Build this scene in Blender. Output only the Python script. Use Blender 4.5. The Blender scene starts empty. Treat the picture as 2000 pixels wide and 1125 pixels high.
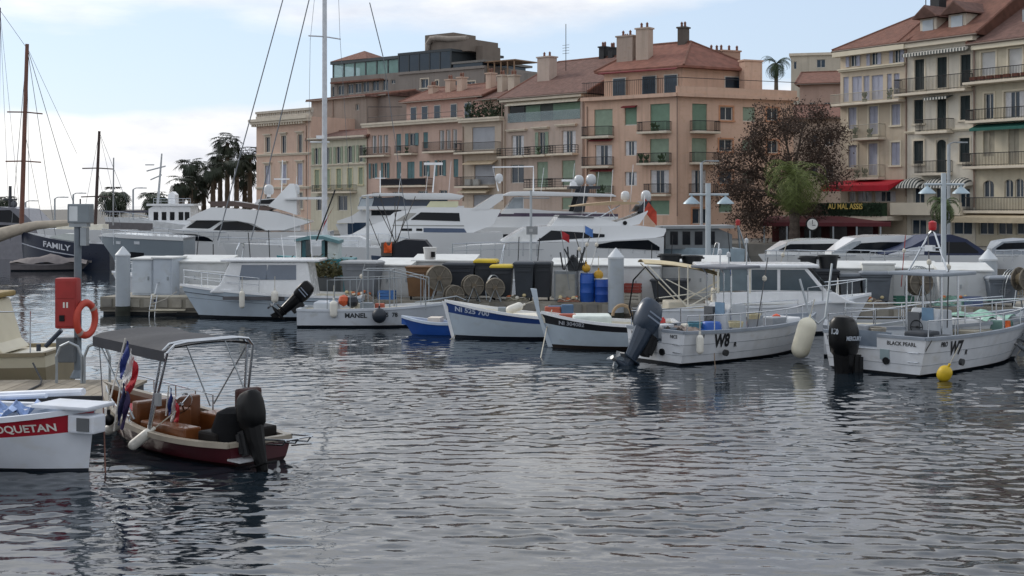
import bpy, bmesh, math, random
from mathutils import Vector, Matrix
PI = math.pi; R = math.radians
sc = bpy.context.scene; COL = sc.collection
random.seed(7)
# ---------------------------------------------------------------- camera, sky, sun, exposure
CH, FP, HOR, CX = 4.1, 2600.0, 400.0, 1000.0     # camera height (m), focal length, horizon and centre in photo pixels
cam = bpy.data.cameras.new('camera'); co = bpy.data.objects.new('camera', cam); COL.objects.link(co); sc.camera = co
co.location = (0, 0, CH); co.rotation_euler = (PI/2, 0, 0)
cam.sensor_width = 36; cam.lens = 36*FP/2000; cam.shift_y = -(562.5-HOR)/2000; cam.clip_end = 6000; cam.clip_start = .5
SUN_AZ, SUN_EL = R(-50), R(30)                    # azimuth from +Y, negative = to the left
W = bpy.data.worlds.new('World'); sc.world = W; W.use_nodes = True
nt = W.node_tree; N = nt.nodes; Lk = nt.links; N.clear()
def nd(t, **k):
    n = N.new(t)
    for a, b in k.items(): setattr(n, a, b)
    return n
out = nd('ShaderNodeOutputWorld'); bg = nd('ShaderNodeBackground'); bg.inputs[1].default_value = .11
sky = nd('ShaderNodeTexSky', sky_type='NISHITA', sun_disc=False, sun_elevation=SUN_EL, sun_rotation=SUN_AZ, altitude=0, air_density=1.0, dust_density=.6, ozone_density=2.0)
tc = nd('ShaderNodeTexCoord'); sx = nd('ShaderNodeSeparateXYZ'); Lk.new(tc.outputs['Generated'], sx.inputs[0])
def noise(scale_xyz, scale, det, rough=.55, loc=(0, 0, 0), dist=0):
    mp = nd('ShaderNodeMapping'); mp.inputs['Scale'].default_value = scale_xyz; mp.inputs['Location'].default_value = loc
    Lk.new(tc.outputs['Generated'], mp.inputs[0]); n = nd('ShaderNodeTexNoise'); n.inputs['Scale'].default_value = scale
    n.inputs['Detail'].default_value = det; n.inputs['Roughness'].default_value = rough; n.inputs['Distortion'].default_value = dist
    Lk.new(mp.outputs[0], n.inputs[0]); return n.outputs[0]
def M_(op, a, b=None, clamp=False):
    n = nd('ShaderNodeMath', operation=op, use_clamp=clamp)
    for i, v in enumerate((a, b)):
        if v is None: continue
        if isinstance(v, (int, float)): n.inputs[i].default_value = v
        else: Lk.new(v, n.inputs[i])
    return n.outputs[0]
def ramp(inp, pts):
    n = nd('ShaderNodeValToRGB'); e = n.color_ramp.elements
    while len(e) < len(pts): e.new(.5)
    for q, (p, v) in zip(e, pts): q.position = p; q.color = (v, v, v, 1) if isinstance(v, (int, float)) else (*v, 1)
    Lk.new(inp, n.inputs[0]); return n.outputs[0]
el = sx.outputs[2]
# a cloud bank low over the horizon, a clear lane above it and a second sheet of cloud higher up, all round the sky
wob = noise((1, 1, 1.5), 3.0, 4, .55, (3.1, .4, 0))
elw = M_('ADD', el, M_('MULTIPLY', M_('SUBTRACT', wob, .5), .085))
layer = ramp(elw, [(0, 1), (.068, 1), (.084, .14), (.126, .04), (.146, .5), (.18, .8), (.4, .62), (1, .5)])
fine = noise((1, 1, 4.5), 4.2, 9, .6, (.7, 2.3, .1), .3)
dens = ramp(M_('ADD', layer, M_('MULTIPLY', M_('SUBTRACT', fine, .5), 1.25)), [(.22, 0), (.66, .8), (1, 1)])
shade = ramp(noise((1, 1, 3.2), 5.5, 7, .6, (5, 1, .6)), [(.36, (.70, .72, .80)), (.58, (1.03, 1.02, 1.0))])
ccol = nd('ShaderNodeMix', data_type='RGBA', blend_type='MULTIPLY'); ccol.inputs[0].default_value = 1
Lk.new(shade, ccol.inputs[6]); ccol.inputs[7].default_value = (8.9, 8.9, 8.9, 1)
blue = nd('ShaderNodeMix', data_type='RGBA', blend_type='MIX'); blue.inputs[0].default_value = .72
Lk.new(sky.outputs[0], blue.inputs[6]); blue.inputs[7].default_value = (5.6, 6.7, 8.3, 1)      # thin high haze in the blue
mx = nd('ShaderNodeMix', data_type='RGBA', blend_type='MIX'); Lk.new(dens, mx.inputs[0]); Lk.new(blue.outputs[2], mx.inputs[6]); Lk.new(ccol.outputs[2], mx.inputs[7])
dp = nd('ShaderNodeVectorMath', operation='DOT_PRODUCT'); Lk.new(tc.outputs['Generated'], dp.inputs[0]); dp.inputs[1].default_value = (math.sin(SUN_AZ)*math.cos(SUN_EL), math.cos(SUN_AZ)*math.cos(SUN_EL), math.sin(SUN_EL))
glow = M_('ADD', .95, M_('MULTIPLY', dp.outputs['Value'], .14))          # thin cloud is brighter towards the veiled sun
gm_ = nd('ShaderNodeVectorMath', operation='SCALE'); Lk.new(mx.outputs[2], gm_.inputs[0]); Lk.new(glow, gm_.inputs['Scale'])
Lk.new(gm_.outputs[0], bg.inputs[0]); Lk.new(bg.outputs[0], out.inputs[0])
sl = bpy.data.lights.new('sun', 'SUN'); sl.energy = 1.5; sl.angle = R(12); sl.color = (1, .94, .86)
so = bpy.data.objects.new('sun', sl); COL.objects.link(so)
sd = Vector((math.sin(SUN_AZ)*math.cos(SUN_EL), math.cos(SUN_AZ)*math.cos(SUN_EL), math.sin(SUN_EL)))
so.rotation_euler = sd.to_track_quat('Z', 'Y').to_euler(); so.location = (0, 0, 60)
vs = sc.view_settings; vs.view_transform = 'Standard'; vs.look = 'None'; vs.exposure = .12; vs.gamma = 1; vs.use_curve_mapping = False
# ---------------------------------------------------------------- materials
def lin(h):
    h = h.lstrip('#'); c = [int(h[i:i+2], 16)/255 for i in (0, 2, 4)]
    return tuple(v/12.92 if v <= .04045 else ((v+.055)/1.055)**2.4 for v in c)
MC = {}
def mat(h, rough=.55, metal=0, var=.12, scale=3, bump=0, bscale=30, streak=0, wave=0, coat=0, alpha=1, trans=0, dirt=0):
    key = (h, rough, metal, var, scale, bump, bscale, streak, wave, coat, alpha, trans, dirt)
    if key in MC: return MC[key]
    m = bpy.data.materials.new('paint_'+h.lstrip('#')); m.use_nodes = True; t = m.node_tree; n = t.nodes; l = t.links
    p = n['Principled BSDF']; c = lin(h); p.inputs['Roughness'].default_value = rough; p.inputs['Metallic'].default_value = metal
    p.inputs['Coat Weight'].default_value = coat; p.inputs['Alpha'].default_value = alpha; p.inputs['Transmission Weight'].default_value = trans
    if sum(c) < .03: p.inputs['Specular IOR Level'].default_value = .22     # matt black plastic and canvas
    g = n.new('ShaderNodeNewGeometry')
    def nz(s, sx=(1, 1, 1), det=5):
        mp = n.new('ShaderNodeMapping'); mp.inputs['Scale'].default_value = sx; l.new(g.outputs['Position'], mp.inputs[0])
        q = n.new('ShaderNodeTexNoise'); q.inputs['Scale'].default_value = s; q.inputs['Detail'].default_value = det; l.new(mp.outputs[0], q.inputs[0]); return q.outputs[0]
    def mixc(fac, a, b):
        q = n.new('ShaderNodeMix'); q.data_type = 'RGBA'; l.new(fac, q.inputs[0])
        for i, v in ((6, a), (7, b)):
            if isinstance(v, tuple): q.inputs[i].default_value = (*v, 1)
            else: l.new(v, q.inputs[i])
        return q.outputs[2]
    def rp(inp, a, b):
        q = n.new('ShaderNodeMapRange'); q.inputs[1].default_value = a; q.inputs[2].default_value = b; l.new(inp, q.inputs[0]); return q.outputs[0]
    if var:
        col = mixc(rp(nz(scale), .3, .7), tuple(v*(1-var) for v in c), tuple(min(1, v*(1+var)) for v in c))
        if streak: col = mixc(rp(nz(1.1, (2.2, 2.2, .18), 6), .5, .95), col, tuple(v*(1-streak) for v in c))
        if dirt: col = mixc(rp(nz(2.5, (1, 1, 1.6), 8), .55, .85), col, tuple(v*(1-dirt)*k for v, k in zip(c, (1, .95, .86))))
        l.new(col, p.inputs['Base Color'])
        q = n.new('ShaderNodeMapRange'); q.inputs[3].default_value = max(.03, rough-.1); q.inputs[4].default_value = min(1, rough+.12); l.new(nz(scale*4), q.inputs[0]); l.new(q.outputs[0], p.inputs['Roughness'])
    else: p.inputs['Base Color'].default_value = (*c, 1)
    if bump or wave:
        b = n.new('ShaderNodeBump'); b.inputs['Strength'].default_value = bump or .6; b.inputs['Distance'].default_value = .03
        if wave:
            w = n.new('ShaderNodeTexWave'); w.inputs['Scale'].default_value = abs(wave); w.bands_direction = 'Z' if wave < 0 else 'X'
            tc2 = n.new('ShaderNodeTexCoord'); l.new(tc2.outputs['Object'], w.inputs[0]); l.new(w.outputs[1], b.inputs['Height'])
        else: l.new(nz(bscale), b.inputs['Height'])
        l.new(b.outputs[0], p.inputs['Normal'])
    MC[key] = m; return m
def soft(h, k=.42, up=1.06):      # sun-bleached stucco: less chroma
    c = [int(h[i:i+2], 16) for i in (0, 2, 4)]; g = sum(c)/3; return ''.join('%02x' % max(0, min(255, round((g+(v-g)*(1-k))*up))) for v in c)
def wall(h, k=.42): h = soft(h, k); return mat(h, .9, 0, .08, .5, .15, 20, .32, dirt=.13)
WHITE = mat('e6e8ea', .25, 0, .05, 1.5, coat=.3, streak=.1); CREAM = mat('ddd8c8', .4, 0, .07, 2, dirt=.2); GEL = mat('dfe3e8', .3, 0, .05, 2, dirt=.14)
CHROME = mat('c4c8cc', .22, 1, .08, 6); GALV = mat('9ba1a5', .45, .8, .1, 4); BLACK = mat('121316', .35, 0, .2, 5); RUBBER = mat('1b1c1e', .8, 0, .2, 8)
DGLASS = mat('10151c', .06, 0, .1, .6); WGLASS = mat('2b3a48', .07, 0, .25, .8); CLEAR = mat('9fb0b4', .05, 0, .1, 1, alpha=.35); IRON = mat('26282b', .6, .3, .1, 5)
TILE = mat('765950', .85, 0, .25, 2.2, .8, 30, wave=7); TILE2 = mat('80594b', .85, 0, .22, 2.0, .8, 30, wave=7); CONC = mat('97938a', .9, 0, .12, 1.5, .3, 25, .15)
WOOD = mat('6b3d1c', .4, 0, .25, 4, coat=.3); DECK = mat('8b8273', .85, 0, .2, 3, .3, 30); ROPE = mat('b9b4a6', .9, 0, .1, 20); GLASSG = mat('8fb3ab', .08, 0, .15, .7, alpha=.6)
# ---------------------------------------------------------------- geometry helpers
def at(px, py, Y): return Vector(((px-CX)/FP*Y, Y, CH-(py-HOR)/FP*Y))
def ground(px, py, z=0):
    Y = (CH-z)*FP/(py-HOR); return Vector(((px-CX)/FP*Y, Y, z))
def zoom(ox, oy, k): return lambda x, y: (ox+x/k, oy+y/k)
class Frame:            # a vertical plane in the place: pixels become (along, height) on it
    def __init__(s, px, Y, deg, z=0):
        s.O = Vector(((px-CX)/FP*Y, Y, z)); s.a = R(deg); s.d = Vector((math.cos(s.a), math.sin(s.a), 0)); s.n = Vector((-math.sin(s.a), math.cos(s.a), 0))
    def sz(s, p, ins=0):
        k = (p[0]-CX)/FP; t = (ins+s.n.dot(s.O-Vector((0, 0, s.O.z))))/(s.n.x*k+s.n.y)
        P = Vector((k*t, t, 0)); return s.d.x*(P.x-s.O.x)+s.d.y*(P.y-s.O.y), CH-(p[1]-HOR)/FP*t-s.O.z
    def rect(s, a, b, ins=0):
        xm, ym = (a[0]+b[0])/2, (a[1]+b[1])/2
        return s.sz((a[0], ym), ins)[0], s.sz((xm, b[1]), ins)[1], s.sz((b[0], ym), ins)[0], s.sz((xm, a[1]), ins)[1]   # s0,z0,s1,z1
    def world(s, x, y, z): return s.O+s.d*x+s.n*y+Vector((0, 0, z))
class MB:
    def __init__(s): s.v = []; s.f = []
    def add(s, vs, fs):
        o = len(s.v); s.v += [tuple(v) for v in vs]; s.f += [tuple(i+o for i in f) for f in fs]; return s
    def box(s, x0, x1, y0, y1, z0, z1):
        return s.add([(x, y, z) for z in (z0, z1) for y in (y0, y1) for x in (x0, x1)], [(0, 2, 3, 1), (4, 5, 7, 6), (0, 1, 5, 4), (2, 6, 7, 3), (0, 4, 6, 2), (1, 3, 7, 5)])
    def loft(s, rings, closed=True, caps=True):
        n = len(rings[0]); vs = [p for r in rings for p in r]; fs = []
        for i in range(len(rings)-1):
            for j in range(n if closed else n-1):
                k = (j+1) % n; fs.append((i*n+j, i*n+k, (i+1)*n+k, (i+1)*n+j))
        if caps and closed: fs += [tuple(reversed(range(n))), tuple(range((len(rings)-1)*n, len(rings)*n))]
        return s.add(vs, fs)
    def tube(s, pts, r, n=6, r2=None):
        pts = [Vector(p) for p in pts]; rings = []; m = len(pts)
        for i, p in enumerate(pts):
            d = (pts[min(i+1, m-1)]-pts[max(i-1, 0)]).normalized(); u = d.cross(Vector((0, 0, 1)))
            if u.length < .05: u = d.cross(Vector((0, 1, 0)))
            u.normalize(); w = d.cross(u); q = r if r2 is None else r+(r2-r)*i/(m-1)
            rings.append([p+u*q*math.cos(2*PI*k/n)+w*q*math.sin(2*PI*k/n) for k in range(n)])
        return s.loft(rings)
    def lathe(s, prof, c=(0, 0, 0), n=16, axis='z'):
        rings = []
        for r, h in prof:
            ring = []
            for k in range(n):
                a, b = r*math.cos(2*PI*k/n), r*math.sin(2*PI*k/n)
                q = (a, b, h) if axis == 'z' else ((h, a, b) if axis == 'x' else (b, h, a))
                ring.append((q[0]+c[0], q[1]+c[1], q[2]+c[2]))
            rings.append(ring)
        return s.loft(rings)
    def prism(s, poly, y0, y1):     # polygon in x,z extruded along y
        n = len(poly); return s.add([(x, y0, z) for x, z in poly]+[(x, y1, z) for x, z in poly], [tuple(range(n)), tuple(reversed(range(n, 2*n)))]+[(i, i+n, (i+1) % n+n, (i+1) % n) for i in range(n)])
    def xf(s, M): s.v = [tuple(M @ Vector(v)) for v in s.v]; return s
    def mesh(s, name, m, smooth=False, bevel=0):
        me = bpy.data.meshes.new(name); me.from_pydata(s.v, [], s.f)
        bm = bmesh.new(); bm.from_mesh(me)
        bmesh.ops.remove_doubles(bm, verts=bm.verts, dist=1e-5)
        if bevel:
            es = [e for e in bm.edges if len(e.link_faces) == 2 and e.calc_face_angle(0) > .5]
            bmesh.ops.bevel(bm, geom=es, offset=bevel, segments=2, affect='EDGES', profile=.6, clamp_overlap=True)
        bmesh.ops.recalc_face_normals(bm, faces=bm.faces); bm.to_mesh(me); bm.free()
        if smooth:
            me.shade_smooth(); 
            try: me.set_sharp_from_angle(angle=R(38))
            except Exception: pass
        me.materials.append(m); return me
    def build(s, name, m, parent=None, smooth=False, bevel=0, label=None):
        o = bpy.data.objects.new(name, s.mesh(name, m, smooth, bevel)); COL.objects.link(o); o.parent = parent
        if label: o['label'] = label
        return o
def tag(o, label, cat, group=None, kind=None):
    if label: o['label'] = label
    if cat: o['category'] = cat
    if group: o['group'] = group
    if kind: o['kind'] = kind
    return o
def thing(name, label, cat, loc=(0, 0, 0), rz=0, group=None):
    o = bpy.data.objects.new(name, None); COL.objects.link(o); o.empty_display_size = .2; o.location = loc; o.rotation_euler = (0, 0, rz); return tag(o, label, cat, group)
def fthing(name, label, cat, F, group=None): return thing(name, label, cat, F.O, F.a, group)
def copy_tree(o, parent=None):
    c = o.copy(); COL.objects.link(c); c.parent = parent
    for ch in list(o.children): copy_tree(ch, c)
    return c
def text_mb(body, size, bold=0, sx=1):
    cu = bpy.data.curves.new('t', 'FONT'); cu.body = body; cu.size = size; cu.offset = bold; cu.align_x = 'CENTER'; cu.align_y = 'CENTER'; cu.resolution_u = 3
    ob = bpy.data.objects.new('t', cu); me = bpy.data.meshes.new_from_object(ob); bm = bmesh.new(); bm.from_mesh(me)
    bmesh.ops.triangulate(bm, faces=bm.faces); bmesh.ops.subdivide_edges(bm, edges=[e for e in bm.edges if e.calc_length() > size*.5], cuts=1)
    mb = MB(); mb.add([(v.co.x*sx, v.co.y, 0) for v in bm.verts], [tuple(v.index for v in f.verts) for f in bm.faces]); bm.free()
    bpy.data.objects.remove(ob); bpy.data.curves.remove(cu); return mb
def chain(c, s):
    if s <= c[0][0]: return c[0][1]
    for (a, p), (b, q) in zip(c, c[1:]):
        if s <= b: return p+(q-p)*(s-a)/max(1e-6, b-a)
    return c[-1][1]
# ---------------------------------------------------------------- water, quay
wm = bpy.data.materials.new('harbour_water'); wm.use_nodes = True; t = wm.node_tree; n = t.nodes; l = t.links; p = n['Principled BSDF']
p.inputs['Base Color'].default_value = (.008, .014, .02, 1); p.inputs['Roughness'].default_value = .04; p.inputs['IOR'].default_value = 1.4; p.inputs['Specular IOR Level'].default_value = 1
g = n.new('ShaderNodeNewGeometry'); hs = None
for (sx_, sy_, s_, d_, amp, ds) in ((.7, 1.3, 2.2, 3, .16, .4), (.7, 1.4, 6.5, 3, .05, .5)):
    mp = n.new('ShaderNodeMapping'); mp.inputs['Scale'].default_value = (sx_, sy_, 1); mp.inputs['Rotation'].default_value = (0, 0, .2*d_); l.new(g.outputs['Position'], mp.inputs[0])
    q = n.new('ShaderNodeTexNoise'); q.inputs['Scale'].default_value = s_; q.inputs['Detail'].default_value = d_; q.inputs['Roughness'].default_value = .45; q.inputs['Distortion'].default_value = ds; l.new(mp.outputs[0], q.inputs[0])
    a = n.new('ShaderNodeMath'); a.operation = 'MULTIPLY_ADD'; a.inputs[1].default_value = amp; l.new(q.outputs[0], a.inputs[0])
    if hs is None: a.inputs[2].default_value = 0
    else: l.new(hs, a.inputs[2])
    hs = a.outputs[0]
b = n.new('ShaderNodeBump'); b.inputs['Strength'].default_value = 1; b.inputs['Distance'].default_value = .05; l.new(hs, b.inputs['Height']); l.new(b.outputs[0], p.inputs['Normal'])
import numpy as np
rg = np.random.default_rng(3); ys = [10.5]
while ys[-1] < 80: ys.append(ys[-1]+.045+max(0, ys[-1]-18)*.0032)
ys = np.array(ys); nx = 1150; xs = np.linspace(-33, 33, nx); GX, GY = np.meshgrid(xs, ys); H = np.zeros_like(GX)
for i in range(70):        # a short, choppy harbour ripple: many small wave trains
    lam = .17*(4.8**rg.random()); th = rg.normal(0, .42)+PI/2+.1; kk = 2*PI/lam; a_ = .0026*lam*(1 if lam < .45 else .7)
    H += a_*np.sin(kk*(math.cos(th)*GX+math.sin(th)*GY)+rg.random()*6.28)
calm = np.zeros_like(GX)
for i in range(14): th = rg.random()*6.28; kk = 2*PI/(2.5*(4.5**rg.random())); calm += np.sin(kk*(math.cos(th)*GX*.6+math.sin(th)*GY)+rg.random()*6.28)
H *= np.clip(.8+.16*calm, .22, 1.5)
fade = np.clip((33-np.abs(GX))/3, 0, 1)*np.clip((80-GY)/12, 0, 1)*np.clip((GY-10.5)/1.0, 0, 1); H *= fade
V = np.stack([GX, GY, H], -1).reshape(-1, 3); ny = len(ys); idx = np.arange(ny*nx).reshape(ny, nx)
Fq = np.stack([idx[:-1, :-1], idx[:-1, 1:], idx[1:, 1:], idx[1:, :-1]], -1).reshape(-1, 4)
ex = np.array([(-2500, -60, 0), (2500, -60, 0), (2500, 10.5, 0), (-2500, 10.5, 0), (-2500, 80, 0), (2500, 80, 0), (2500, 4500, 0), (-2500, 4500, 0)], float); k0 = len(V)
c00, c10, c01, c11 = idx[0, 0], idx[0, -1], idx[-1, 0], idx[-1, -1]
V = np.concatenate([V, ex]); Fq = np.concatenate([Fq, np.array([[k0, k0+1, k0+2, k0+3], [k0+3, c00, c01, k0+4], [c10, k0+2, k0+5, c11], [k0+4, k0+5, k0+6, k0+7]])])
me = bpy.data.meshes.new('water'); me.vertices.add(len(V)); me.vertices.foreach_set('co', V.ravel()); me.loops.add(Fq.size); me.loops.foreach_set('vertex_index', Fq.ravel().astype(np.int32)); me.polygons.add(len(Fq)); me.polygons.foreach_set('loop_start', np.arange(0, Fq.size, 4, dtype=np.int32)); me.update(calc_edges=True); me.shade_smooth(); me.materials.append(wm)
wo = bpy.data.objects.new('water', me); COL.objects.link(wo); tag(wo, None, None, kind='structure')
QZ = .95
qp = [(70, 74), (42, 82), (24, 103), (6, 118), (-45, 168), (-52, 200), (-120, 205), (-300, 240), (-300, 900), (600, 900), (600, 74)]
q = MB(); k = len(qp); q.add([(x, y, QZ) for x, y in qp]+[(x, y, -2) for x, y in qp], [tuple(range(k))]+[(i, (i+1) % k, (i+1) % k+k, i+k) for i in range(k)])
tag(q.build('quay', mat('6b6862', .9, 0, .15, 1.2, .3, 20)), None, None, kind='structure')
# ---------------------------------------------------------------- buildings
Z4 = zoom(480, 40, 3.125); Z5 = zoom(860, 60, 3.31); Z6 = zoom(1240, 60, 2.678); Z7 = zoom(1600, 0, 2.345)
TRIM = mat('cfc4b2', .85, 0, .08, 1.5, streak=.15); FRAMEW = mat('c9c6be', .6, 0, .08, 3); CURT = mat('c9c9cb', .9, 0, .12, 4)
GREEN = mat('78937f', .7, 0, .08, 2, .5, wave=-9); SAGE = mat('8d9f8c', .75, 0, .1, 2, .4, wave=-9); TEAL = mat('5f7f83', .7, 0, .1, 2, .4, wave=-9); LILAC = mat('a7a9b8', .7, 0, .08, 2, .4, wave=-9)
DKGREEN = mat('1d2b2d', .65, 0, .1, 2, .4, wave=-9); WROLL = mat('c6c6c4', .7, 0, .06, 2, .4, wave=-9); GREYR = mat('a4a7ad', .7, 0, .06, 2, .4, wave=-9); PGREEN = mat('9aa58e', .75, 0, .1, 2, .4, wave=-9)
RED = mat('b3182a', .75, 0, .12, 2); REDD = mat('6f2226', .8, 0, .15, 2)
class Bld:
    def __init__(s, root, F, s0, s1, z0, z1, D, wm, dep=.28, X=None):
        s.r, s.F, s.b, s.D, s.wm, s.dep, s.X, s.ops = root, F, (s0, s1, z0, z1), D, wm, dep, X, []
    def put(s, mb, name, m, parent=None, **k):
        if s.X is not None: mb.xf(s.X)
        return mb.build(name, m, parent or s.r, **k)
    def wins(s, Z, kind, rects, **k):
        for r in rects: s.win(s.F.rect(Z(r[0], r[1]), Z(r[2], r[3])), kind, **k)
    def win(s, q, kind, m=None, sur=None, lintel=None, arch=False):
        s0, z0, s1, z1 = q; b = s.b
        s0, s1, z0, z1 = max(s0, b[0]+.15), min(s1, b[1]-.15), max(z0, b[2]+.05), min(z1, b[3]-.1)
        if s1-s0 < .2 or z1-z0 < .2: return
        s.ops.append((s0, z0, s1, z1)); y = s.dep-.08; t = .07; c = (s0+s1)/2
        if kind in 'goaf':
            f = MB().box(s0, s0+t, y-.04, y+.04, z0, z1).box(s1-t, s1, y-.04, y+.04, z0, z1).box(s0+t, s1-t, y-.04, y+.04, z1-t, z1).box(s0+t, s1-t, y-.04, y+.04, z0, z0+t)
            if s1-s0 > .7: f.box(c-t/2, c+t/2, y-.045, y+.035, z0+t, z1-t)
            w = s.put(f, 'window', FRAMEW)
            s.put(MB().box(s0+t, s1-t, y+.0, y+.012, z0+t, z1-t), 'pane', WGLASS, w)
            if kind == 'f':
                cu = MB()
                for a, e in ((s0+t, s0+(s1-s0)*.3), (s1-(s1-s0)*.3, s1-t)): cu.box(a, e, y-.035, y-.02, z0+t, z1-t)
                s.put(cu, 'curtain', CURT, w)
        if kind == 'r':
            w = s.put(MB().box(s0, s1, y-.06, y-.01, z0, z1), 'shutter', m)
            s.put(MB().box(s0, s1, y-.1, y-.062, z0, z0+.08), 'bottom_bar', FRAMEW, w)
        if kind == 'l' or kind == 'o':
            for i in (0, 1):
                if kind == 'l': a, e, ya, yb = (s0, c-.015, y-.12, y-.07) if i == 0 else (c+.015, s1, y-.12, y-.07)
                else: h = (s1-s0)/2; a, e, ya, yb = (s0-h, s0-.03, -.07, -.02) if i == 0 else (s1+.03, s1+h, -.07, -.02)
                lf = MB(); k = .07
                lf.box(a, a+k, ya, yb, z0, z1).box(e-k, e, ya, yb, z0, z1)
                for zz in (z0, (z0+z1)/2-.04, z1-.08): lf.box(a+k, e-k, ya, yb, zz, zz+.08)
                lf.box(a+k, e-k, ya+.02, yb-.008, z0+.08, z1-.08)
                s.put(lf, 'shutter', m)
        if sur:
            o = .14; f = MB().box(s0-o, s0-.002, -.05, .0-.001, z0-.02, z1+o).box(s1+.002, s1+o, -.05, -.001, z0-.02, z1+o).box(s0-.002, s1+.002, -.05, -.001, z1+.002, z1+o)
            f.box(s0-o-.08, s1+o+.08, -.14, -.001, z0-.16, z0-.022); s.put(f, 'surround', sur)
        if lintel:
            s.put(MB().box(s0-.3, s1+.3, -.3, -.001, z1+.3, z1+.42).box(s0-.2, s1+.2, -.18, -.001, z1+.18, z1+.299), 'lintel', lintel)
        if arch:
            n = 8; a = MB(); r = (s1-s0)/2
            for sg in (-1, 1):
                poly = [(c+sg*r, z1)]+[(c+sg*r*math.cos(PI/2*i/n), z1-r*.8+r*.8*math.sin(PI/2*i/n)) for i in range(n+1)]
                a.prism(poly, .01, y-.13)
            s.put(a, 'arch', s.wm)
    def balc(s, Z, rects, depth=.95, m=IRON, slab=TRIM, fill=None, ext=.1, bars=True):
        for r in rects:
            s0, z0, s1, z1 = s.F.rect(Z(r[0], r[1]), Z(r[2], r[3])); s0 -= ext; s1 += ext
            sl_ = s.put(MB().box(s0, s1, -depth, -.001, z0-.2, z0), 'balcony', slab, bevel=.03)
            a = MB(); d = depth-.05; zt = z0+max(.8, min(1.15, z1-z0))
            P = [(s0+.04, -.02), (s0+.04, -d), (s1-.04, -d), (s1-.04, -.02)]
            for (x0, y0), (x1, y1) in zip(P, P[1:]):
                a.tube([(x0, y0, zt), (x1, y1, zt)], .03, 4).tube([(x0, y0, z0+.1), (x1, y1, z0+.1)], .02, 4)
                L = math.hypot(x1-x0, y1-y0); k = max(1, int(L/.13))
                if bars:
                    for i in range(k+1): x, y = x0+(x1-x0)*i/k, y0+(y1-y0)*i/k; a.box(x-.011, x+.011, y-.011, y+.011, z0, zt)
                else:
                    for i in range(max(2, k//8)+1): j = i/max(2, k//8); x, y = x0+(x1-x0)*j, y0+(y1-y0)*j; a.box(x-.02, x+.02, y-.02, y+.02, z0, zt)
                    for zz in (.35, .6, .85): a.tube([(x0, y0, z0+zz), (x1, y1, z0+zz)], .02, 4)
            s.put(a, 'railing', m, sl_)
            if fill: s.put(MB().box(s0+.06, s1-.06, -d+.03, -d+.05, z0+.06, zt-.05), 'rail_panel', fill, sl_)
            if random.random() < .3:
                for i in range(random.randint(1, 4)):
                    pl = MB(); x = random.uniform(s0+.3, s1-.3); h = random.uniform(.3, .7)
                    for j in range(14): an = random.uniform(0, 2*PI); q = Vector((x, -d+.3, z0+.25)); e = q+Vector((math.cos(an)*.25, math.sin(an)*.18, random.uniform(.2, h))); pl.add([q, e+Vector((.07, 0, .02)), e+Vector((0, 0, .12)), e-Vector((.07, 0, 0))], [(0, 1, 2, 3)])
                    pl.box(x-.14, x+.14, -d+.16, -d+.44, z0, z0+.27)
                    s.put(pl, 'potted_plant', LEAFP, sl_)
    def band(s, Z, a, b, h=.3, out=.25, m=TRIM, name='cornice', ext=0):   # a horizontal ledge whose lower edge runs a -> b in pixels
        s0, z0 = s.F.sz(Z(*a)); s1, z1 = s.F.sz(Z(*b)); z = (z0+z1)/2
        return s.put(MB().box(s0-ext, s1+ext, -out, -.002, z, z+h*.55).box(s0-ext-.08, s1+ext+.08, -out-.1, -.002, z+h*.55+.001, z+h), name, m)
    def finish(s):
        s0, s1, z0, z1 = s.b; xs = sorted({s0, s1, *[o[0] for o in s.ops], *[o[2] for o in s.ops]}); zs = sorted({z0, z1, *[o[1] for o in s.ops], *[o[3] for o in s.ops]})
        mb = MB(); d = s.dep
        ins = lambda x, z: any(o[0] < x < o[2] and o[1] < z < o[3] for o in s.ops)
        for a, b in zip(xs, xs[1:]):
            for c, e in zip(zs, zs[1:]):
                if not ins((a+b)/2, (c+e)/2): mb.add([(a, 0, c), (b, 0, c), (b, 0, e), (a, 0, e)], [(0, 1, 2, 3)])
        for a, c, b, e in s.ops:
            mb.add([(a, 0, c), (b, 0, c), (b, 0, e), (a, 0, e), (a, d, c), (b, d, c), (b, d, e), (a, d, e)], [(0, 1, 5, 4), (1, 2, 6, 5), (2, 3, 7, 6), (3, 0, 4, 7), (4, 5, 6, 7)])
        D = s.D; mb.add([(s0, 0, z0), (s1, 0, z0), (s1, D, z0), (s0, D, z0), (s0, 0, z1), (s1, 0, z1), (s1, D, z1), (s0, D, z1)], [(0, 3, 7, 4), (1, 2, 6, 5), (2, 3, 7, 6), (4, 5, 6, 7)])
        return s.put(mb, 'wall', s.wm)
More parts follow.
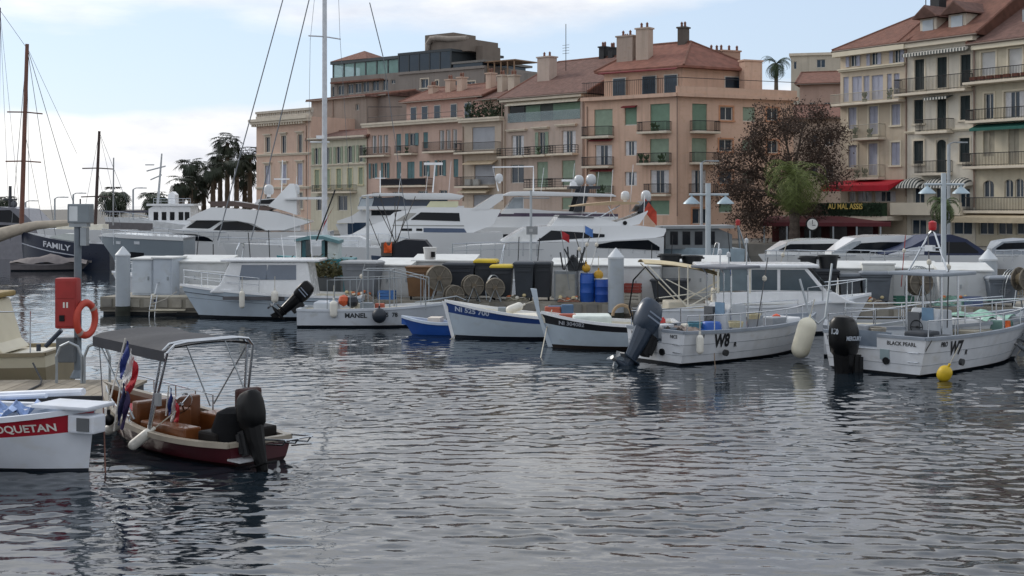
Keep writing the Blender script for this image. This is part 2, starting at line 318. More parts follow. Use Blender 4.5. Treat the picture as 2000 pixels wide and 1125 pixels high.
def roof(b, s0, s1, y0, y1, z, h, i0=0, i1=0, m=TILE, ov=.5, name='roof', ym=None):
    ym = (y0+y1)/2 if ym is None else ym; t = .18; mb = MB(); s0 -= ov; s1 += ov; y0 -= ov; y1 += ov
    for dz in (0, t): mb.add([], [])
    A = [(s0, y0, z), (s1, y0, z), (s1, y1, z), (s0, y1, z), (s0+i0, ym, z+h), (s1-i1, ym, z+h)]
    top = [(x, y, q+t) for x, y, q in A]
    mb.add(A+top, [(0, 1, 5, 4), (1, 2, 5), (2, 3, 4, 5), (3, 0, 4), (6, 7, 11, 10), (7, 8, 11), (8, 9, 10, 11), (9, 6, 10), (0, 1, 7, 6), (1, 2, 8, 7), (2, 3, 9, 8), (3, 0, 6, 9)])
    r = b.put(mb, name, m)
    k = MB().tube([A[4][:2]+(z+h+t,), A[5][:2]+(z+h+t,)], .13, 6)
    for c, e in ((6, 10), (7, 11)): k.tube([top[c-6], top[e-6]], .11, 6)
    b.put(k, 'ridge_tiles', TILE2, r)
    b.put(MB().tube([(s0, y0-.06, z+.02), (s1, y0-.06, z+.02)], .08, 6), 'gutter', mat('6f6258', .7), r)
    return r
def chimney(b, s, y, z0, z1, w=.5, m=None, d=.9, pots=2):
    m = m or b.wm
    c = b.put(MB().box(s-w, s+w, y-d/2, y+d/2, z0, z1).box(s-w-.1, s+w+.1, y-d/2-.1, y+d/2+.1, z1+.001, z1+.15), 'chimney', m)
    p = MB()
    for i in range(pots): x = s+(i-(pots-1)/2)*w*.9; p.lathe([(.13, z1+.152), (.11, z1+.5), (.16, z1+.52), (.02, z1+.7)], (x, y, 0), 8)
    b.put(p, 'chimney_pots', TILE2, c)
LEAFP = mat('3f5534', .8, 0, .3, 6)
def drain(b, Z, x, y0, y1):
    s, za = b.F.sz(Z(x, y0)); _, zb = b.F.sz(Z(x, y1)); b.put(MB().tube([(s, -.09, za), (s, -.09, max(zb, QZ))], .06, 6), 'drainpipe', mat('8a7468', .6, 0, .1, 3))
def awn(b, Z, x0, x1, yt, yb, out, m, name='awning', val=.25):
    s0, zb, s1, zt = b.F.rect(Z(x0, yt), Z(x1, yb)); b.put(MB().prism([(0, 0), (1, 0), (1, 1)], 0, 1).__class__().add([(s0, -.02, zt), (s1, -.02, zt), (s1, -out, zb+val), (s0, -out, zb+val), (s0, -.02, zt-.04), (s1, -.02, zt-.04), (s1, -out, zb), (s0, -out, zb), (s0, -out+.03, zb), (s1, -out+.03, zb)], [(0, 1, 2, 3), (3, 2, 6, 7), (4, 5, 9, 8), (7, 6, 9, 8), (0, 3, 7, 8, 4), (1, 2, 6, 9, 5)]), name, m)
def mk(name, label, Z, xl, xr, ytl, ytr, F, D, wm, off=0, zbase=QZ, cat='building'):
    G = Frame(1000, 100, 0); G.a, G.d, G.n = F.a, F.d, F.n; s0, _ = F.sz(Z(xl, 300), off); s1, _ = F.sz(Z(xr, 300), off)
    G.O = F.world(s0, off, 0); z = (F.sz(Z(xl, ytl), off)[1]+F.sz(Z(xr, ytr), off)[1])/2
    r = fthing(name, label, cat, G); return Bld(r, G, 0, s1-s0, zbase, z, D, wm)
FA = Frame(1140, 135, -45)
# salmon classical block
b = mk('apartment_building', 'salmon classical block with dentilled cornice and stone parapet beside the palms', Z4, 65, 398, 612, 585, FA, 16, wall('cca389', .36))
b.wins(Z4, 'g', [(120, 712, 150, 805), (217, 702, 247, 810), (317, 695, 346, 808)], sur=TRIM, lintel=TRIM)
b.wins(Z4, 'l', [(118, 885, 152, 1000), (215, 878, 250, 995), (315, 872, 348, 1005)], m=LILAC, sur=TRIM, lintel=TRIM)
b.wins(Z4, 'g', [(120, 1060, 152, 1150), (216, 1055, 250, 1150), (316, 1050, 348, 1150)], sur=TRIM)
S1 = b.b[1]; zt = b.b[3]
c = b.put(MB().box(-.5, S1+.1, -.7, -.003, zt-.55, zt-.25).box(-.65, S1+.15, -.9, -.003, zt-.249, zt+.1), 'cornice', TRIM)
d = MB()
for i in range(int(S1/.55)): d.box(i*.55-.3, i*.55-.05, -.62, -.004, zt-.85, zt-.552)
b.put(d, 'dentils', TRIM, c)
pz = b.F.sz(Z4(230, 545))[1]; pa = MB().box(0, S1, -.1, .3, zt+.101, zt+.5).box(-.05, S1+.05, -.16, .36, pz-.3, pz)
for i in range(int(S1/.5)+1): pa.box(i*.5, i*.5+.3, 0, .2, zt+.5, pz-.3)
b.put(pa, 'parapet', mat('b5ada1', .9, 0, .1, 1.5, streak=.25))
for y in ((828, 822), (1032, 1024)): b.band(Z4, (68, y[0]), (396, y[1]), .3, .16, name='string_course')
drain(b, Z4, 372, 640, 1100); b.finish()
# green shuttered house
b = mk('apartment_building', 'pale yellow house with arched windows and sage green shutters next to the salmon block', Z4, 398, 740, 745, 712, FA, 12, wall('bfb697'))
b.wins(Z4, 'o', [(418, 778, 444, 880), (488, 774, 512, 878), (551, 770, 579, 874), (621, 765, 650, 868), (690, 760, 716, 864)], m=PGREEN, arch=True)
b.wins(Z4, 'l', [(422, 912, 450, 1022), (492, 908, 515, 1022), (555, 905, 584, 1022), (622, 902, 650, 1020), (690, 898, 716, 1000)], m=PGREEN, sur=mat('c6bd9c', .8))
b.wins(Z4, 'g', [(430, 1070, 480, 1160), (560, 1068, 620, 1160)])
b.balc(Z4, [(440, 1005, 675, 1045)]); b.band(Z4, (398, 742), (740, 716), .4, .5); b.band(Z4, (400, 892), (738, 880), .2, .1, name='string_course'); b.finish()
roof(b, 0, b.b[1], 0, 9, b.b[3]+.1, 1.2, 0, 0, TILE)
# blank taupe gable behind
b = mk('house', 'tall blank taupe gable wall rising behind the yellow house with sage shutters', Z4, 400, 735, 492, 470, FA, 14, wall('94806f'), off=7)
b.wins(Z4, 'g', [(670, 510, 692, 548)]); b.finish(); roof(b, 0, b.b[1], 0, 12, b.b[3], .9, 1, 1, TILE)
drain(b, Z4, 535, 490, 730)
b = mk('house', 'low taupe annex with tiny window between the blank gable and the pink house', Z4, 735, 860, 470, 455, FA, 10, wall('8f7c6e'), off=9)
b.wins(Z4, 'g', [(760, 512, 782, 530)]); b.finish(); roof(b, 0, b.b[1], 0, 9, b.b[3], .8, 0, 0, TILE)
# hill-top hotel
FH = Frame(940, 185, -38)
HW = wall('857a70')
b = mk('hotel_building', 'grey hilltop hotel with glazed rooftop gallery and curved roof vents', Z4, 518, 935, 350, 318, FH, 18, HW)
b.wins(Z4, 'g', [(525, 402, 540, 465), (560, 396, 600, 455), (620, 388, 657, 448), (665, 382, 705, 443), (712, 374, 752, 437), (770, 367, 812, 430), (832, 360, 868, 428), (885, 360, 912, 387)])
S1, zt = b.b[1], b.b[3]
b.put(MB().box(.8, S1-3, -.9, -.002, zt-1.0, zt-.75), 'ledge', TILE2)
gz = b.F.sz(Z4(730, 250))[1]; nb = 7
fr = MB(); 
for i in range(nb): x = .2+i*(S1-.4)/(nb-1); fr.box(x-.12, x+.12, .3, .5, zt+.001, gz)
fr.box(-.2, S1+.2, .1, 9, gz+.001, gz+.45); b.put(fr, 'gallery_frame', mat('4a5052', .5, .2, .1, 3))
for i in range(nb-1): x0 = .2+i*(S1-.4)/(nb-1)+.13; x1 = .2+(i+1)*(S1-.4)/(nb-1)-.13; b.put(MB().box(x0, x1, .38, .42, zt+.05, gz-.05), 'gallery_pane', GLASSG)
b.put(MB().box(.3, S1-.3, 6, 6.2, zt+.01, gz), 'gallery_back_wall', mat('8d8f8a', .9)); b.finish()
s0 = b.F.sz(Z4(515, 250))[0]; s1 = b.F.sz(Z4(738, 250))[0]; mb = MB(); z = gz+.46
mb.add([(s0, 0, z), (s1, 0, z), (s1, 7, z), (s0, 7, z), ((s0+s1)/2, 3.5, z+1.7)], [(0, 1, 4), (1, 2, 4), (2, 3, 4), (3, 0, 4), (0, 3, 2, 1)]); b.put(mb, 'pyramid_roof', TILE2)
b2 = mk('hotel_building', 'square taupe hotel wing with dark blue glass storey on top', Z4, 935, 1455, 300, 290, FH, 20, HW, off=-1.5)
b2.wins(Z4, 'g', [(1068, 357, 1115, 412), (1158, 366, 1176, 418), (1238, 368, 1290, 415), (1350, 372, 1400, 410)], sur=TRIM); S1, zt = b2.b[1], b2.b[3]
gz = b2.F.sz(Z4(1150, 195))[1]; BG = mat('26323d', .1, 0, .15, .5)
f = MB().box(-.15, S1*.62, -.1, 12, gz, gz+.35)
for i in range(6): x = i*S1*.62/5; f.box(x-.1, x+.1, -.06, .1, zt, gz)
b2.put(f, 'storey_frame', mat('3a4044', .5, .2))
for i in range(5): b2.put(MB().box(i*S1*.62/5+.11, (i+1)*S1*.62/5-.11, 0, .05, zt, gz-.01), 'storey_glass', BG)
b2.put(MB().box(.1, S1*.6, .3, 11, zt, gz-.02), 'storey_core', mat('30363a', .9))
gz2 = gz-1.9; b2.put(MB().box(S1*.62+.2, S1*.97, .2, 10, zt, gz2), 'storey_glass', BG); b2.put(MB().box(S1*.62+.1, S1, 0, 11, gz2+.001, gz2+.3), 'storey_roof', mat('777571', .8))
b2.put(MB().box(-.1, S1+.1, -.25, -.002, zt-.4, zt-.1), 'string_course', HW); b2.finish()
zz = gz+.36; k = S1/520
def hx(x): return (x-935)*k
v = MB().box(hx(1012), hx(1190), 3, 8, zz, zz+2.7).box(hx(1040), hx(1300), 2.5, 9, zz-.2, zz+1.5).box(hx(1300), hx(1340), 4, 8, zz-2, zz+.6)
b2.put(v, 'plant_room', mat('756b62', .9, 0, .1, 1)); vd = MB()
vd.tube([(hx(1052), 2.2, zz-.1), (hx(1052), 2.2, zz+1.2), (hx(1075), 2.2, zz+2.0), (hx(1110), 2.3, zz+2.0), (hx(1180), 2.5, zz+1.7), (hx(1280), 2.8, zz+1.6)], .42, 10)
b2.put(vd, 'vent_duct', mat('8a8178', .8, 0, .1, 2), smooth=True)
b3 = mk('hotel_building', 'plain grey hotel annex with timber roof terrace', Z5, 262, 545, 275, 290, FH, 14, wall('7e766e'), off=-1)
b3.finish(); S1, zt = b3.b[1], b3.b[3]; f = MB()
for i in range(6): f.box(i*S1*.15, i*S1*.15+.15, 0, .15, zt, zt+1.8)
f.box(0, S1*.8, -.1, 5, zt+1.8, zt+1.95); b3.put(f, 'pergola', mat('8a715a', .8))
# pink house
PINK = wall('c69a84', .42)
b = mk('apartment_building', 'pink apartment house with teal shutters and glazed loggias under a tiled penthouse', Z4, 742, 1325, 658, 592, FA, 13, PINK)
b.wins(Z4, 'f', [(768, 702, 798, 812), (806, 700, 833, 810), (841, 698, 868, 808), (1180, 670, 1212, 790), (1222, 667, 1250, 786), (1260, 664, 1290, 782)])
b.wins(Z4, 'l', [(918, 692, 948, 795), (1083, 682, 1112, 780)], m=TEAL); b.wins(Z4, 'o', [(995, 688, 1035, 765)], m=TEAL)
b.wins(Z4, 'o', [(765, 872, 790, 965), (840, 868, 865, 962), (1078, 858, 1108, 952), (1172, 853, 1205, 948)], m=TEAL); b.wins(Z4, 'l', [(920, 864, 948, 966), (985, 862, 1030, 1005)], m=TEAL)
b.wins(Z5, 'l', [(85, 830, 116, 945)], m=TEAL); b.wins(Z4, 'g', [(770, 1050, 830, 1130), (900, 1046, 960, 1130), (1050, 1040, 1110, 1130), (1180, 1035, 1230, 1130)])
b.balc(Z4, [(735, 775, 880, 824), (948, 765, 1048, 812), (1118, 742, 1320, 798)], 1.0); b.balc(Z4, [(862, 968, 1138, 1008)], 1.1, fill=mat('2b2a35', .8))
b.band(Z4, (738, 672), (1325, 602), .5, .8); S1, zt = b.b[1], b.b[3]
ph = MB().box(S1*.22, S1, 3, 11, zt, zt+2.7); b.put(ph, 'penthouse', wall('b98b78'))
for x in (.3, .42, .55, .72, .86): 
    w = b.put(MB().box(S1*x-.55, S1*x+.55, 2.93, 2.99, zt+.1, zt+2.2), 'window', FRAMEW); b.put(MB().box(S1*x-.48, S1*x+.48, 2.9, 2.925, zt+.15, zt+2.12), 'pane', WGLASS, w)
b.put(MB().tube([(.1, 0, zt+1.0), (S1, 0, zt+1.0)], .03, 4).tube([(.1, 0, zt+.5), (S1, 0, zt+.5)], .02, 4).tube([(.1, 0, zt), (.1, 0, zt+2.3), (3, 2.9, zt+2.3)], .04, 4), 'terrace_railing', IRON)
b.finish(); roof(b, S1*.2, S1, 3, 12, zt+2.7, 1.9, .6, 0, TILE2)
for x, h in ((.34, 2.4), (.52, 3.2), (.64, 3.4), (.93, 3.6)): chimney(b, S1*x, 5.5, zt+3, zt+3+h*.7, .42, wall('c39c80'))
drain(b, Z4, 744, 690, 1080)
# beige narrow house with roof garden
b = mk('apartment_building', 'narrow beige house with grey roller shutters and roof garden, leaning against the pink house', Z5, 140, 412, 598, 575, FA, 13, wall('bda58a'), off=-.25)
b.wins(Z5, 'r', [(205, 622, 352, 770), (220, 868, 352, 995), (212, 1060, 345, 1150)], m=GREYR)
b.balc(Z5, [(135, 725, 388, 785), (138, 945, 352, 1005)], 1.1); b.band(Z5, (140, 600), (408, 580), .45, .6)
awn(b, Z5, 180, 372, 838, 866, .9, mat('b9a88e', .8), val=.12); awn(b, Z5, 150, 335, 1022, 1050, 1.0, mat('c4b79f', .8), val=.12)
S1, zt = b.b[1], b.b[3]; g = MB()
for i in range(900):
    x = random.uniform(.4, S1-.2); bl = random.choice((.25, .5, .8)); y = random.uniform(-.2, 1.0); z = zt+.3+random.random()*1.6*(.35+abs(math.sin(x*1.3)))
    q = Vector((x, y, z)); a = Vector((random.uniform(-1, 1), random.uniform(-1, 1), random.uniform(-1, 1)))*.17; e = Vector((random.uniform(-1, 1), random.uniform(-1, 1), random.uniform(-1, 1)))*.13; g.add([q-a, q+e, q+a, q-e], [(0, 1, 2, 3)])
b.put(g, 'roof_garden', mat('2c3b26', .8, 0, .35, 3)); b.put(MB().box(.2, S1-.1, 3, 9, zt, zt+2.6), 'penthouse', wall('b9937d'))
b.finish(); roof(b, 0, S1, 3, 11, zt+2.6, 1.8, 0, 0, TILE); chimney(b, S1*.55, 4.5, zt+3, zt+5.2, .5); chimney(b, S1*.2, 5, zt+3, zt+5.4, .4)
drain(b, Z5, 150, 620, 1100); drain(b, Z5, 402, 470, 1100)
ac = MB()
for x in (.9, 2.2): ac.box(x, x+.9, -.45, -.1, 6.2, 6.9)
b.put(ac, 'air_conditioner', mat('b8b8b4', .6))
# tan house
TAN = wall('b89d89')
b = mk('apartment_building', 'tan house with wide recessed green loggia under a brown tiled roof', Z5, 414, 930, 460, 392, FA, 13, TAN)
q = b.F.rect(Z5(437, 470), Z5(905, 582)); b.ops.append(q); 
b.wins(Z5, 'f', [(460, 676, 540, 808)]); b.wins(Z5, 'o', [(636, 655, 678, 798)], m=SAGE); b.wins(Z5, 'f', [(785, 645, 875, 790)])
b.wins(Z5, 'g', [(455, 865, 540, 985)]); b.wins(Z5, 'l', [(625, 848, 695, 1012)], m=SAGE); b.wins(Z5, 'r', [(785, 838, 872, 1002), (785, 1078, 885, 1160)], m=SAGE); b.wins(Z5, 'f', [(470, 1080, 540, 1160)])
b.balc(Z5, [(408, 762, 568, 812), (583, 750, 708, 804), (730, 742, 888, 794), (582, 960, 714, 1018), (728, 955, 888, 1014)], .95, bars=False)
for r in ((440, 655, 560), (605, 640, 705), (757, 622, 885)): b.band(Z5, (r[0], r[1]), (r[2], r[1]-8), .22, .35, name='lintel')
b.put(MB().box(q[0], q[2], .27, .3, q[1], q[3]), 'loggia_back', mat('4b524e', .8)); w = q[2]-q[0]
for x0, x1, m in ((.02, .22, DGLASS), (.24, .44, GREEN), (.62, .98, GREEN)): b.put(MB().box(q[0]+w*x0, q[0]+w*x1, .2, .26, q[1]+.05, q[3]-.1), 'loggia_panel', m)
b.put(MB().box(q[0], q[2], -.06, -.04, q[1], q[1]+1.0), 'loggia_glass', CLEAR); awn(b, Z5, 437, 905, 446, 474, .5, mat('c3bbaa', .8), val=.1)
b.finish(); S1, zt = b.b[1], b.b[3]; roof(b, 0, S1+.4, 0, 13, zt, 4.6, 0, 0, TILE, ym=9)
b.put(MB().box(-.3, S1, -.5, -.003, zt-.3, zt-.02), 'cornice', TRIM); drain(b, Z5, 925, 400, 1100)
chimney(b, S1*.22, 4, zt+1.5, zt+4.6, .9, d=1.2); chimney(b, S1*.55, 9, zt+4, zt+5.8, .35, IRON); chimney(b, S1*.66, 9, zt+4, zt+5.6, .3, IRON); chimney(b, S1*.9, 8, zt+4, zt+6.2, .3, GALV)
a = MB().tube([(S1*.3, 6, zt+3), (S1*.3, 6, zt+8.4)], .04, 5)
for i in range(4): a.tube([(S1*.3-.5, 6, zt+5.2+i*.3), (S1*.3+.5, 6, zt+5.2+i*.3)], .02, 4)
b.put(a, 'antenna', IRON)
# peach corner building: two facades, a terrace and a hipped roof
PEACH = wall('d3a180', .4); FB = Frame(1322, 122, -37); FC = Frame(1322, 122, 24)
s0 = FB.sz((1143, 300))[0]; zt = FB.sz(Z6(215, 345))[1]
r = fthing('apartment_building', 'large peach corner building with green roller blinds, roof terrace and red hipped roof', 'building', FB)
b = Bld(r, FB, s0, 0, QZ, zt, 15, PEACH)
b.wins(Z5, 'r', [(995, 508, 1113, 680), (1003, 912, 1110, 1052)], m=SAGE); b.wins(Z5, 'f', [(1000, 738, 1110, 870)]); b.wins(Z5, 'r', [(1192, 488, 1270, 612)], m=GREEN); b.wins(Z5, 'f', [(1192, 712, 1270, 808), (1192, 912, 1270, 1002)])
b.wins(Z6, 'r', [(80, 382, 182, 525), (80, 888, 180, 965)], m=GREEN); b.wins(Z6, 'r', [(78, 565, 178, 690)], m=SAGE); b.wins(Z6, 'f', [(80, 728, 178, 850)])
b.balc(Z5, [(952, 622, 1118, 684), (952, 818, 1118, 876), (995, 1005, 1118, 1062)], 1.0); b.balc(Z6, [(42, 478, 188, 528), (40, 642, 188, 692), (76, 802, 186, 855)], 1.0)
for x0, x1, y in ((975, 1118, 700), (985, 1118, 895), (1185, 1275, 484)): awn(b, Z5, x0, x1, y, y+16, .5, REDD, val=.12)
drain(b, Z6, 224, 350, 970); drain(b, Z5, 952, 490, 1100); b.finish()
Minv = Matrix.Translation(FB.O) @ Matrix.Rotation(FB.a, 4, 'Z'); Mc = Matrix.Translation(FC.O) @ Matrix.Rotation(FC.a, 4, 'Z')
XC = Minv.inverted() @ Mc; s2 = FC.sz((1550, 300))[0]
c = Bld(r, FC, 0, s2, QZ, zt, 11, PEACH, X=XC)
c.wins(Z6, 'r', [(300, 382, 378, 525)], m=GREEN); c.wins(Z6, 'r', [(298, 562, 378, 690), (565, 400, 630, 475), (562, 572, 622, 632), (565, 735, 625, 800)], m=SAGE); c.wins(Z6, 'f', [(297, 728, 375, 850)])
c.wins(Z6, 'g', [(445, 398, 512, 468), (440, 568, 510, 630), (440, 735, 510, 800), (690, 405, 750, 470), (690, 575, 750, 640), (300, 930, 380, 1010)], sur=mat('c08c6c', .85)); c.wins(Z6, 'r', [(440, 905, 510, 952)], m=GREEN)
c.balc(Z6, [(291, 474, 414, 528), (289, 638, 411, 690), (286, 802, 407, 853)], 1.0); c.finish()
zp = FC.sz(Z6(460, 300))[1]
for bb, a0, a1 in ((b, s0-.2, .25), (c, -.25, s2+.2)):
    bb.put(MB().box(a0, a1, -.55, .25, zt+.002, zt+.35), 'terrace_slab', PEACH); bb.put(MB().tube([(a0, -.3, zt+1.75), (a1, -.3, zt+1.75)], .03, 4), 'terrace_rail', IRON)
c.put(MB().box(-.2, s2+.1, -.4, -.15, zt+.351, zp), 'terrace_parapet', PEACH)
rr = MB()
for i in range(int((-s0)/.2)): rr.box(s0+i*.2, s0+i*.2+.025, -.4, -.375, zt+.35, zt+1.75)
b.put(rr, 'terrace_railing', IRON)
ze = FB.sz(Z6(240, 178), 2)[1]-.3
pA = FB.world(s0+.6, 2.4, 0); pB = FB.world(-.6, 2.2, 0); pC = FC.world(s2-3.2, 2.4, 0); pD = pC+FC.n*9; pE = pA+FB.n*10
P = [pA, pB, pC, pD, pE]; loc = lambda v, z: tuple(Minv.inverted() @ Vector((v.x, v.y, z)))
m5 = MB(); m5.loft([[loc(v, zt+.3) for v in P], [loc(v, ze) for v in P]]); b_ = Bld(r, FB, 0, 0, 0, 0, 0, PEACH); b_.put(m5, 'penthouse', PEACH)
ce = sum((v for v in P), Vector())/5
E = [v+(v-ce).normalized()*1.0 for v in P]; r1 = pB.lerp(pD, .42); r2 = pA.lerp(pE, .5).lerp(r1, .25); zr = ze+3.1
m6 = MB(); rv = [loc(v, ze) for v in E]+[loc(v, ze+.2) for v in E]+[loc(r1, zr), loc(r2, zr)]
m6.add(rv, [(0, 1, 2, 3, 4), (5, 6, 10, 11), (6, 7, 10), (7, 8, 10), (8, 9, 11, 10), (9, 5, 11)]+[(i, (i+1) % 5, (i+1) % 5+5, i+5) for i in range(5)])
ro = b_.put(m6, 'roof', mat('875a4c', .85, 0, .22, 1.6, .8, 30, wave=5)); k = MB()
for a, e in ((6, 10), (7, 10), (5, 11)): k.tube([rv[a], rv[e]], .13, 6)
b_.put(k.tube([rv[10], rv[11]], .14, 6), 'ridge_tiles', TILE2, ro)
for F_, s_, x in ((FB, (s0+1.8, s0+5.2, -5, -2.6), 'f'), (FC, (6.5, 7.4), 'g')):
    for a in s_:
        w = MB().box(a, a+1.5, 2.05, 2.12, zt+.4, ze-.5); q = MB().box(a+.08, a+1.42, 2.02, 2.04, zt+.5, ze-.6); X = Minv.inverted() @ Matrix.Translation(F_.O) @ Matrix.Rotation(F_.a, 4, 'Z')
        wo = w.xf(X).build('window', FRAMEW, r); q.xf(X).build('pane', WGLASS, wo)
awn(Bld(r, FB, 0, 0, 0, 0, 0, PEACH), lambda x, y: Z6(x, y), -180, 225, 206, 218, .5, REDD, val=.1)
Bc = Bld(r, FC, 0, 0, 0, 0, 0, PEACH, X=XC)
chimney(Bc, 9.0, 1.4, zt+.3, FC.sz(Z6(515, 158), 1.4)[1], 1.0, PEACH, pots=0); chimney(Bc, 8.6, 4.5, ze+.5, FC.sz(Z6(490, 112), 4.5)[1], 1.0, wall('b98468'), pots=3); chimney(Bc, 7.2, 5, ze+1, FC.sz(Z6(435, 112), 5)[1], .7, wall('8a5f4e'), pots=2)
chimney(Bld(r, FB, 0, 0, 0, 0, 0, PEACH), s0+2.2, 4, ze+.3, ze+3.6, .9, wall('a58c78')); chimney(Bld(r, FB, 0, 0, 0, 0, 0, PEACH), s0+4.2, 4, ze+.3, ze+4.2, .7, wall('b99c84')); chimney(Bld(r, FB, 0, 0, 0, 0, 0, PEACH), s0+6.8, 7, ze+1.8, ze+4.4, .4, wall('5b5148'))
# right hand terrace of houses
FR = Frame(1640, 114, -57)
CRM = mat('d3c9b3', .85, 0, .06, 1)
b = mk('apartment_building', 'beige house with lilac shutters above a red awning and a hedge sign', Z7, 97, 400, 240, 200, FR, 12, wall('bfa888'))
b.wins(Z7, 'o', [(140, 243, 172, 305), (235, 233, 268, 298), (340, 222, 373, 288)], m=LILAC)
b.wins(Z7, 'l', [(110, 352, 135, 466), (150, 350, 195, 463), (203, 347, 230, 460), (240, 344, 292, 457), (310, 338, 332, 448), (342, 336, 368, 446)], m=LILAC)
b.wins(Z7, 'l', [(134, 492, 172, 590), (228, 487, 270, 615), (332, 478, 372, 572), (134, 665, 172, 766), (226, 657, 268, 802), (330, 652, 371, 756)], m=LILAC, sur=CRM)
b.wins(Z7, 'f', [(132, 878, 165, 925), (172, 876, 240, 925), (250, 874, 350, 925)])
b.balc(Z7, [(178, 572, 300, 632), (180, 757, 298, 813)], .9, m=mat('a9a294', .6)); b.balc(Z7, [(90, 425, 396, 468)], 1.0, m=mat('a9a294', .6))
b.band(Z7, (97, 332), (398, 300), .25, .25, CRM); awn(b, Z7, 82, 388, 825, 876, 1.9, RED, val=.45)
b.finish(); S1, zt = b.b[1], b.b[3]; roof(b, 0, S1, 0, 12, zt, 3.2, 4.5, 0, TILE2); b.put(MB().box(-.4, S1+.2, -.6, -.003, zt-.45, zt-.02), 'cornice', CRM); drain(b, Z7, 401, 215, 900)
# hedge sign
h0, zb, h1, zt_ = b.F.rect(Z7(-60, 930), Z7(365, 988)); hz = thing('hedge_screen', 'clipped dark green hedge screen bearing gold lettering over the restaurant', 'hedge', b.F.world(h0, -2.1, zb), b.F.a)
LEAFH = mat('1f3520', .8, 0, .4, 5); g = MB().box(0, h1-h0, .12, .7, 0, zt_-zb)
for i in range(2600):
    q = Vector((random.uniform(0, h1-h0), random.uniform(-.02, .14), random.uniform(0, zt_-zb))); a = Vector((random.uniform(-1, 1), random.uniform(-.6, .6), random.uniform(-1, 1)))*.1; e = Vector((random.uniform(-1, 1), random.uniform(-.6, .6), random.uniform(-1, 1)))*.08; g.add([q-a, q+e, q+a, q-e], [(0, 1, 2, 3)])
g.build('foliage', LEAFH, hz)
tw = b.F.sz(Z7(283, 940))[0]-b.F.sz(Z7(124, 940))[0]; tx = text_mb('AU MAL ASSIS', 1.15, .02); wx = max(v[0] for v in tx.v)-min(v[0] for v in tx.v); kx = tw/wx
cx = (b.F.sz(Z7(203, 940))[0])-h0
GOLD = mat('d8c069', .4, .2, .1, 3); tx.v = [(v[0]*kx+cx, -.1, v[1]*kx*1.05+(zt_-zb)*.72) for v in tx.v]; tx.build('lettering', GOLD, hz)
MB().box(-1, h1-h0+.5, .1, 2.0, -.35, -.002).build('canopy_edge', TRIM, hz)
# cream house with dormers
b = mk('apartment_building', 'cream house with dark green shutters, striped awnings and two roof dormers', Z7, 402, 716, 198, 165, FR, 12, wall('c9bda6'))
SURR = mat('cdc3b0', .85, 0, .06, 1)
b.wins(Z7, 'l', [(438, 272, 482, 412), (540, 262, 586, 402), (648, 250, 695, 392), (435, 457, 478, 565), (540, 442, 583, 600), (646, 438, 693, 548), (433, 645, 478, 750), (643, 632, 690, 742)], m=DKGREEN, sur=SURR)
b.wins(Z7, 'l', [(537, 640, 582, 790)], m=DKGREEN, sur=SURR, arch=True); b.wins(Z7, 'g', [(432, 858, 482, 952), (640, 862, 690, 950), (530, 860, 590, 950)])
b.wins(Z7, 'g', [(420, 1005, 490, 1075), (505, 1005, 590, 1075), (610, 1005, 700, 1075)]); b.balc(Z7, [(382, 352, 700, 420)], 1.0); b.balc(Z7, [(476, 548, 614, 602), (472, 738, 606, 793)], .9); b.band(Z7, (402, 612), (712, 600), .2, .15, CRM)
STR = bpy.data.materials.new('striped_canvas'); STR.use_nodes = True; t = STR.node_tree; n = t.nodes; w_ = n.new('ShaderNodeTexWave'); w_.inputs['Scale'].default_value = 1.1; w_.bands_direction = 'X'; tcn = n.new('ShaderNodeTexCoord'); t.links.new(tcn.outputs['Object'], w_.inputs[0])
rmp = n.new('ShaderNodeValToRGB'); rmp.color_ramp.interpolation = 'CONSTANT'; rmp.color_ramp.elements[0].color = (.05, .06, .06, 1); rmp.color_ramp.elements[1].position = .5; rmp.color_ramp.elements[1].color = (.6, .58, .52, 1); t.links.new(w_.outputs[1], rmp.inputs[0]); t.links.new(rmp.outputs[0], n['Principled BSDF'].inputs['Base Color']); n['Principled BSDF'].inputs['Roughness'].default_value = .85
awn(b, Z7, 413, 702, 222, 250, .9, STR, val=.25); awn(b, Z7, 505, 615, 438, 458, .8, STR, val=.2)
for x0, x1 in ((390, 492), (500, 600), (608, 708)):
    s0, z0, s1, z1 = b.F.rect(Z7(x0, 812), Z7(x1, 862)); c_ = (s0+s1)/2; rw = (s1-s0)/2
    mb = MB(); mb.loft([[(c_+rw*math.cos(PI*j/14), -1.1*math.sin(PI/2*i/5)-.02, z0+(z1-z0)*math.cos(PI/2*i/5)*(.25+.75*math.sin(PI*j/14))) for j in range(15)] for i in range(6)], closed=False); b.put(mb, 'dome_awning', STR)
s0, z0, s1, z1 = b.F.rect(Z7(378, 928), Z7(700, 985)); b.put(MB().box(s0, s1, -1.4, -.01, z0, z0+.3).box(s0, s1, -1.4, -1.2, z0+.301, z1), 'first_floor_parapet', SURR)
b.finish(); S1, zt = b.b[1], b.b[3]; roof(b, 0, S1, 0, 12, zt, 4.2, 0, 0, TILE2); b.put(MB().box(-.1, S1+.1, -.5, -.003, zt-.4, zt-.02), 'cornice', SURR)
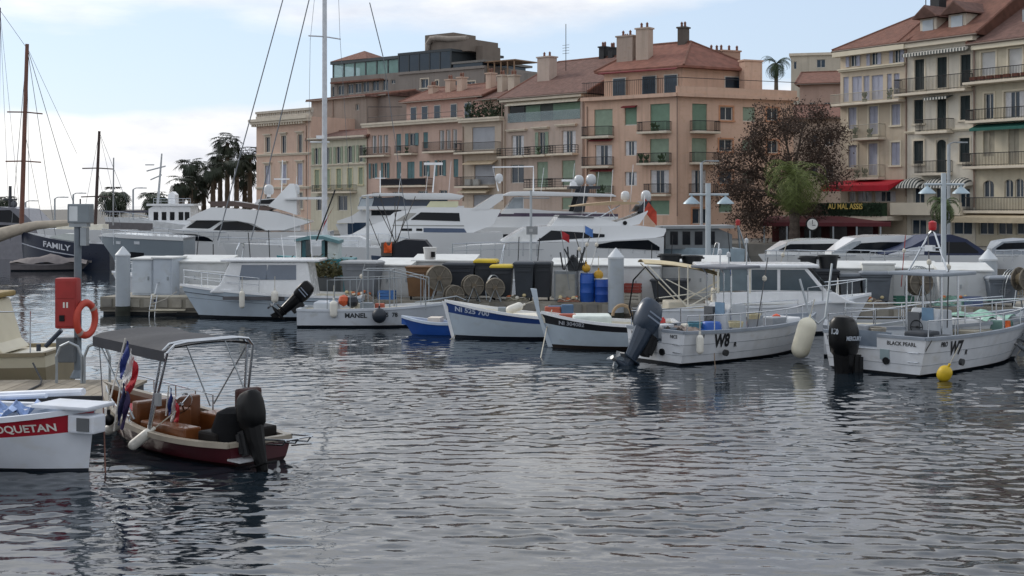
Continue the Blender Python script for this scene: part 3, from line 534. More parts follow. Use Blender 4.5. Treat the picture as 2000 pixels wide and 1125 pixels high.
for x0, x1, yb, yt in ((470, 545, 165, 85), (600, 680, 150, 65)):
    s0, z0, s1, z1 = b.F.rect(Z7(x0, yt), Z7(x1, yb), 1.0); dm = b.put(MB().box(s0, s1, .8, 5, zt+.3, z1), 'dormer', wall('c0b29a'))
    c_ = (s0+s1)/2; b.put(MB().add([(s0-.4, .3, z1), (s1+.4, .3, z1), (c_, .3, z1+.9), (s0-.4, 6, z1), (s1+.4, 6, z1), (c_, 6, z1+.9), (s0-.4, .3, z1+.12), (s1+.4, .3, z1+.12), (c_, .3, z1+1.05), (s0-.4, 6, z1+.12), (s1+.4, 6, z1+.12), (c_, 6, z1+1.05)], [(0, 1, 2), (6, 7, 8), (6, 8, 11, 9), (7, 10, 11, 8), (0, 6, 9, 3), (1, 4, 10, 7), (0, 2, 5, 3), (1, 4, 5, 2), (3, 4, 5), (9, 10, 11), (0, 1, 7, 6)]), 'dormer_roof', TILE, dm)
    b.put(MB().box(s0+.3, s1-.3, .72, .79, zt+.7, z1-.15), 'dormer_pane', mat('a9b2b8', .15, 0, .1, 1), dm)
chimney(b, .5, 3.2, zt+1, zt+5.2, .45, IRON, pots=3); chimney(b, S1*.72, 6, zt+4, zt+6.8, .8, wall('4e4a46'), pots=3); drain(b, Z7, 712, 180, 950)
a = MB().tube([(-.6, 3, zt+1), (-.6, 3, zt+9.5)], .04, 5).tube([(-1.1, 3, zt+8.2), (0, 3, zt+8.2)], .02, 4).tube([(-1.0, 3, zt+8.8), (-.1, 3, zt+8.8)], .02, 4); b.put(a, 'antenna', IRON)
# right end house
b = mk('apartment_building', 'pale yellow house with long iron balconies and a green awning', Z7, 718, 1010, 212, 168, FR, 12, wall('c2b391'))
b.wins(Z7, 'r', [(742, 238, 808, 345), (866, 222, 930, 338)], m=WROLL, sur=CRM); b.wins(Z7, 'g', [(756, 428, 800, 545)], sur=CRM); b.wins(Z7, 'f', [(846, 417, 940, 540)], sur=CRM)
b.wins(Z7, 'l', [(751, 600, 803, 716), (866, 592, 915, 748)], m=mat('a39c8c', .75, 0, .1, 2, .4, wave=-9)); b.wins(Z7, 'g', [(750, 826, 800, 905), (848, 822, 888, 905), (896, 818, 936, 905)], arch=True)
b.wins(Z7, 'g', [(730, 1000, 800, 1075), (815, 1000, 885, 1075), (900, 1000, 970, 1075)]); b.balc(Z7, [(702, 312, 1000, 368), (714, 497, 1000, 548), (700, 700, 1000, 760), (706, 905, 1000, 965)], 1.1)
awn(b, Z7, 726, 1000, 562, 596, 1.0, mat('1d5a50', .8), val=.2); pm = MB(); s0 = b.F.sz(Z7(705, 370))[0]; zb = b.F.sz(Z7(820, 366))[1]
for i in range(9): x = s0+.4+i*.75; pm.box(x, x+.5, -.95, -.65, zb+.02, zb+.3)
b.put(pm, 'planter', mat('7d4a38', .8)); b.finish(); S1, zt = b.b[1], b.b[3]; roof(b, 0, S1, 0, 12, zt, 3.6, 0, 0, TILE); b.put(MB().box(-.1, S1+.1, -.5, -.003, zt-.4, zt-.02), 'cornice', CRM)
b.put(MB().box(S1*.45, S1*.75, 2.2, 5, zt+1.0, zt+2.6), 'skylight', mat('8f969a', .4))
# restaurant front, clock, awnings along the quay
r = thing('restaurant_front', 'dark red restaurant terrace below the hedge sign with long awning and grey posts', 'restaurant', at(1610, 440, 108)); r.location.z = QZ
F_ = Frame(1480, 112, -18); r.location = F_.O; r.location.z = QZ; r.rotation_euler.z = F_.a
Lr = F_.sz((1742, 440))[0]; MB().box(1, Lr-.5, 1.5, 4, 0, 1.9).build('wall', mat('4d1e20', .8, 0, .2, 1.5), r)
MB().add([(.5, 1.4, 2.2), (Lr, 1.4, 2.2), (Lr, -2.2, 1.7), (.5, -2.2, 1.7), (Lr, -2.2, 1.4), (.5, -2.2, 1.4)], [(0, 1, 2, 3), (3, 2, 4, 5)]).build('awning', mat('5c262b', .85, 0, .15, 2), r)
for i in range(6): MB().box(.8+i*(Lr-1.6)/5-.06, .8+i*(Lr-1.6)/5+.06, -2.1, -1.98, 0, 1.6).build('post', GALV, r)
for i in range(5): x = 1.6+i*2.1; MB().box(x, x+1.4, 1.4, 1.48, .2, 1.6).build('pane', mat('211618', .2), r)
wa = thing('shop_awning', 'wide beige shop awning below the pale yellow house', 'awning', at(1900, 440, 97)); F_ = Frame(1862, 103, -57); wa.location = F_.O; wa.location.z = QZ; wa.rotation_euler.z = F_.a
MB().add([(0, 2.5, 2.9), (11, 2.5, 2.9), (11, -.8, 2.2), (0, -.8, 2.2), (11, -.8, 1.8), (0, -.8, 1.8)], [(0, 1, 2, 3), (3, 2, 4, 5)]).build('canvas', mat('b3a58c', .85, 0, .1, 2), wa); MB().box(0, .1, 2.3, 2.4, 0, 2.9).box(10.9, 11, 2.3, 2.4, 0, 2.9).box(0, .08, -.75, -.67, 0, 2).box(10.9, 11, -.75, -.67, 0, 2).build('posts', GALV, wa)
ck = thing('clock', 'round white clock on a dark pole beside the bushy green palm', 'clock', at(1586, 438, 104)); ck.location.z = QZ; z = at(1586, 438, 104).z-QZ
MB().lathe([(.5, -.12), (.52, 0), (.5, .1)], (0, 0, z), 20, 'y').build('case', BLACK, ck); MB().lathe([(.42, -.14), (.42, -.125)], (0, 0, z), 20, 'y').build('dial', mat('d8d8d4', .5), ck); MB().box(-.02, .02, -.16, -.145, z, z+.33).box(-.02, .24, -.16, -.145, z-.1, z-.05).build('hands', BLACK, ck); MB().tube([(0, 0, 0), (0, 0, z-.5)], .07, 8).build('pole', BLACK, ck)
# houses up the hill behind the tree
for (x0, x1, yt, Y, deg, h, lab, gable, ws) in ((1545, 1650, 108, 210, -15, 'b7a98f', 'cream flat-roofed hill house above the brown tree', 0, [(1550, 120, 1556, 135), (1595, 116, 1612, 132)]), (1562, 1642, 165, 160, -20, 'b08772', 'rosy house stepping up the hill behind the brown tree', 1.8, [(1580, 200, 1592, 225), (1610, 200, 1622, 225)]), (1550, 1650, 232, 140, -10, 'b39a82', 'low house with faded red roof behind the brown tree', 1.6, [(1585, 262, 1598, 285), (1612, 260, 1628, 285), (1585, 320, 1598, 345), (1612, 320, 1628, 345)])):
    F_ = Frame(x0, Y, deg); b = mk('house', lab, lambda x, y: (x, y), x0, x1, yt, yt, F_, 10, wall(h)); b.wins(lambda x, y: (x, y), 'g', ws); b.finish()
    if gable: roof(b, 0, b.b[1], 0, 10, b.b[3], gable, 0, 0, TILE2)
    else: b.put(MB().box(-.3, b.b[1]+.3, -.3, 10.3, b.b[3], b.b[3]+.4), 'roof_slab', TRIM)
# ---------------------------------------------------------------- trees and palms
def leaf_mat(h, v=.4): return mat(h, .7, 0, v, 4)
def palm_mesh(nf, Lf, droop, fan, up=1.2, width=.5):
    mb = MB()
    for i in range(nf):
        az = i*2.39996+random.uniform(-.2, .2); e0 = random.uniform(-.9, up); Lq = Lf*random.uniform(.8, 1.1); pts = []
        p = Vector((0, 0, 0)); e = e0
        for k in range(8): pts.append(p.copy()); p = p+Vector((math.cos(az)*math.cos(e), math.sin(az)*math.cos(e), math.sin(e)))*Lq/7; e -= droop/7*(1+k*.25)
        side = Vector((-math.sin(az), math.cos(az), 0))
        mb.tube(pts, .035, 3, .01)
        if fan:
            c = pts[4]; d = (pts[5]-pts[4]).normalized(); n_ = side.cross(d)
            for j in range(13):
                a = (j-6)/6*1.9; v = d*math.cos(a)+side*math.sin(a); tip = c+v*Lq*.5*(1-.16*abs(a))-Vector((0, 0, .12*Lq*random.uniform(0, 1.4))); w = v.cross(n_)*.034*Lf
                mid = c+v*Lq*.26; mb.add([c, mid+w, tip, mid-w], [(0, 1, 2, 3)])
        else:
            for k in range(1, 22):
                t_ = k/22*7; i0 = min(6, int(t_)); q = pts[i0].lerp(pts[i0+1], t_-i0); d = (pts[i0+1]-pts[i0]).normalized()
                for sg in (-1, 1):
                    w = width*Lf*.42*math.sin(PI*(k/22)**.7*.96+.05); tip = q+side*sg*w*.85+d*w*.55-Vector((0, 0, w*random.uniform(.15, .55))); mb.add([q-d*.035, q+d*.035, tip], [(0, 1, 2)])
    return mb
def palm(px, py, Y, rad_px, label, h, fan=True, nf=34, group=None, trunk='5a4f42', z0=QZ, lean=0, tr=.22, droop=1.5, up=1.2):
    c = at(px, py, Y); rr = rad_px*Y/FP; r = thing('palm_tree', label, 'palm tree', (c.x-lean, c.y, z0), 0, group); hh = c.z-z0
    mb = MB(); rings = []; n = 18
    for i in range(n+1):
        t_ = i/n; q = tr*(1.25-.4*t_)*(1+.1*(i % 2)); rings.append([(lean*t_**2+q*math.cos(2*PI*k/9), q*math.sin(2*PI*k/9), hh*t_) for k in range(9)])
    mb.loft(rings).build('trunk', mat(trunk, .9, 0, .3, 6, .5, 12), r)
    cm = palm_mesh(nf, rr*1.15, droop, fan, up); cm.v = [(v[0]+lean, v[1], v[2]+hh) for v in cm.v]; cm.build('crown', leaf_mat(h), r)
    if fan:
        sk = MB()
        for i in range(34): a = random.uniform(0, 2*PI); zz = hh-random.uniform(.1, rr*1.3); q = Vector((lean+math.cos(a)*tr*1.1, math.sin(a)*tr*1.1, zz)); e = q+Vector((math.cos(a)*.45, math.sin(a)*.45, -random.uniform(.5, 1.1))); s_ = Vector((-math.sin(a), math.cos(a), 0))*.14; sk.add([q-s_*.4, q+s_*.4, e+s_, e-s_], [(0, 1, 2, 3)])
        sk.build('dead_frond_skirt', leaf_mat('4f4536'), r)
    return r
grp = 'tall fan palms beside the salmon block'
for px, py, Y, rp in ((372, 325, 186, 33), (398, 345, 192, 31), (416, 330, 182, 31), (444, 280, 188, 33), (430, 308, 196, 30), (462, 316, 184, 32), (488, 306, 190, 34), (356, 358, 180, 32), (382, 366, 190, 30), (478, 340, 194, 32)):
    palm(px, py, Y, rp, 'tall dark fan palm in the grove beside the salmon block', '26301f', group=grp, tr=.32, nf=30, up=1.45)
palm(222, 384, 150, 40, 'broad dark fan palm standing behind the slim brown mast', '27321f', nf=30); palm(302, 390, 160, 36, 'low fan palm behind the white trawler mast', '28331f', nf=28); palm(14, 392, 160, 24, 'dark fan palm behind the sleek grey motor yacht', '26301f', nf=26)
palm(84, 424, 170, 12, 'tiny distant palm on the low shore beyond the moored boats', '29331f', nf=18)
palm(1516, 125, 185, 34, 'tall feathery palm rising over the hill houses', '33452a', fan=False, nf=44, tr=.3)
palm(1552, 350, 105, 100, 'bushy yellow-green palm with drooping fronds beside the clock', '616c36', fan=False, nf=54, tr=.34, droop=2.5, up=1.35, trunk='4a4038')
palm(1842, 402, 97, 44, 'small palm with arching fronds in front of the striped dome awnings', '4a5a34', fan=False, nf=40, tr=.22, droop=1.9, trunk='5a4f45')
def tree(px0, py_base, Y, blobs, label):
    c = at(px0, py_base, Y); r = thing('plane_tree', label, 'tree', (c.x, c.y, QZ)); rnd = random.Random(5)
    tk = MB(); lv = MB(); P = lambda x, y: at(x, y, Y)-Vector((c.x, c.y, QZ))
    root = Vector((0, 0, 0)); fork = P(1545, 395); tk.tube([root, root.lerp(fork, .5)+Vector((.1, 0, 0)), fork], .38, 9, .26)
    for bx, by, br in blobs:
        ctr = P(bx, by)+Vector((0, rnd.uniform(-2, 2), 0)); rad = br*Y/FP*.86
        mid = fork.lerp(ctr, .5)+Vector((rnd.uniform(-.4, .4), rnd.uniform(-.4, .4), .4)); tk.tube([fork, mid, ctr], .17, 6, .05)
        for j in range(9):
            d = Vector((rnd.gauss(0, 1), rnd.gauss(0, 1), rnd.gauss(0, 1))).normalized(); e = ctr+d*rad*rnd.uniform(.6, 1.1); st = mid.lerp(ctr, rnd.uniform(.2, 1)); m_ = st.lerp(e, .5)+Vector((0, 0, .15)); tk.tube([st, m_, e], .045, 4, .012)
            for k in range(3):
                f = e+Vector((rnd.gauss(0, .5), rnd.gauss(0, .5), rnd.gauss(0, .4))); tk.tube([m_.lerp(e, .5), f], .018, 3, .008)
                for n_ in range(int(52*rad)):
                    q = f+Vector((rnd.gauss(0, .42), rnd.gauss(0, .42), rnd.gauss(0, .38))); a = Vector((rnd.uniform(-1, 1), rnd.uniform(-1, 1), rnd.uniform(-1, 1)))*.095; b_ = Vector((rnd.uniform(-1, 1), rnd.uniform(-1, 1), rnd.uniform(-1, 1)))*.07; lv.add([q-a, q+b_, q+a, q-b_], [(0, 1, 2, 3)])
    tk.build('trunk', mat('4a4039', .9, 0, .25, 4), r); lv.build('crown', mat('4b3c33', .85, 0, .45, 1.6), r)
tree(1548, 462, 110, [(1460, 270, 42), (1520, 240, 40), (1575, 235, 42), (1622, 262, 26), (1432, 325, 28), (1480, 320, 42), (1540, 300, 45), (1600, 300, 40), (1425, 370, 28), (1470, 385, 38), (1520, 370, 40), (1500, 425, 30), (1620, 345, 28), (1455, 425, 24), (1580, 400, 28)], 'bare-branched plane tree holding dry brown leaves between the peach and beige houses')
# ---------------------------------------------------------------- boat kit
class Hull:
    def __init__(s, parent, L, B, sheer, tr=.85, p=2.2, rake=.6, wf=.8, band=None, dbl=False, mh=None, mband=None, mbot=None, mrail=None, mdeck=None, drop=.4, boot=.08, draft=.3, tmid=.42, stripes=(), cap=.09, well=None):
        s.L, s.B, s.sh, s.tr, s.p, s.rake, s.wf, s.dbl, s.draft, s.tm, s.parent = L, B, sheer, tr, p, rake, wf, dbl, draft, tmid, parent
        mh = mh or GEL; mbot = mbot or mat('1c222c', .6, 0, .2, 3); mrail = mrail or mh; mdeck = mdeck or CREAM
        us = [i/22 for i in range(23)]; us[-1] = .9995
        rb = 1-(band or 0)
        def part(name, m, ra, rb_, k, absz=False):
            mb = MB()
            for sg in (1, -1):
                rows = []
                for i in range(k+1):
                    row = []
                    for u in us:
                        zt, zb = ra(u), rb_(u); z = zt+(zb-zt)*i/k; row.append((s.X(u, z), sg*s.hb(u, z), z))
                    rows.append(row)
                mb.loft(rows, closed=False)
            if not dbl:
                for i in range(k):
                    z1 = ra(0)+(rb_(0)-ra(0))*i/k; z2 = ra(0)+(rb_(0)-ra(0))*(i+1)/k
                    sp = [(s.hb(0, z1), -s.hb(0, z1), -s.hb(0, z2), s.hb(0, z2))] if not (well and z2 >= well[2]) else [(s.hb(0, z1), well[1], well[1], s.hb(0, z2)), (well[0], -s.hb(0, z1), -s.hb(0, z2), well[0])]
                    for ya, yb, yc, yd in sp: mb.add([(s.X(0, z1), ya, z1), (s.X(0, z1), yb, z1), (s.X(0, z2), yc, z2), (s.X(0, z2), yd, z2)], [(0, 1, 2, 3)])
            return mb.build(name, m, parent, smooth=True)
        zb_ = lambda u: s.zs(u)-(s.zs(u)-boot)*(band or 0)
        if band: part('sheer_band', mband, s.zs, zb_, 2)
        part('hull', mh, zb_ if band else s.zs, lambda u: boot, 5); part('bottom_paint', mbot, lambda u: boot, lambda u: -draft, 3)
        rail = MB(); inn = MB(); dk = []
        for sg in (1, -1):
            A = []
            for u in us:
                z = s.zs(u); h = s.hb(u, z); x = s.X(u, z); hi = max(.002, h-cap)
                A.append([(x, sg*(h+.025), z-.05), (x, sg*(h+.025), z+.03), (x, sg*hi, z+.03), (x, sg*hi, z-.05)])
            rail.loft(A)
            inn.loft([[(s.X(u, s.zs(u)), sg*max(.002, s.hb(u, s.zs(u))-cap), s.zs(u)-.05) for u in us], [(s.X(u, s.zs(u)), sg*max(.002, s.hb(u, s.zs(u))-cap-.04), s.zs(u)-drop) for u in us]], closed=False)
        if not dbl:
            z = s.zs(0); h = s.hb(0, z)
            for ya, yb in ([(-h+.02, h-.02)] if not well else [(-h+.02, well[0]), (well[1], h-.02)]):
                rail.box(-.02, .1, ya, yb, z-.045, z+.025); inn.box(.06, .08, ya+.03, yb-.03, z-drop, z-.046)
            if well:
                zl = well[2]-.12; wm_ = MB().box(.62, .64, well[0], well[1], zl, z+.02).box(0.01, .62, well[0]-.02, well[0], zl, z+.02).box(0.01, .62, well[1], well[1]+.02, zl, z+.02).box(0.01, .62, well[0], well[1], zl-.02, zl); wm_.build('motor_well', mat('6f7a86', .6, 0, .15, 3), parent)
        rail.build('gunwale', mrail, parent); inn.build('inner_side', mdeck, parent)
        d = MB(); d.loft([[(s.X(u, s.zs(u)), sg*max(.001, s.hb(u, s.zs(u))-cap-.04), s.zs(u)-drop) for u in us] for sg in (1, -1)], closed=False); d.build('sole', mdeck, parent)
        for z_, m, r_ in stripes:
            st = MB()
            for sg in (1, -1): st.tube([(s.X(u, s.zs(u)*z_), sg*(s.hb(u, s.zs(u)*z_)+.003), s.zs(u)*z_) for u in us], r_, 5)
            if not dbl: z = s.zs(0)*z_; st.tube([(-.003, s.hb(0, z), z), (-.003, -s.hb(0, z), z)], r_, 5)
            st.build('strake', m, parent)
    def zs(s, u):
        a = s.sh
        if len(a) == 3: q = (a[2][1]-2*a[1][1]+a[0][1])*2; return a[0][1]+(a[2][1]-a[0][1]-q)*u+q*u*u
        return chain(a, u)
    def plan(s, u):
        if s.dbl: return max(.0005, math.sin(PI*min(1, max(0, u))))**.55
        if u < s.tm: return s.tr+(1-s.tr)*math.sin(u/s.tm*PI/2)
        return max(0, 1-((u-s.tm)/(1-s.tm))**s.p)
    def X(s, u, z):
        k = 1-z/s.zs(1); x = u*(s.L-s.rake*k)
        return x+(s.rake*k*(1-u) if s.dbl else 0)
    def hb(s, u, z):
        w = s.wf-.3*u*u*(0 if s.dbl else 1); zt = s.zs(u)
        f = w+(1-w)*max(0, min(1, z/zt))**.8 if z >= 0 else w*(1+z/s.draft*.75)
        return s.B/2*s.plan(u)*f
    def text(s, body, x, z, size, side, m, bold=.012, sx=1, name='lettering', slope=0):
        tb = text_mb(body, size, bold, sx); out = []
        for a, b_, _ in tb.v:
            xx = x+(a if side < 0 else -a); zz = z+b_+slope*(xx-x); u = max(0, min(1, xx/(s.L-s.rake*(1-zz/s.zs(1))))); out.append((xx, side*(s.hb(u, zz)+.012), zz))
        tb.v = out; return tb.build(name, m, s.parent)
    def ttext(s, body, y, z, size, m, bold=.008, sx=1, name='transom_lettering'):
        tb = text_mb(body, size, bold, sx); tb.v = [(-.012, y-a, z+b_) for a, b_, _ in tb.v]; return tb.build(name, m, s.parent)
    def pt(s, u, side, dz=0, inn=.05): z = s.zs(u); return Vector((s.X(u, z), side*max(0, s.hb(u, z)-inn), z+dz))
    def rail(s, u0, u1, side, h=.45, r=.018, n=5, m=None, mid=False, name='hand_rail'):
        mb = MB(); ps = [s.pt(u0+(u1-u0)*i/12, side, h) for i in range(13)]
        mb.tube([s.pt(u0, side, .02)]+ps+[s.pt(u1, side, .02)], r, 6)
        if mid: mb.tube([s.pt(u0+(u1-u0)*i/12, side, h*.55) for i in range(13)], r*.7, 5)
        for i in range(1, n): u = u0+(u1-u0)*i/n; mb.tube([s.pt(u, side, .02), s.pt(u, side, h)], r*.9, 5)
        return mb.build(name, m or CHROME, s.parent)
def outboard(parent, x, y, z, s, m, tilt=0, lab=None, tm=None, tb=None):
    M_x = Matrix.Translation((x, y, z)) @ Matrix.Rotation(tilt, 4, 'Y') @ Matrix.Scale(s, 4)
    o = MB(); rings = []
    for t_, l, w, ox in ((.12, .36, .26, -.30), (.2, .52, .36, -.30), (.38, .58, .41, -.31), (.58, .57, .40, -.33), (.74, .5, .34, -.35), (.82, .36, .24, -.36), (.845, .16, .1, -.36)):
        rings.append([(ox+l/2*math.copysign(abs(math.cos(a))**.6, math.cos(a)), w/2*math.copysign(abs(math.sin(a))**.6, math.sin(a)), t_) for a in [2*PI*i/18 for i in range(18)]])
    o.loft(rings).xf(M_x); r = o.build('outboard_motor', m, parent, smooth=True, label=lab)
    l_ = MB(); l_.loft([[(ox+l/2*math.cos(a), w/2*math.sin(a), t_) for a in [2*PI*i/10 for i in range(10)]] for t_, l, w, ox in ((.16, .46, .34, -.3), (-.08, .42, .29, -.29), (-.4, .34, .2, -.3), (-.7, .3, .11, -.31))])
    l_.box(-.62, -.12, -.13, .13, -.56, -.535); l_.loft([[(-.02-.66*i/8, .085*math.sin(PI*(i+.6)/9)*math.cos(a), -.74+.085*math.sin(PI*(i+.6)/9)*math.sin(a)) for a in [2*PI*k/10 for k in range(10)]] for i in range(9)]); l_.prism([(-.2, -.78), (-.45, -.78), (-.5, -1.0), (-.36, -1.0)], -.012, .012)
    l_.xf(M_x).build('drive_leg', m, r); MB().box(-.12, .06, -.12, .12, -.3, .16).box(-.02, .08, -.16, -.12, -.25, .12).box(-.02, .08, .12, .16, -.25, .12).xf(M_x).build('bracket', RUBBER, r)
    pr = MB().lathe([(.05, -.78), (.05, -.68), (.03, -.66)], (0, 0, -.74), 8, 'x')
    for k in range(3): a = k*2.094; c_, s_ = math.cos(a), math.sin(a); pr.add([(-.70, .03*c_, -.74+.03*s_), (-.76, .17*math.cos(a-.35), -.74+.17*math.sin(a-.35)), (-.72, .2*c_, -.74+.2*s_), (-.69, .16*math.cos(a+.4), -.74+.16*math.sin(a+.4))], [(0, 1, 2, 3)])
    pr.xf(M_x).build('propeller', mat('8d8f90', .35, .7), r)
    if tm == '-':
        for sg in (1, -1):
            for zz in (.4, .5): MB().box(-.5, -.12, sg*.2-.008, sg*.2+.008, zz, zz+.035).xf(M_x).build('stripe_decal', tb or mat('7f8a9a', .4), r)
    elif tm:
        for sg in (1, -1):
            q = text_mb(tm, .1, .004); q.v = [(-.32+(a if sg < 0 else -a)*1.0, sg*.207, .45+b_) for a, b_, _ in q.v]; q.xf(M_x).build('decal', tb or mat('b8bcc2', .4), r)
        q = text_mb('150', .13, .004); q.v = [(-.612, -a*.8, .56+b_) for a, b_, _ in q.v]; q.xf(M_x).build('decal', tb or mat('b8bcc2', .4), r)
    return r
def fender(p, L, r, m, label, lean=(0, 0), group=None, ball=False, cat='fender'):
    o = thing('fender', label, cat, p, 0, group); o.rotation_euler = (lean[0], lean[1], 0)
    prof = [(.01, -L/2)]+[(r*math.cos(a), -L/2+r*(1+math.sin(a))) for a in [-PI/2+PI/2*i/5 for i in range(1, 6)]]+[(r*math.cos(a), L/2-r+r*math.sin(a)) for a in [PI/2*i/5 for i in range(5)]]+[(.03, L/2), (.03, L/2+.07), (.005, L/2+.08)]
    MB().lathe(prof, n=14).build('body', m, o, smooth=True); MB().tube([(0, 0, L/2+.05), (0, .03, L/2+.5)], .012, 5).build('rope', ROPE, o); return o
FW = mat('d9d6cc', .45, 0, .08, 6, dirt=.2)
def rod(mb, a, b, r=.012): mb.tube([a, b], r, 5)
# ---------------------------------------------------------------- left dock and service post
dock = thing('dock', 'grey timber finger dock carrying the red service post', 'dock', (-14, 25.7, 0))
for i in range(46):
    x = 6.65-i*.145; MB().box(x-.138, x, -1.15, 1.12, .52, .57+random.uniform(0, .008)).build('plank', mat(random.choice(('8b8273', '80786b', '948b7c')), .85, 0, .2, 3, .3, 30), dock)
MB().box(-.1, 6.6, -1.1, 1.05, .08, .515).build('float', mat('4a4b4d', .8, 0, .2, 2), dock); MB().box(-.1, 6.62, -1.2, -1.152, .3, .58).build('fender_strip', mat('3b3d42', .7), dock)
for x in (5.0, 5.55):
    MB().tube([(x, .6, .57), (x, .6, 1.1), (x+.08, .6, 1.3), (x+.25, .6, 1.38), (x+.42, .6, 1.3), (x+.5, .6, 1.1), (x+.5, .6, .57)], .03, 8).build('ladder_hoop', GALV, dock)
# service post
pb = ground(152, 738, .57); post = thing('service_post', 'grey metal service post with lamp box standing on the timber dock', 'post', pb)
k = FP/pb.y
MB().tube([(0, 0, 0), (0, 0, 3.15)], .075, 12).lathe([(.16, 0), (.16, .02), (.09, .16)], n=12).build('pole', mat('6f7880', .5, .3, .15, 4), post)
MB().box(-.16, .28, -.17, .17, 3.16, 3.55).build('lamp_box', mat('7f878c', .45, .2, .12, 3), post, bevel=.02); MB().box(-.12, .05, -.175, -.171, 3.2, 3.5).build('lamp_lens', mat('c9ced0', .2), post); MB().box(-.14, .22, -.12, .12, 3.08, 3.155).box(.08, .2, -.1, .1, 2.7, 3.07).build('bracket', GALV, post); MB().lathe([(.015, 0), (.015, .1)], (.05, 0, 3.55), 6).build('sensor', IRON, post)
MB().box(-.36, .0, -.26, -.08, .34, .84).build('meter_box', mat('5f6468', .55, .3, .15, 3), post, bevel=.015)
rb = thing('safety_cabinet', 'red fire cabinet mounted on the service post above the meter box', 'cabinet', pb+Vector((-.16, -.1, 1.02)))
RDP = mat('9c2b28', .5, 0, .12, 2, dirt=.25); MB().box(-.23, .23, -.16, .12, 0, 1.03).build('body', RDP, rb, bevel=.05, smooth=True); MB().box(-.19, .19, -.172, -.161, .62, .97).build('upper_door', RDP, rb, bevel=.004); MB().box(-.19, .19, -.172, -.161, .06, .57).build('lower_door', RDP, rb, bevel=.004)
q = text_mb('11', .13, .012); q.v = [(a+.0, -.176, b_+.48) for a, b_, _ in q.v]; q.build('number', mat('d8d4cc', .6), rb); MB().box(-.12, -.02, -.2, -.173, .16, .28).build('latch', BLACK, rb)
lb = thing('lifebuoy', 'orange lifebuoy hanging on the side of the red cabinet', 'lifebuoy', pb+Vector((.17, -.02, 1.2)), R(66)); OR = mat('b8412f', .5, 0, .12, 4, dirt=.2)
t_ = MB(); t_.loft([[((.27+.075*math.cos(b_))*math.cos(a), .06*math.sin(b_), (.33+.075*math.cos(b_))*math.sin(a)) for b_ in [2*PI*j/10 for j in range(10)]] for a in [2*PI*i/28 for i in range(29)]], caps=False); t_.build('ring', OR, lb, smooth=True)
for a in (.6, 3.9): t_ = MB(); t_.loft([[((.27+.079*math.cos(b_))*math.cos(a+i*.08), .064*math.sin(b_), (.33+.079*math.cos(b_))*math.sin(a+i*.08)) for b_ in [2*PI*j/10 for j in range(10)]] for i in range(4)], caps=False); t_.build('reflective_band', mat('a88f88', .5), lb, smooth=True)
# ---------------------------------------------------------------- cream boat at the left edge
c = at(98, 745, 27.9); c.z = 0
bt = thing('motorboat', 'cream motorboat with slanted wheelhouse moored beyond the timber dock', 'boat', (c.x-.1, c.y+1.0, 0), PI)
Hc = Hull(bt, 6.5, 2.2, [(0, .98), (.5, 1.02), (1, 1.4)], tr=.95, mh=mat('8a7f66', .5, 0, .1, 2, dirt=.2), band=.32, mband=mat('cfc7ae', .4, 0, .06, 2), drop=.05)
MB().prism([(.95, .95), (1.15, 1.15), (1.42, 2.05), (3.2, 2.1), (3.6, 1.0)], -.8, .8).build('wheelhouse', mat('cac3ac', .4, 0, .06, 2), bt, bevel=.05)
MB().prism([(1.33, 1.42), (1.5, 1.92), (1.85, 1.93), (1.85, 1.4)], .802, .82).build('side_window', mat('7fa6a0', .1, 0, .1, 1), bt); MB().prism([(1.95, 1.4), (1.95, 1.93), (2.7, 1.93), (2.8, 1.4)], .802, .82).build('side_window', mat('7fa6a0', .1, 0, .1, 1), bt)
MB().box(1.3, 3.3, -.85, .85, 2.08, 2.2).build('roof', mat('8f7a4a', .6), bt, bevel=.04); Hc.rail(.05, .5, 1, .9, .015, 4)
MB().tube([(.25, .7, 1.0), (.25, .7, 1.15)], .05, 8).tube([(.1, .7, 1.1), (-.25, .75, 1.45)], .05, 8).build('cleat_winch', mat('3a4350', .5), bt)
tag(MB().tube([(c.x, 26.9, .9), (c.x+.35, 26.4, .62), (c.x+.5, 25.9, .6), (c.x+.55, 25.0, .59), (c.x+.35, 24.55, .52), (c.x+.0, 24.1, .45)], .02, 6).build('mooring_line', mat('3d3f42', .9)), 'dark mooring line lying across the end of the timber dock', 'rope')
# ---------------------------------------------------------------- white boat with red name band
hd = R(-20); bow = ground(170, 919); st_ = bow-Vector((math.cos(hd), math.sin(hd), 0))*4.85
bt = thing('rowing_boat', 'white wooden boat with red name band and grey bow box', 'boat', (st_.x, st_.y, 0), hd)
WB = mat('d5dae2', .45, 0, .05, 3, dirt=.1)
H1 = Hull(bt, 5, 2.0, [(0, .9), (.5, .78), (1, .98)], p=3.4, rake=.12, wf=.66, band=.36, mh=WB, mband=mat('a3182b', .5, 0, .1, 3), mrail=WB, mdeck=mat('c2cbd6', .6, 0, .1, 3), drop=.3, boot=.04, tr=.7, cap=.13)
H1.text('ROQUETAN', 4.12, .69, .165, -1, mat('e4e0d8', .5), .004, 1.0, slope=.03); H1.rail(.0, .01, -1, .05, .01, 1, WB, name='toe_rail')
MB().box(4.72, 5.2, -.3, .0, .62, .9).build('bow_box', WB, bt, bevel=.03); MB().box(4.9, 5.12, -.32, -.301, .66, .86).build('bow_hatch', mat('5d6063', .6), bt); MB().box(4.1, 5.15, -.38, .3, .98, 1.04).build('bow_board', WB, bt, bevel=.02); MB().box(3.2, 3.5, -.8, .8, .78, .83).build('thwart', WB, bt); MB().box(2.0, 2.35, -.85, .85, .72, .77).build('thwart', WB, bt)
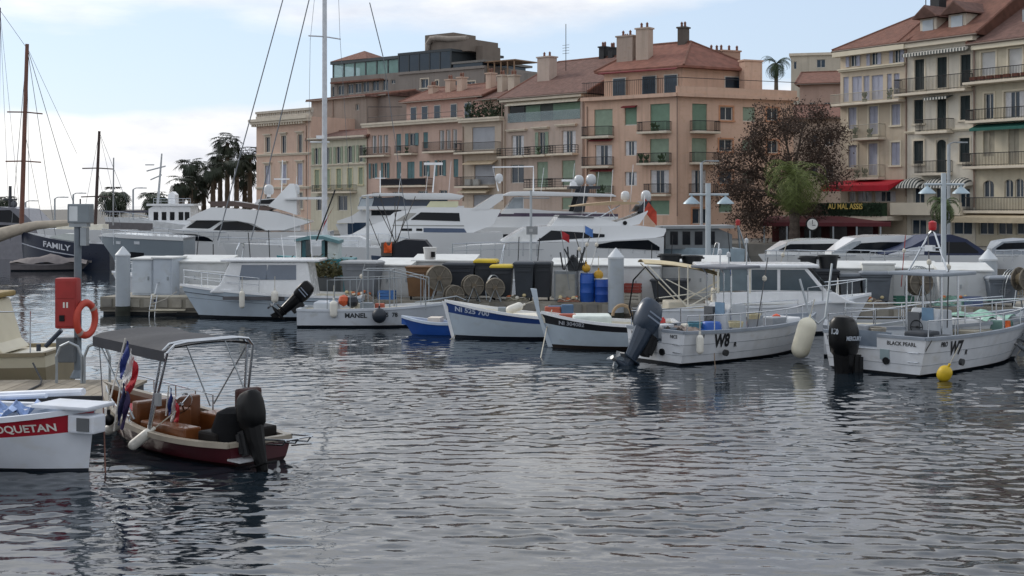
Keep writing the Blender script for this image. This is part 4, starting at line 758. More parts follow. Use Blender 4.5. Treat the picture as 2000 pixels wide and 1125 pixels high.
MB().tube([(1.2, .6, .85), (4.4, .5, 1.13)], .06, 8).build('spar', mat('dfe3ea', .5), bt); MB().tube([(1.2, .3, .85), (4.0, .1, 1.1)], .04, 8).build('oar', mat('c5cfe0', .5), bt)
cv = MB(); cv.loft([[(2.5+i*.12, -.5+j*.1, .86+.09*math.sin(i*1.9+j)+.06*math.sin(j*2.3+i*.7)) for j in range(10)] for i in range(11)], closed=False); cv.build('crumpled_sheet', mat('8ea6cf', .7, 0, .25, 6), bt, smooth=True)
def flag(px, py, Y, w, h, cols, label, lean, pole=1.2, rz=0):
    p = at(px, py, Y); o = thing('flag', label, 'flag', p, rz); n = 9
    MB().tube([(0, 0, 0), (lean, 0, pole)], .014, 6).build('staff', mat('c9c4bb', .5), o); kx = lean/pole
    for ci, cc in enumerate(cols):
        mb = MB(); mb.loft([[(kx*(pole-j*h/n)+.02+(w*(ci/len(cols)+i/4/len(cols)))*(.45+.25*math.sin(j*.35)), .06*math.sin(i*1.3+j*.8+ci)*1.0, pole-.03-j*h/n-(ci+i/4)*w*.35) for j in range(n+1)] for i in range(5)], closed=False); mb.build('stripe', mat(cc, .8, 0, .1, 4), o, smooth=True)
    return o
FRC = ('2b3a7a', 'd8d6d4', 'b52a35')
flag(210, 800, 20.9, .34, .5, FRC, 'french tricolour hanging from a slanted staff beside the red launch', .28, 1.12)
flag(222, 842, 20.6, .2, .6, ('2c2f55', '3a2f55'), 'dark purple pennant hanging below the tricolour', .12, .78); flag(324, 812, 22.0, .26, .42, FRC, 'small tricolour tied to the frame of the red launch', .05, .5)
# ---------------------------------------------------------------- red launch with bimini
hd = R(137.4); DR = mat('43101a', .4, 0, .15, 3)
bt = thing('launch', 'dark red wooden launch with black bimini top and covered outboard', 'boat', (-3.99, 21.12, 0), hd)
H2 = Hull(bt, 4.75, 1.85, [(0, .36), (.5, .43), (1, .85)], tr=.66, p=2.0, rake=.5, wf=.78, mh=DR, mbot=mat('22090d', .5), mrail=mat('a39a8b', .4, 0, .1, 4), mdeck=WOOD, drop=.24, boot=.05, cap=.1)
MB().box(2.55, 2.75, -.62, .62, .2, .78).build('console', WOOD, bt, bevel=.03); MB().box(1.0, 2.2, -.72, -.35, .2, .55).build('side_bench', WOOD, bt, bevel=.03); MB().box(1.0, 2.3, .42, .74, .2, .52).build('side_bench', WOOD, bt, bevel=.03); MB().box(.35, .85, -.6, .6, .2, .5).build('stern_bench', mat('1a1716', .6), bt, bevel=.04)
w = MB(); w.loft([[(1.86+.0*a+.012*math.cos(b_)-.09*math.sin(a), .22+(.19+.016*math.cos(b_))*math.cos(a), .78+(.19+.016*math.cos(b_))*math.sin(a)*.9+.0) for b_ in [2*PI*j/6 for j in range(6)]] for a in [2*PI*i/20 for i in range(21)]], caps=False)
for a in (0, 2.1, 4.2): w.tube([(1.86, .22, .78), (1.86-.09*math.sin(a), .22+.19*math.cos(a), .78+.17*math.sin(a))], .016, 5)
w.tube([(1.86, .22, .78), (2.25, .22, .6)], .03, 6); w.build('steering_wheel', CHROME, bt); MB().box(2.05, 2.35, -.1, .5, .2, .66).build('helm_box', WOOD, bt, bevel=.03)
MB().box(.95, 1.1, -.75, -.28, .5, 1.05).build('seat_back', mat('3d1c18', .5, 0, .15, 5), bt, bevel=.05); MB().box(3.0, 3.9, -.4, .35, .45, .56).build('cushion', mat('9c2233', .7, 0, .12, 4), bt, bevel=.05); MB().box(3.3, 3.75, -.75, -.45, .5, .62).build('cushion', mat('9c2233', .7, 0, .12, 4), bt, bevel=.05)
MB().box(2.95, 4.3, .45, .62, .42, .56).build('foredeck_coaming', mat('d9d8d4', .4), bt); MB().box(2.8, 4.2, -.72, -.6, .5, .66).build('foredeck_coaming', mat('d9d8d4', .4), bt)
ar = MB()
for dx in (0, .16): ar.tube([(1.8+dx*.2, .88, .4), (1.34+dx, .84, 1.72), (1.31+dx, .72, 1.84), (1.3+dx, .5, 1.87), (1.3+dx, -.5, 1.87), (1.31+dx, -.72, 1.84), (1.34+dx, -.84, 1.72), (1.6+dx*.4, -.88, .5)], .024, 8)
ar.build('bimini_frame', CHROME, bt); cs = MB()
cs.loft([[(1.38+i*2.2/8, (-.86+j*1.72/12), 1.74+.09*math.sin(PI*j/12)**.5+.1*i/8-.03*math.sin(i*PI/4.0)**2) for j in range(13)] for i in range(9)], closed=False)
cs.loft([[(1.38+i*2.2/8, (-.87+j*1.74/12), 1.72+.09*math.sin(PI*j/12)**.5+.1*i/8-.03*math.sin(i*PI/4.0)**2) for j in range(13)] for i in range(9)], closed=False)
cs.loft([[(1.38+i*2.2/8, .87, 1.74+.1*i/8-j*.17) for j in range(2)] for i in range(9)], closed=False); cs.build('bimini_canopy', mat('34353a', .75, 0, .12, 5), bt, smooth=True)
for a_, b_, r_ in (((3.5, .84, 1.82), (2.3, .85, .55), .016), ((3.5, -.84, 1.82), (2.6, -.85, .55), .016), ((1.4, -.3, 1.86), (.9, -.6, .5), .014), ((1.5, -.86, 1.75), (2.5, -.86, .6), .014), ((3.45, .83, 1.82), (3.7, .6, .6), .01)): MB().tube([a_, b_], r_, 5).build('bimini_brace', GALV, bt)
MB().box(1.5, 1.62, .84, .9, .85, 1.05).build('switch_box', mat('8d9092', .5), bt)
H2.rail(.55, .9, 1, .12, .014, 4); H2.rail(.55, .9, -1, .3, .014, 4)
outboard(bt, -.03, .3, .42, .84, mat('08090b', .4, 0, .3, 4), .34, 'black fabric covered outboard')
cb = MB(); cb.loft([[(.42+.3*math.cos(a)*f, .2+.36*math.sin(a)*f, z) for a in [2*PI*i/12 for i in range(12)]] for z, f in ((.2, 1), (.55, 1.05), (.8, .8), (.86, .4))]); cb.build('gear_bag', mat('0d0e11', .8, 0, .3, 5), bt, smooth=True)
sr = MB()
for y in (-.5, -.25, 0): sr.tube([(0, y, .3), (-.5, y-.05, .34), (-.58, y-.05, .42)], .014, 6)
sr.tube([(0, -.62, .38), (-.55, -.6, .42), (-.58, -.1, .42), (-.1, .1, .4)], .016, 6).tube([(0, -.62, .2), (-.55, -.6, .3)], .014, 6); sr.build('stern_platform_rail', CHROME, bt); MB().box(-.3, .02, .2, .62, .12, .145).build('trim_tab', mat('c9cbcd', .35, .4), bt)
fender(H2.parent.matrix_basis @ Vector((1.9, .98, .28)), .46, .085, FW, 'white fender low on the side of the red launch', (0, .9)); fender(ground(224, 870)+Vector((0, 0, .32)), .42, .085, FW, 'white fender at the bow of the red launch', (0, 1.1)); fender(ground(214, 872)+Vector((0, -.05, .46)), .2, .1, BLACK, 'small black ball fender between white boat and red launch')
tag(MB().tube([(ground(202, 900)+Vector((0, 0, .9))), ground(206, 925), ground(220, 960)-Vector((0, 0, .1))], .013, 5).build('mooring_line', mat('6a4a40', .9)), 'thin reddish mooring line dropping from the white wooden boat into water', 'rope')
# ---------------------------------------------------------------- pontoon and everything standing on it
ZI = lambda x, y: (x, y)
FP_ = Frame(240, 49.6, -9.2); DZ = .66
pon = fthing('pontoon', 'long grey concrete pontoon carrying lockers, bins and net reels', 'pontoon', FP_)
PL = FP_.sz((2120, 580))[0]; CONP = mat('6f6e69', .9, 0, .15, 2, .3, 25, .2)
MB().box(-.9, PL, 0, 3.6, .12, DZ).build('deck', mat('8b867b', .9, 0, .15, 2, .3, 25), pon); MB().box(-.88, PL, .2, 3.4, -.4, .119).build('float', mat('3f4143', .9), pon)
for i in range(int(PL/.55)+1): MB().box(-.8+i*.55, -.8+i*.55+.38, -.06, -.002, .3, .6).build('fender_block', mat(random.choice(('8f8a80', '7d7a73', '9a958a')), .9, 0, .15, 4), pon)
MB().box(-.9, PL, -.05, -.003, .2, .28).build('waler', mat('57524a', .85), pon)
def pile(px, ytop, ybase, ins, wpx, label):
    s, _ = FP_.sz((px, ybase), ins); zt = FP_.sz((px, ytop), ins)[1]; p = FP_.world(s, ins, 0); r = wpx*p.y/FP/2; o = thing('mooring_pile', label, 'pile', (p.x, p.y, 0))
    MB().lathe([(r, -.5), (r, zt-r*1.35)], n=24).build('sleeve', mat('a3abb2', .45, 0, .06, 2, dirt=.12, streak=.15), o, smooth=True); MB().lathe([(r*1.05, zt-r*1.35+.002), (r*1.05, zt-r*1.15), (.02, zt)], n=24).build('cap', mat('c3c8cc', .5, 0, .06, 2, dirt=.1), o); MB().lathe([(r*1.02, -.3), (r*1.02, .35)], n=24).build('weed_band', mat('30332c', .9, 0, .3, 4), o)
pile(240, 481, 612, -.25, 28, 'grey steel mooring pile with pointed cap beside the white twin lockers'); pile(1203, 484, 605, -.2, 31, 'grey steel mooring pile with pointed cap beside the blue drums'); pile(1930, 486, 560, 3.9, 34, 'mooring pile whose pointed white cap rises behind the white storage lockers')
def dk(px0, px1, ytop, ins):
    s0 = FP_.sz((px0, 560), ins)[0]; s1 = FP_.sz((px1, 560), ins)[0]; z1 = FP_.sz(((px0+px1)/2, ytop), ins)[1]; return s0, s1, z1
def locker(px0, px1, ytop, ins, label, depth=1.2, h='c2c5c6', doors=2, slope=.25, text=None):
    s0, s1, zt = dk(px0, px1, ytop, ins); w = s1-s0; H = zt-DZ; p = FP_.world(s0, ins, DZ); o = thing('storage_locker', label, 'locker', p, FP_.a, 'white storage lockers on the pontoon'); m = mat(h, .5, 0, .06, 2, dirt=.22, streak=.2)
    MB().prism([(0, 0), (w, 0), (w, H-slope), (0, H-slope)], 0, depth).build('body', m, o, bevel=.015)
    MB().add([(-.05, -.08, H-slope+.002), (w+.05, -.08, H-slope+.002), (w+.05, depth+.03, H-.06), (-.05, depth+.03, H-.06), (-.05, -.08, H-slope+.05), (w+.05, -.08, H-slope+.05), (w+.05, depth+.03, H), (-.05, depth+.03, H), (-.05, depth+.03, H-slope+.002), (w+.05, depth+.03, H-slope+.002)], [(4, 5, 6, 7), (0, 1, 5, 4), (1, 9, 6, 5), (0, 4, 7, 8), (8, 7, 6, 9), (0, 8, 9, 1)]).build('lid', mat('cfd1cf', .5, 0, .06, 2, dirt=.25), o)
    for i in range(doors): a = w*i/doors+.05; e = w*(i+1)/doors-.05; d = MB().box(a, e, -.02, -.002, .08, H-slope-.1).build('door', m, o); MB().box(e-.14, e-.08, -.045, -.021, H*.4, H*.4+.14).build('latch', GALV, d)
    return o
locker(258, 298, 502, 1.1, 'white upright locker standing between its twin and the pile by the steel yacht', 1.2, 'bcc4cc', 1, .1); locker(299, 336, 502, .9, 'white upright locker standing between its twin and the cabin boat bow', 1.3, 'b5bec8', 1, .06)
locker(338, 440, 500, 1.6, 'low white locker behind the white cabin boat bow', 1.2); locker(728, 802, 506, 1.5, 'white locker with long lid beside the brown bin', 1.4); locker(806, 925, 498, 2.3, 'wide white locker behind the dark bins and brown bin', 1.0, doors=3); locker(1076, 1200, 506, 2.2, 'white locker behind the blue drums', 1.1)
locker(1212, 1290, 508, 1.2, 'white locker between the blue-drum pile and the torn beige bimini', 1.4); locker(1292, 1420, 500, 2.3, 'white locker behind the black tubs', 1.0, doors=3); locker(1638, 1742, 512, 1.8, 'white locker holding a box on its lid behind the tall grey bins', 1.2); locker(1742, 1832, 512, 1.9, 'white locker behind the net reel with A-frame', 1.2); locker(1834, 1938, 516, 1.0, 'clean white locker with two doors below the third pile cap', 1.5)
def wbin(px0, px1, ytop, ins, body, lid, label, text=None, wheels=True, group='wheeled bins on the pontoon', depth=.9, lidh=.09):
    s0, s1, zt = dk(px0, px1, ytop, ins); w = s1-s0; H = zt-DZ; p = FP_.world((s0+s1)/2, ins, DZ); o = thing('waste_bin', label, 'bin', p, FP_.a+random.uniform(-.08, .08), group); m = mat(body, .55, 0, .12, 3, dirt=.25)
    z0 = .12 if wheels else .01; rings = [[(sx*w/2*f, depth/2+sy*depth/2*f, z) for sx, sy in ((-1, -1), (1, -1), (1, 1), (-1, 1))] for z, f in ((z0, .8), (H-.1, .97), (H-.099, 1.03), (H-lidh*.3, 1.03))]
    b_ = MB().loft(rings).build('body', m, o, bevel=.02)
    if lid: MB().loft([[(sx*w/2*f, depth/2+sy*depth/2*f-.02, z) for sx, sy in ((-1, -1), (1, -1), (1, 1), (-1, 1))] for z, f in ((H-lidh*.28, 1.07), (H+lidh*.4, 1.07), (H+lidh, .9))]).build('lid', mat(lid, .5, 0, .1, 3, dirt=.2), o, bevel=.015)
    MB().box(-w*.36, w*.36, -.01, .06, H*.8, H*.85).build('rib', m, o)
    if wheels:
        for sg in (-1, 1): MB().lathe([(.1, -.03), (.1, .03)], (sg*w*.34, depth*.2, .1), 12, 'x').build('wheel', RUBBER, o)
    if text: q = text_mb(text, .22, .01); q.v = [(a, -.0, b_2+H*.55) for a, b_2, _ in q.v]; q.build('marking', mat('7b8088', .7), o)
    return o
wbin(665, 735, 514, .5, '6b7076', '9a9d9f', 'grey bin with pale lid, smoke-streaked, beside the straggly bush'); wbin(792, 852, 519, .25, '6e5033', None, 'weathered brown open bin beside the net reel', wheels=True); wbin(866, 926, 518, .9, '2a2f38', '30353d', 'dark blue-grey bin behind the net reels'); wbin(926, 968, 512, 1.0, '2b3036', 'c2a824', 'dark bin with high yellow lid', lidh=.1); wbin(958, 1000, 522, .55, '2b3036', 'c9b034', 'dark bin with low yellow lid behind the small reel')
wbin(1003, 1042, 516, .3, '2d333a', '3d434b', 'charcoal bin with white label between yellow lids and grey cage'); wbin(1042, 1076, 516, .5, '262a30', '30353b', 'black bin pressed against the grey cage'); wbin(1270, 1345, 545, .5, '30353c', None, 'dark open bin under the beige bimini', depth=1.1)
wbin(1558, 1638, 530, .5, '24282e', '2d3239', 'wide black bin carrying two black tubs', depth=1.1); wbin(1640, 1682, 540, .6, '50555c', '5a6067', 'grey bin between the wide black bin and its ribbed neighbour'); wbin(1684, 1742, 536, .4, '5b626a', '697079', 'grey ribbed bin under the white fish crate'); wbin(1932, 1992, 545, .3, '6a727b', '868d95', 'pale grey bin with raised letters at the net reel', 'CEP')
def drum(px0, px1, ytop, ins, h, label, cat='drum'):
    s0, s1, zt = dk(px0, px1, ytop, ins); r = (s1-s0)/2; H = zt-DZ; p = FP_.world((s0+s1)/2, ins+r, DZ); o = thing('drum', label, cat, p, 0, 'blue drums on the pontoon'); m = mat(h, .45, 0, .12, 3, dirt=.15)
    MB().lathe([(r*.94, 0), (r, .05), (r, H*.32), (r*1.04, H*.34), (r, H*.37), (r, H*.66), (r*1.04, H*.68), (r, H*.71), (r, H-.04), (r*.9, H)], n=20).build('body', m, o, smooth=True); MB().lathe([(r*.93, H+.001), (r*.93, H+.03)], n=20).build('lid', mat('d0d3d3', .5) if 'white' in label else m, o)
drum(1131, 1160, 536, .2, '1c4fa0', 'blue plastic drum standing next to the grey cage'); drum(1160, 1190, 546, .15, '1b489a', 'blue plastic drum with white top next to the pile')
cg = thing('gear_cage', 'grey metal gear cabinet with hydraulic hauler on top beside the blue drums', 'cabinet', FP_.world(FP_.sz((1082, 560), .3)[0], .3, DZ), FP_.a); s0, s1, zt = dk(1082, 1126, 530, .3); w, H = s1-s0, zt-DZ
MB().box(0, w, 0, .8, .05, H).build('body', mat('7d8285', .6, .3, .15, 3, dirt=.3), cg); MB().box(.06, w-.06, -.02, -.003, .1, H-.1).build('door', mat('8e8d86', .6, .2, .15, 3, dirt=.4), cg)
hm = MB(); rnd = random.Random(3)
for i in range(9): a = (rnd.uniform(0, w+.4), rnd.uniform(0, .6), H+.05); hm.tube([a, (a[0]+rnd.uniform(-.4, .4), a[1], H+rnd.uniform(.3, .9))], .03, 6)
hm.lathe([(.16, 0), (.2, .12), (.12, .2)], (w*.8, .2, H+.35), 12, 'y').box(w*.6, w+.25, .1, .5, H+.02, H+.3); hm.build('hauler', mat('3a3d40', .5, .5, .2, 5), cg)
for px, py, r_, lab in ((1145, 524, .15, 'yellow ball float hanging above the blue drum by the grey cage'), (1169, 537, .17, 'yellow ball float on the white-topped blue drum')):
    p = at(px, py, 47.2); fender(p, r_*2.05, r_, mat('b98f2b', .5, 0, .15, 4), lab, cat='float')
def reel(px, py, rp, ins, label, tilt=.35, z0=DZ):
    s, z = FP_.sz((px, py), ins); p = FP_.world(s, ins, z0); R_ = rp*p.y/FP; zc = z-z0; o = thing('net_reel', label, 'reel', p, FP_.a+tilt, 'net reels on the pontoon'); m = mat('7d766a', .55, .5, .2, 5, dirt=.3)
    for y in (-.16, .16):
        t_ = MB(); t_.loft([[((R_+.028*math.cos(b_))*math.cos(a), y+.028*math.sin(b_), zc+(R_+.028*math.cos(b_))*math.sin(a)) for b_ in [2*PI*j/6 for j in range(6)]] for a in [2*PI*i/26 for i in range(27)]], caps=False); t_.build('rim', m, o)
        MB().lathe([(R_*.96, y-.01), (R_*.96, y+.01)], (0, 0, zc), 26, 'y').build('flange', mat('6a645a', .7, .3, .25, 6, dirt=.4), o)
        sp = MB()
        for k_ in range(6): a = k_*PI/3; sp.tube([(0, y-.02, zc), (R_*math.cos(a), y-.02, zc+R_*math.sin(a))], .015, 5)
        sp.build('spokes', m, o)
    MB().lathe([(R_*.55, -.15), (R_*.55, .15)], (0, 0, zc), 20, 'y').build('rope_core', mat('8d7f66', .9, 0, .3, 12), o); MB().lathe([(.09, -.22), (.09, .22)], (0, 0, zc), 12, 'y').build('hub', mat('6d6252', .5, .4), o)
    st = MB()
    for y in (-.2, .2): st.tube([(-R_*.6, y, .0), (0, y, zc), (R_*.6, y, 0)], .025, 6)
    st.tube([(-R_*.6, -.2, .03), (-R_*.6, .2, .03)], .025, 6).tube([(R_*.6, -.2, .03), (R_*.6, .2, .03)], .025, 6); st.build('stand', GALV, o)
    g = MB(); g.loft([[((R_*.8)*math.cos(a), -.1+.2*j, zc+R_*1.0*math.sin(a)+.35) for j in range(2)] for a in [PI*i/10 for i in range(11)]], closed=False) if False else None
reel(857, 543, 24, -.15, 'large net reel in wire frame beside the brown bin', .3); reel(886, 576, 18, -.55, 'low net reel at the bow of the blue-banded boat', .5, .3); reel(923, 558, 20, -.1, 'round net reel before the dark bins', .45); reel(967, 562, 18, .0, 'small silvery net reel before the yellow-lidded bin', .2)
reel(1795, 552, 24, -.1, 'net reel inside the wheelhouse frame line before the white lockers', .4); reel(1998, 545, 22, -.3, 'net reel beside the pale grey bin with letters', .7)
def tub(px0, px1, yt, yb, Y, label, h='1d2024'):
    a, b_ = at(px0, yb, Y), at(px1, yb, Y); H = (yb-yt)*Y/FP; r = (b_.x-a.x)/2; o = thing('tub', label, 'tub', ((a.x+b_.x)/2, Y, a.z), 0, 'black tubs on the pontoon'); MB().lathe([(r*.78, 0), (r*.97, H-.05), (r*1.05, H-.05), (r*1.05, H), (r*.92, H), (r*.75, .05), (.02, .05)], n=20).build('body', mat(h, .5, 0, .15, 4), o, smooth=True)
    for sg in (-1, 1): MB().box(sg*r*1.05-.04, sg*r*1.05+.04, -.1, .1, H-.12, H-.06).build('handle', mat(h, .5, 0, .15, 4), o)
tub(1287, 1330, 496, 521, 47.6, 'black round tub on the lockers, nearer the blue-drum pile'); tub(1330, 1372, 499, 522, 47.8, 'black tub with rope spilling out beside its twin'); tub(1562, 1596, 500, 530, 46.3, 'black tub on the wide black bin, on the side of the hardtop boat'); tub(1598, 1637, 498, 530, 46.4, 'black tub on the wide black bin, on the side of the grey bins')
bx = thing('crate', 'white polystyrene fish crate on the grey bins', 'crate', at(1722, 533, 46.6), FP_.a); MB().box(-.65, .45, 0, .6, 0, .28).build('body', mat('cfd0cc', .7, 0, .08, 4, dirt=.2), bx, bevel=.02); MB().box(-.68, .48, -.03, .63, .281, .35).build('lid', mat('d8d9d6', .7, 0, .08, 4), bx, bevel=.02)
bk = thing('bucket', 'white bucket with dark mark standing on the wide white locker', 'bucket', at(840, 507, 49.5)); MB().lathe([(.2, 0), (.25, .42), (.26, .42), (.26, .46), (.02, .46)], n=16).build('body', mat('d5d6d4', .5, 0, .05, 4, dirt=.2), bk, smooth=True); MB().box(.05, .2, -.27, -.2, .1, .3).build('mark', BLACK, bk)
sg_ = thing('plant_tub', 'straggly brown-green bush in a tub behind the cabin boat', 'plant', FP_.world(FP_.sz((632, 540), 2)[0], 2, DZ), 0); g = MB(); rnd = random.Random(8)
for i in range(1500):
    q = Vector((rnd.gauss(0, .55), rnd.gauss(0, .4), .75+abs(rnd.gauss(0, .28)))); a = Vector((rnd.uniform(-1, 1), rnd.uniform(-1, 1), rnd.uniform(-.3, 1)))*.09; b_ = Vector((rnd.uniform(-1, 1), rnd.uniform(-1, 1), rnd.uniform(-1, 1)))*.04; g.add([q-a, q+b_, q+a, q-b_], [(0, 1, 2, 3)])
g.build('foliage', mat('4d4a2c', .8, 0, .4, 5), sg_); MB().box(-.7, .7, -.4, .4, 0, .7).build('tub', mat('5a5f63', .6), sg_)
# ---------------------------------------------------------------- fishing boats in front of the pontoon
def boat(name, label, px, py, heading, off=(0, 0)): p = ground(px, py); return thing(name, label, 'boat', (p.x+off[0], p.y+off[1], 0), R(heading))
# white cabin boat, bow to the left
bt = boat('cabin_boat', 'white cabin fishing boat with long side window and a white fender', 705, 626, 179, (0, 1.2))
H3 = Hull(bt, 6.75, 2.4, [(0, .82), (.5, .92), (1, 1.2)], tr=.9, p=2.1, rake=.75, wf=.82, mh=mat('b9c6d2', .35, 0, .05, 2, dirt=.12), mbot=mat('1b2129', .6), mrail=WHITE, drop=.12, boot=.1, stripes=((.78, mat('2b3440', .5), .014), (.62, mat('59646f', .5), .006)))
MB().prism([(1.75, .8), (1.95, 2.05), (4.75, 2.05), (4.95, 1.6), (5.1, 1.25), (5.5, .95)], -.82, .82).build('cabin', WHITE, bt, bevel=.06); MB().box(1.5, 5.05, -.95, .95, 2.06, 2.15).build('roof', WHITE, bt, bevel=.04)
for x0, x1 in ((2.35, 3.35), (3.4, 4.3)): MB().prism([(x0, 1.42), (x0, 1.95), (x1, 1.95), (x1+.1, 1.42)], .822, .84).build('side_window', mat('7a8390', .12, 0, .1, 1), bt)
for y0 in (-.75, -.22, .3): MB().add([(4.99, y0, 1.5), (4.99, y0+.45, 1.5), (4.8, y0+.45, 1.98), (4.8, y0, 1.98)], [(0, 1, 2, 3)]).build('windscreen', mat('8f9698', .1, 0, .1, 1), bt)
MB().box(2.7, 4.9, 1.05, 1.19, .72, .84).build('hull_window', mat('57575c', .3), bt); H3.rail(.55, .98, 1, .55, .018, 4, mid=True); H3.rail(.55, .98, -1, .55, .018, 4, mid=True)
for x, y in ((2.4, .5), (3.0, -.3), (1.9, .1)): MB().tube([(x, y, 2.15), (x+.1, y, 3.3+y)], .012, 5).build('antenna', WHITE, bt)
fender(ground(472, 627)+Vector((0, .06, .75)), .62, .1, FW, 'grey-white fender hanging amidships on the white cabin boat'); fender(ground(536, 627)+Vector((0, .06, .85)), .45, .13, FW, 'square-ended white fender towards the stern of the white cabin boat')
# small cream stern at the pontoon end
bt = boat('dinghy', 'small cream sportsboat with dark stripe and bathing platform showing its stern', 330, 616, 95, (0, .1)); Hs = Hull(bt, 4, 1.6, [(0, .72), (.5, .75), (1, .95)], tr=.85, mh=mat('cfcabb', .4, 0, .06, 2, dirt=.2), drop=.15); MB().box(-.03, -.005, -.6, .6, .5, .58).build('stripe', mat('2b3050', .5), bt); MB().box(-.55, 0, -.65, .65, .2, .25).build('bathing_platform', mat('bdb6a3', .6), bt)
ld = MB()
for y in (.45, .65): ld.tube([(-.02, y, .75), (-.5, y, .25), (-.6, y, -.15)], .016, 5)
for i in range(4): ld.tube([(-.12-i*.12, .45, .62-i*.12), (-.12-i*.12, .65, .62-i*.12)], .012, 5)
ld.build('ladder', CHROME, bt); MB().tube([(.3, -.6, .75), (.5, -.55, 1.15), (1.8, -.5, 1.2)], .018, 5).tube([(.3, .6, .75), (.5, .55, 1.15), (1.8, .5, 1.2)], .018, 5).build('side_rails', CHROME, bt)
# MANEL
bt = boat('fishing_boat', 'low white open boat lettered MANEL with tilted black outboard', 580, 640, -1, (0, .85)); HN = mat('c3c9d0', .4, 0, .06, 3, dirt=.25)
H4 = Hull(bt, 5.2, 1.75, [(0, .6), (.5, .62), (1, .8)], tr=.95, p=2.6, rake=.35, wf=.92, mh=HN, drop=.25, boot=.07)
DT = mat('23272c', .6); H4.text('MANEL', 1.98, .4, .22, -1, DT, .006, 1.05); H4.text('NI 5  78', 3.05, .42, .2, -1, DT, .005, .95)
H4.rail(.2, .8, -1, 1.0, .016, 4, GALV); H4.rail(.2, .8, 1, 1.0, .016, 4, GALV); 
fr = MB()
for x in (2.2, 3.1, 4.3):
    for y in (-.7, .7): fr.tube([(x, y, .6), (x, y, 1.9 if x < 4 else 1.6)], .022, 6)
for y in (-.7, .7): fr.tube([(2.2, y, 1.9), (3.1, y, 1.9), (4.3, y, 1.6)], .02, 6)
fr.tube([(2.2, -.7, 1.9), (2.2, .7, 1.9)], .02, 6).tube([(3.1, -.7, 1.9), (3.1, .7, 1.9)], .02, 6); fr.build('gear_frame', GALV, bt); MB().box(.5, 1.3, -.5, .5, .4, .82).build('engine_cover', HN, bt, bevel=.05); MB().tube([(3.9, -.3, .8), (5.3, -.1, 1.0), (5.6, .1, .85)], .03, 6).build('gangway_pole', GALV, bt)
outboard(bt, -.05, .1, .62, .95, mat('090a0d', .3, 0, .2, 4), .85, 'tilted black outboard', '-')
p0 = ground(652, 640); fender(p0+Vector((0, -.05, .62)), .58, .13, FW, 'cream fender hanging at the stern of the MANEL boat'); fender(ground(742, 640)+Vector((0, -.2, .42)), .5, .24, mat('1f2731', .5, 0, .15, 4), 'big dark round buoy hanging over the MANEL lettering', cat='buoy')
by = thing('buoy_pair', 'orange float with dark cap lying in the MANEL boat', 'buoy', ground(672, 640)+Vector((0, .7, .75))); MB().lathe([(.01, -.2), (.14, -.12), (.19, 0), (.14, .14), (.02, .2)], (-.1, 0, .1), 14).build('orange_float', mat('b8502a', .5, 0, .15, 4), by, smooth=True); MB().lathe([(.01, -.22), (.16, -.14), (.22, 0), (.16, .15), (.02, .22)], (.18, .05, .06), 14).build('dark_float', mat('1d222b', .5), by, smooth=True)
# blue dinghy
bt = boat('dinghy', 'small bright blue rowing dinghy with pale rim nosing behind the blue-banded boat', 905, 657, 172, (0, .35)); Hull(bt, 2.0, 1.0, [(0, .42), (.5, .42), (1, .58)], tr=.8, p=2, rake=.35, mh=mat('1c4d9e', .4, 0, .1, 3, dirt=.1), mrail=mat('c3cfdd', .4), mdeck=mat('2a5aa8', .5), mbot=mat('17407f', .5), drop=.25, boot=.03); MB().box(.7, 1.1, -.3, .3, .4, .56).build('fish_box', mat('cfc6bb', .6), bt)
# NI 525 700
bt = boat('fishing_boat', 'white pointed boat with navy sheer band numbered NI 525 700', 1160, 666, 181, (0, 1.0))
GW = mat('b3c0cb', .45, 0, .06, 2.5, dirt=.16)
H5 = Hull(bt, 4.55, 1.9, [(0, .62), (.5, .76), (1, 1.16)], tr=.8, p=2.5, rake=.32, wf=.8, band=.34, mh=GW, mband=mat('1f3f7c', .45, 0, .1, 3, dirt=.1), mrail=WHITE, drop=.3, boot=.1, mbot=mat('141b28', .6))
H5.text('NI 525 700', 3.7, .85, .2, 1, mat('b9c4d6', .6), .006, 1.15, slope=.115); MB().box(1.7, 2.6, -.6, .6, .5, .72).build('hatch', CREAM, bt); MB().prism([(4.5, 1.1), (4.62, 1.15), (4.3, -.1), (4.2, -.1)], -.035, .035).build('stem', WHITE, bt)
fender(ground(1005, 666)+Vector((0, .5, .95)), .55, .13, FW, 'white fender lying on the gunwale of the blue-banded boat', (0, 1.2))
# NI 304082
bt = boat('fishing_boat', 'white pointed boat with black sheer band and tall stem post numbered NI 304082', 1330, 686, 180, (0, 1.0))
H6 = Hull(bt, 3.9, 1.9, [(0, .74), (.5, .74), (1, 1.02)], tr=.8, p=2.5, rake=.3, wf=.8, band=.34, mh=GW, mband=mat('17181f', .5, 0, .1, 3), mrail=WHITE, drop=.3, boot=.1, mbot=mat('2a211d', .7))
H6.text('NI 304082', 3.05, .72, .15, 1, mat('a9adb5', .6), .003, 1.1, slope=.06); MB().prism([(3.92, 1.0), (4.02, 1.68), (4.2, 1.7), (4.02, 1.0), (3.7, .02), (3.56, .02)], -.05, .05).build('stem_post', mat('bac6d0', .5, 0, .06, 3), bt, bevel=.01)
MB().box(1.9, 3.0, -.5, .6, .7, .95).build('cover', mat('cdd6cf', .6), bt, bevel=.06); cl = MB(); cl.loft([[(1.6+(.3+.05*math.cos(b_))*math.cos(a)*.9, .45+.05*math.sin(b_), .95+(.3+.05*math.cos(b_))*math.sin(a)) for b_ in [2*PI*j/6 for j in range(6)]] for a in [PI*i/12 for i in range(13)]]); cl.build('hose_loop', mat('9a8468', .8), bt)
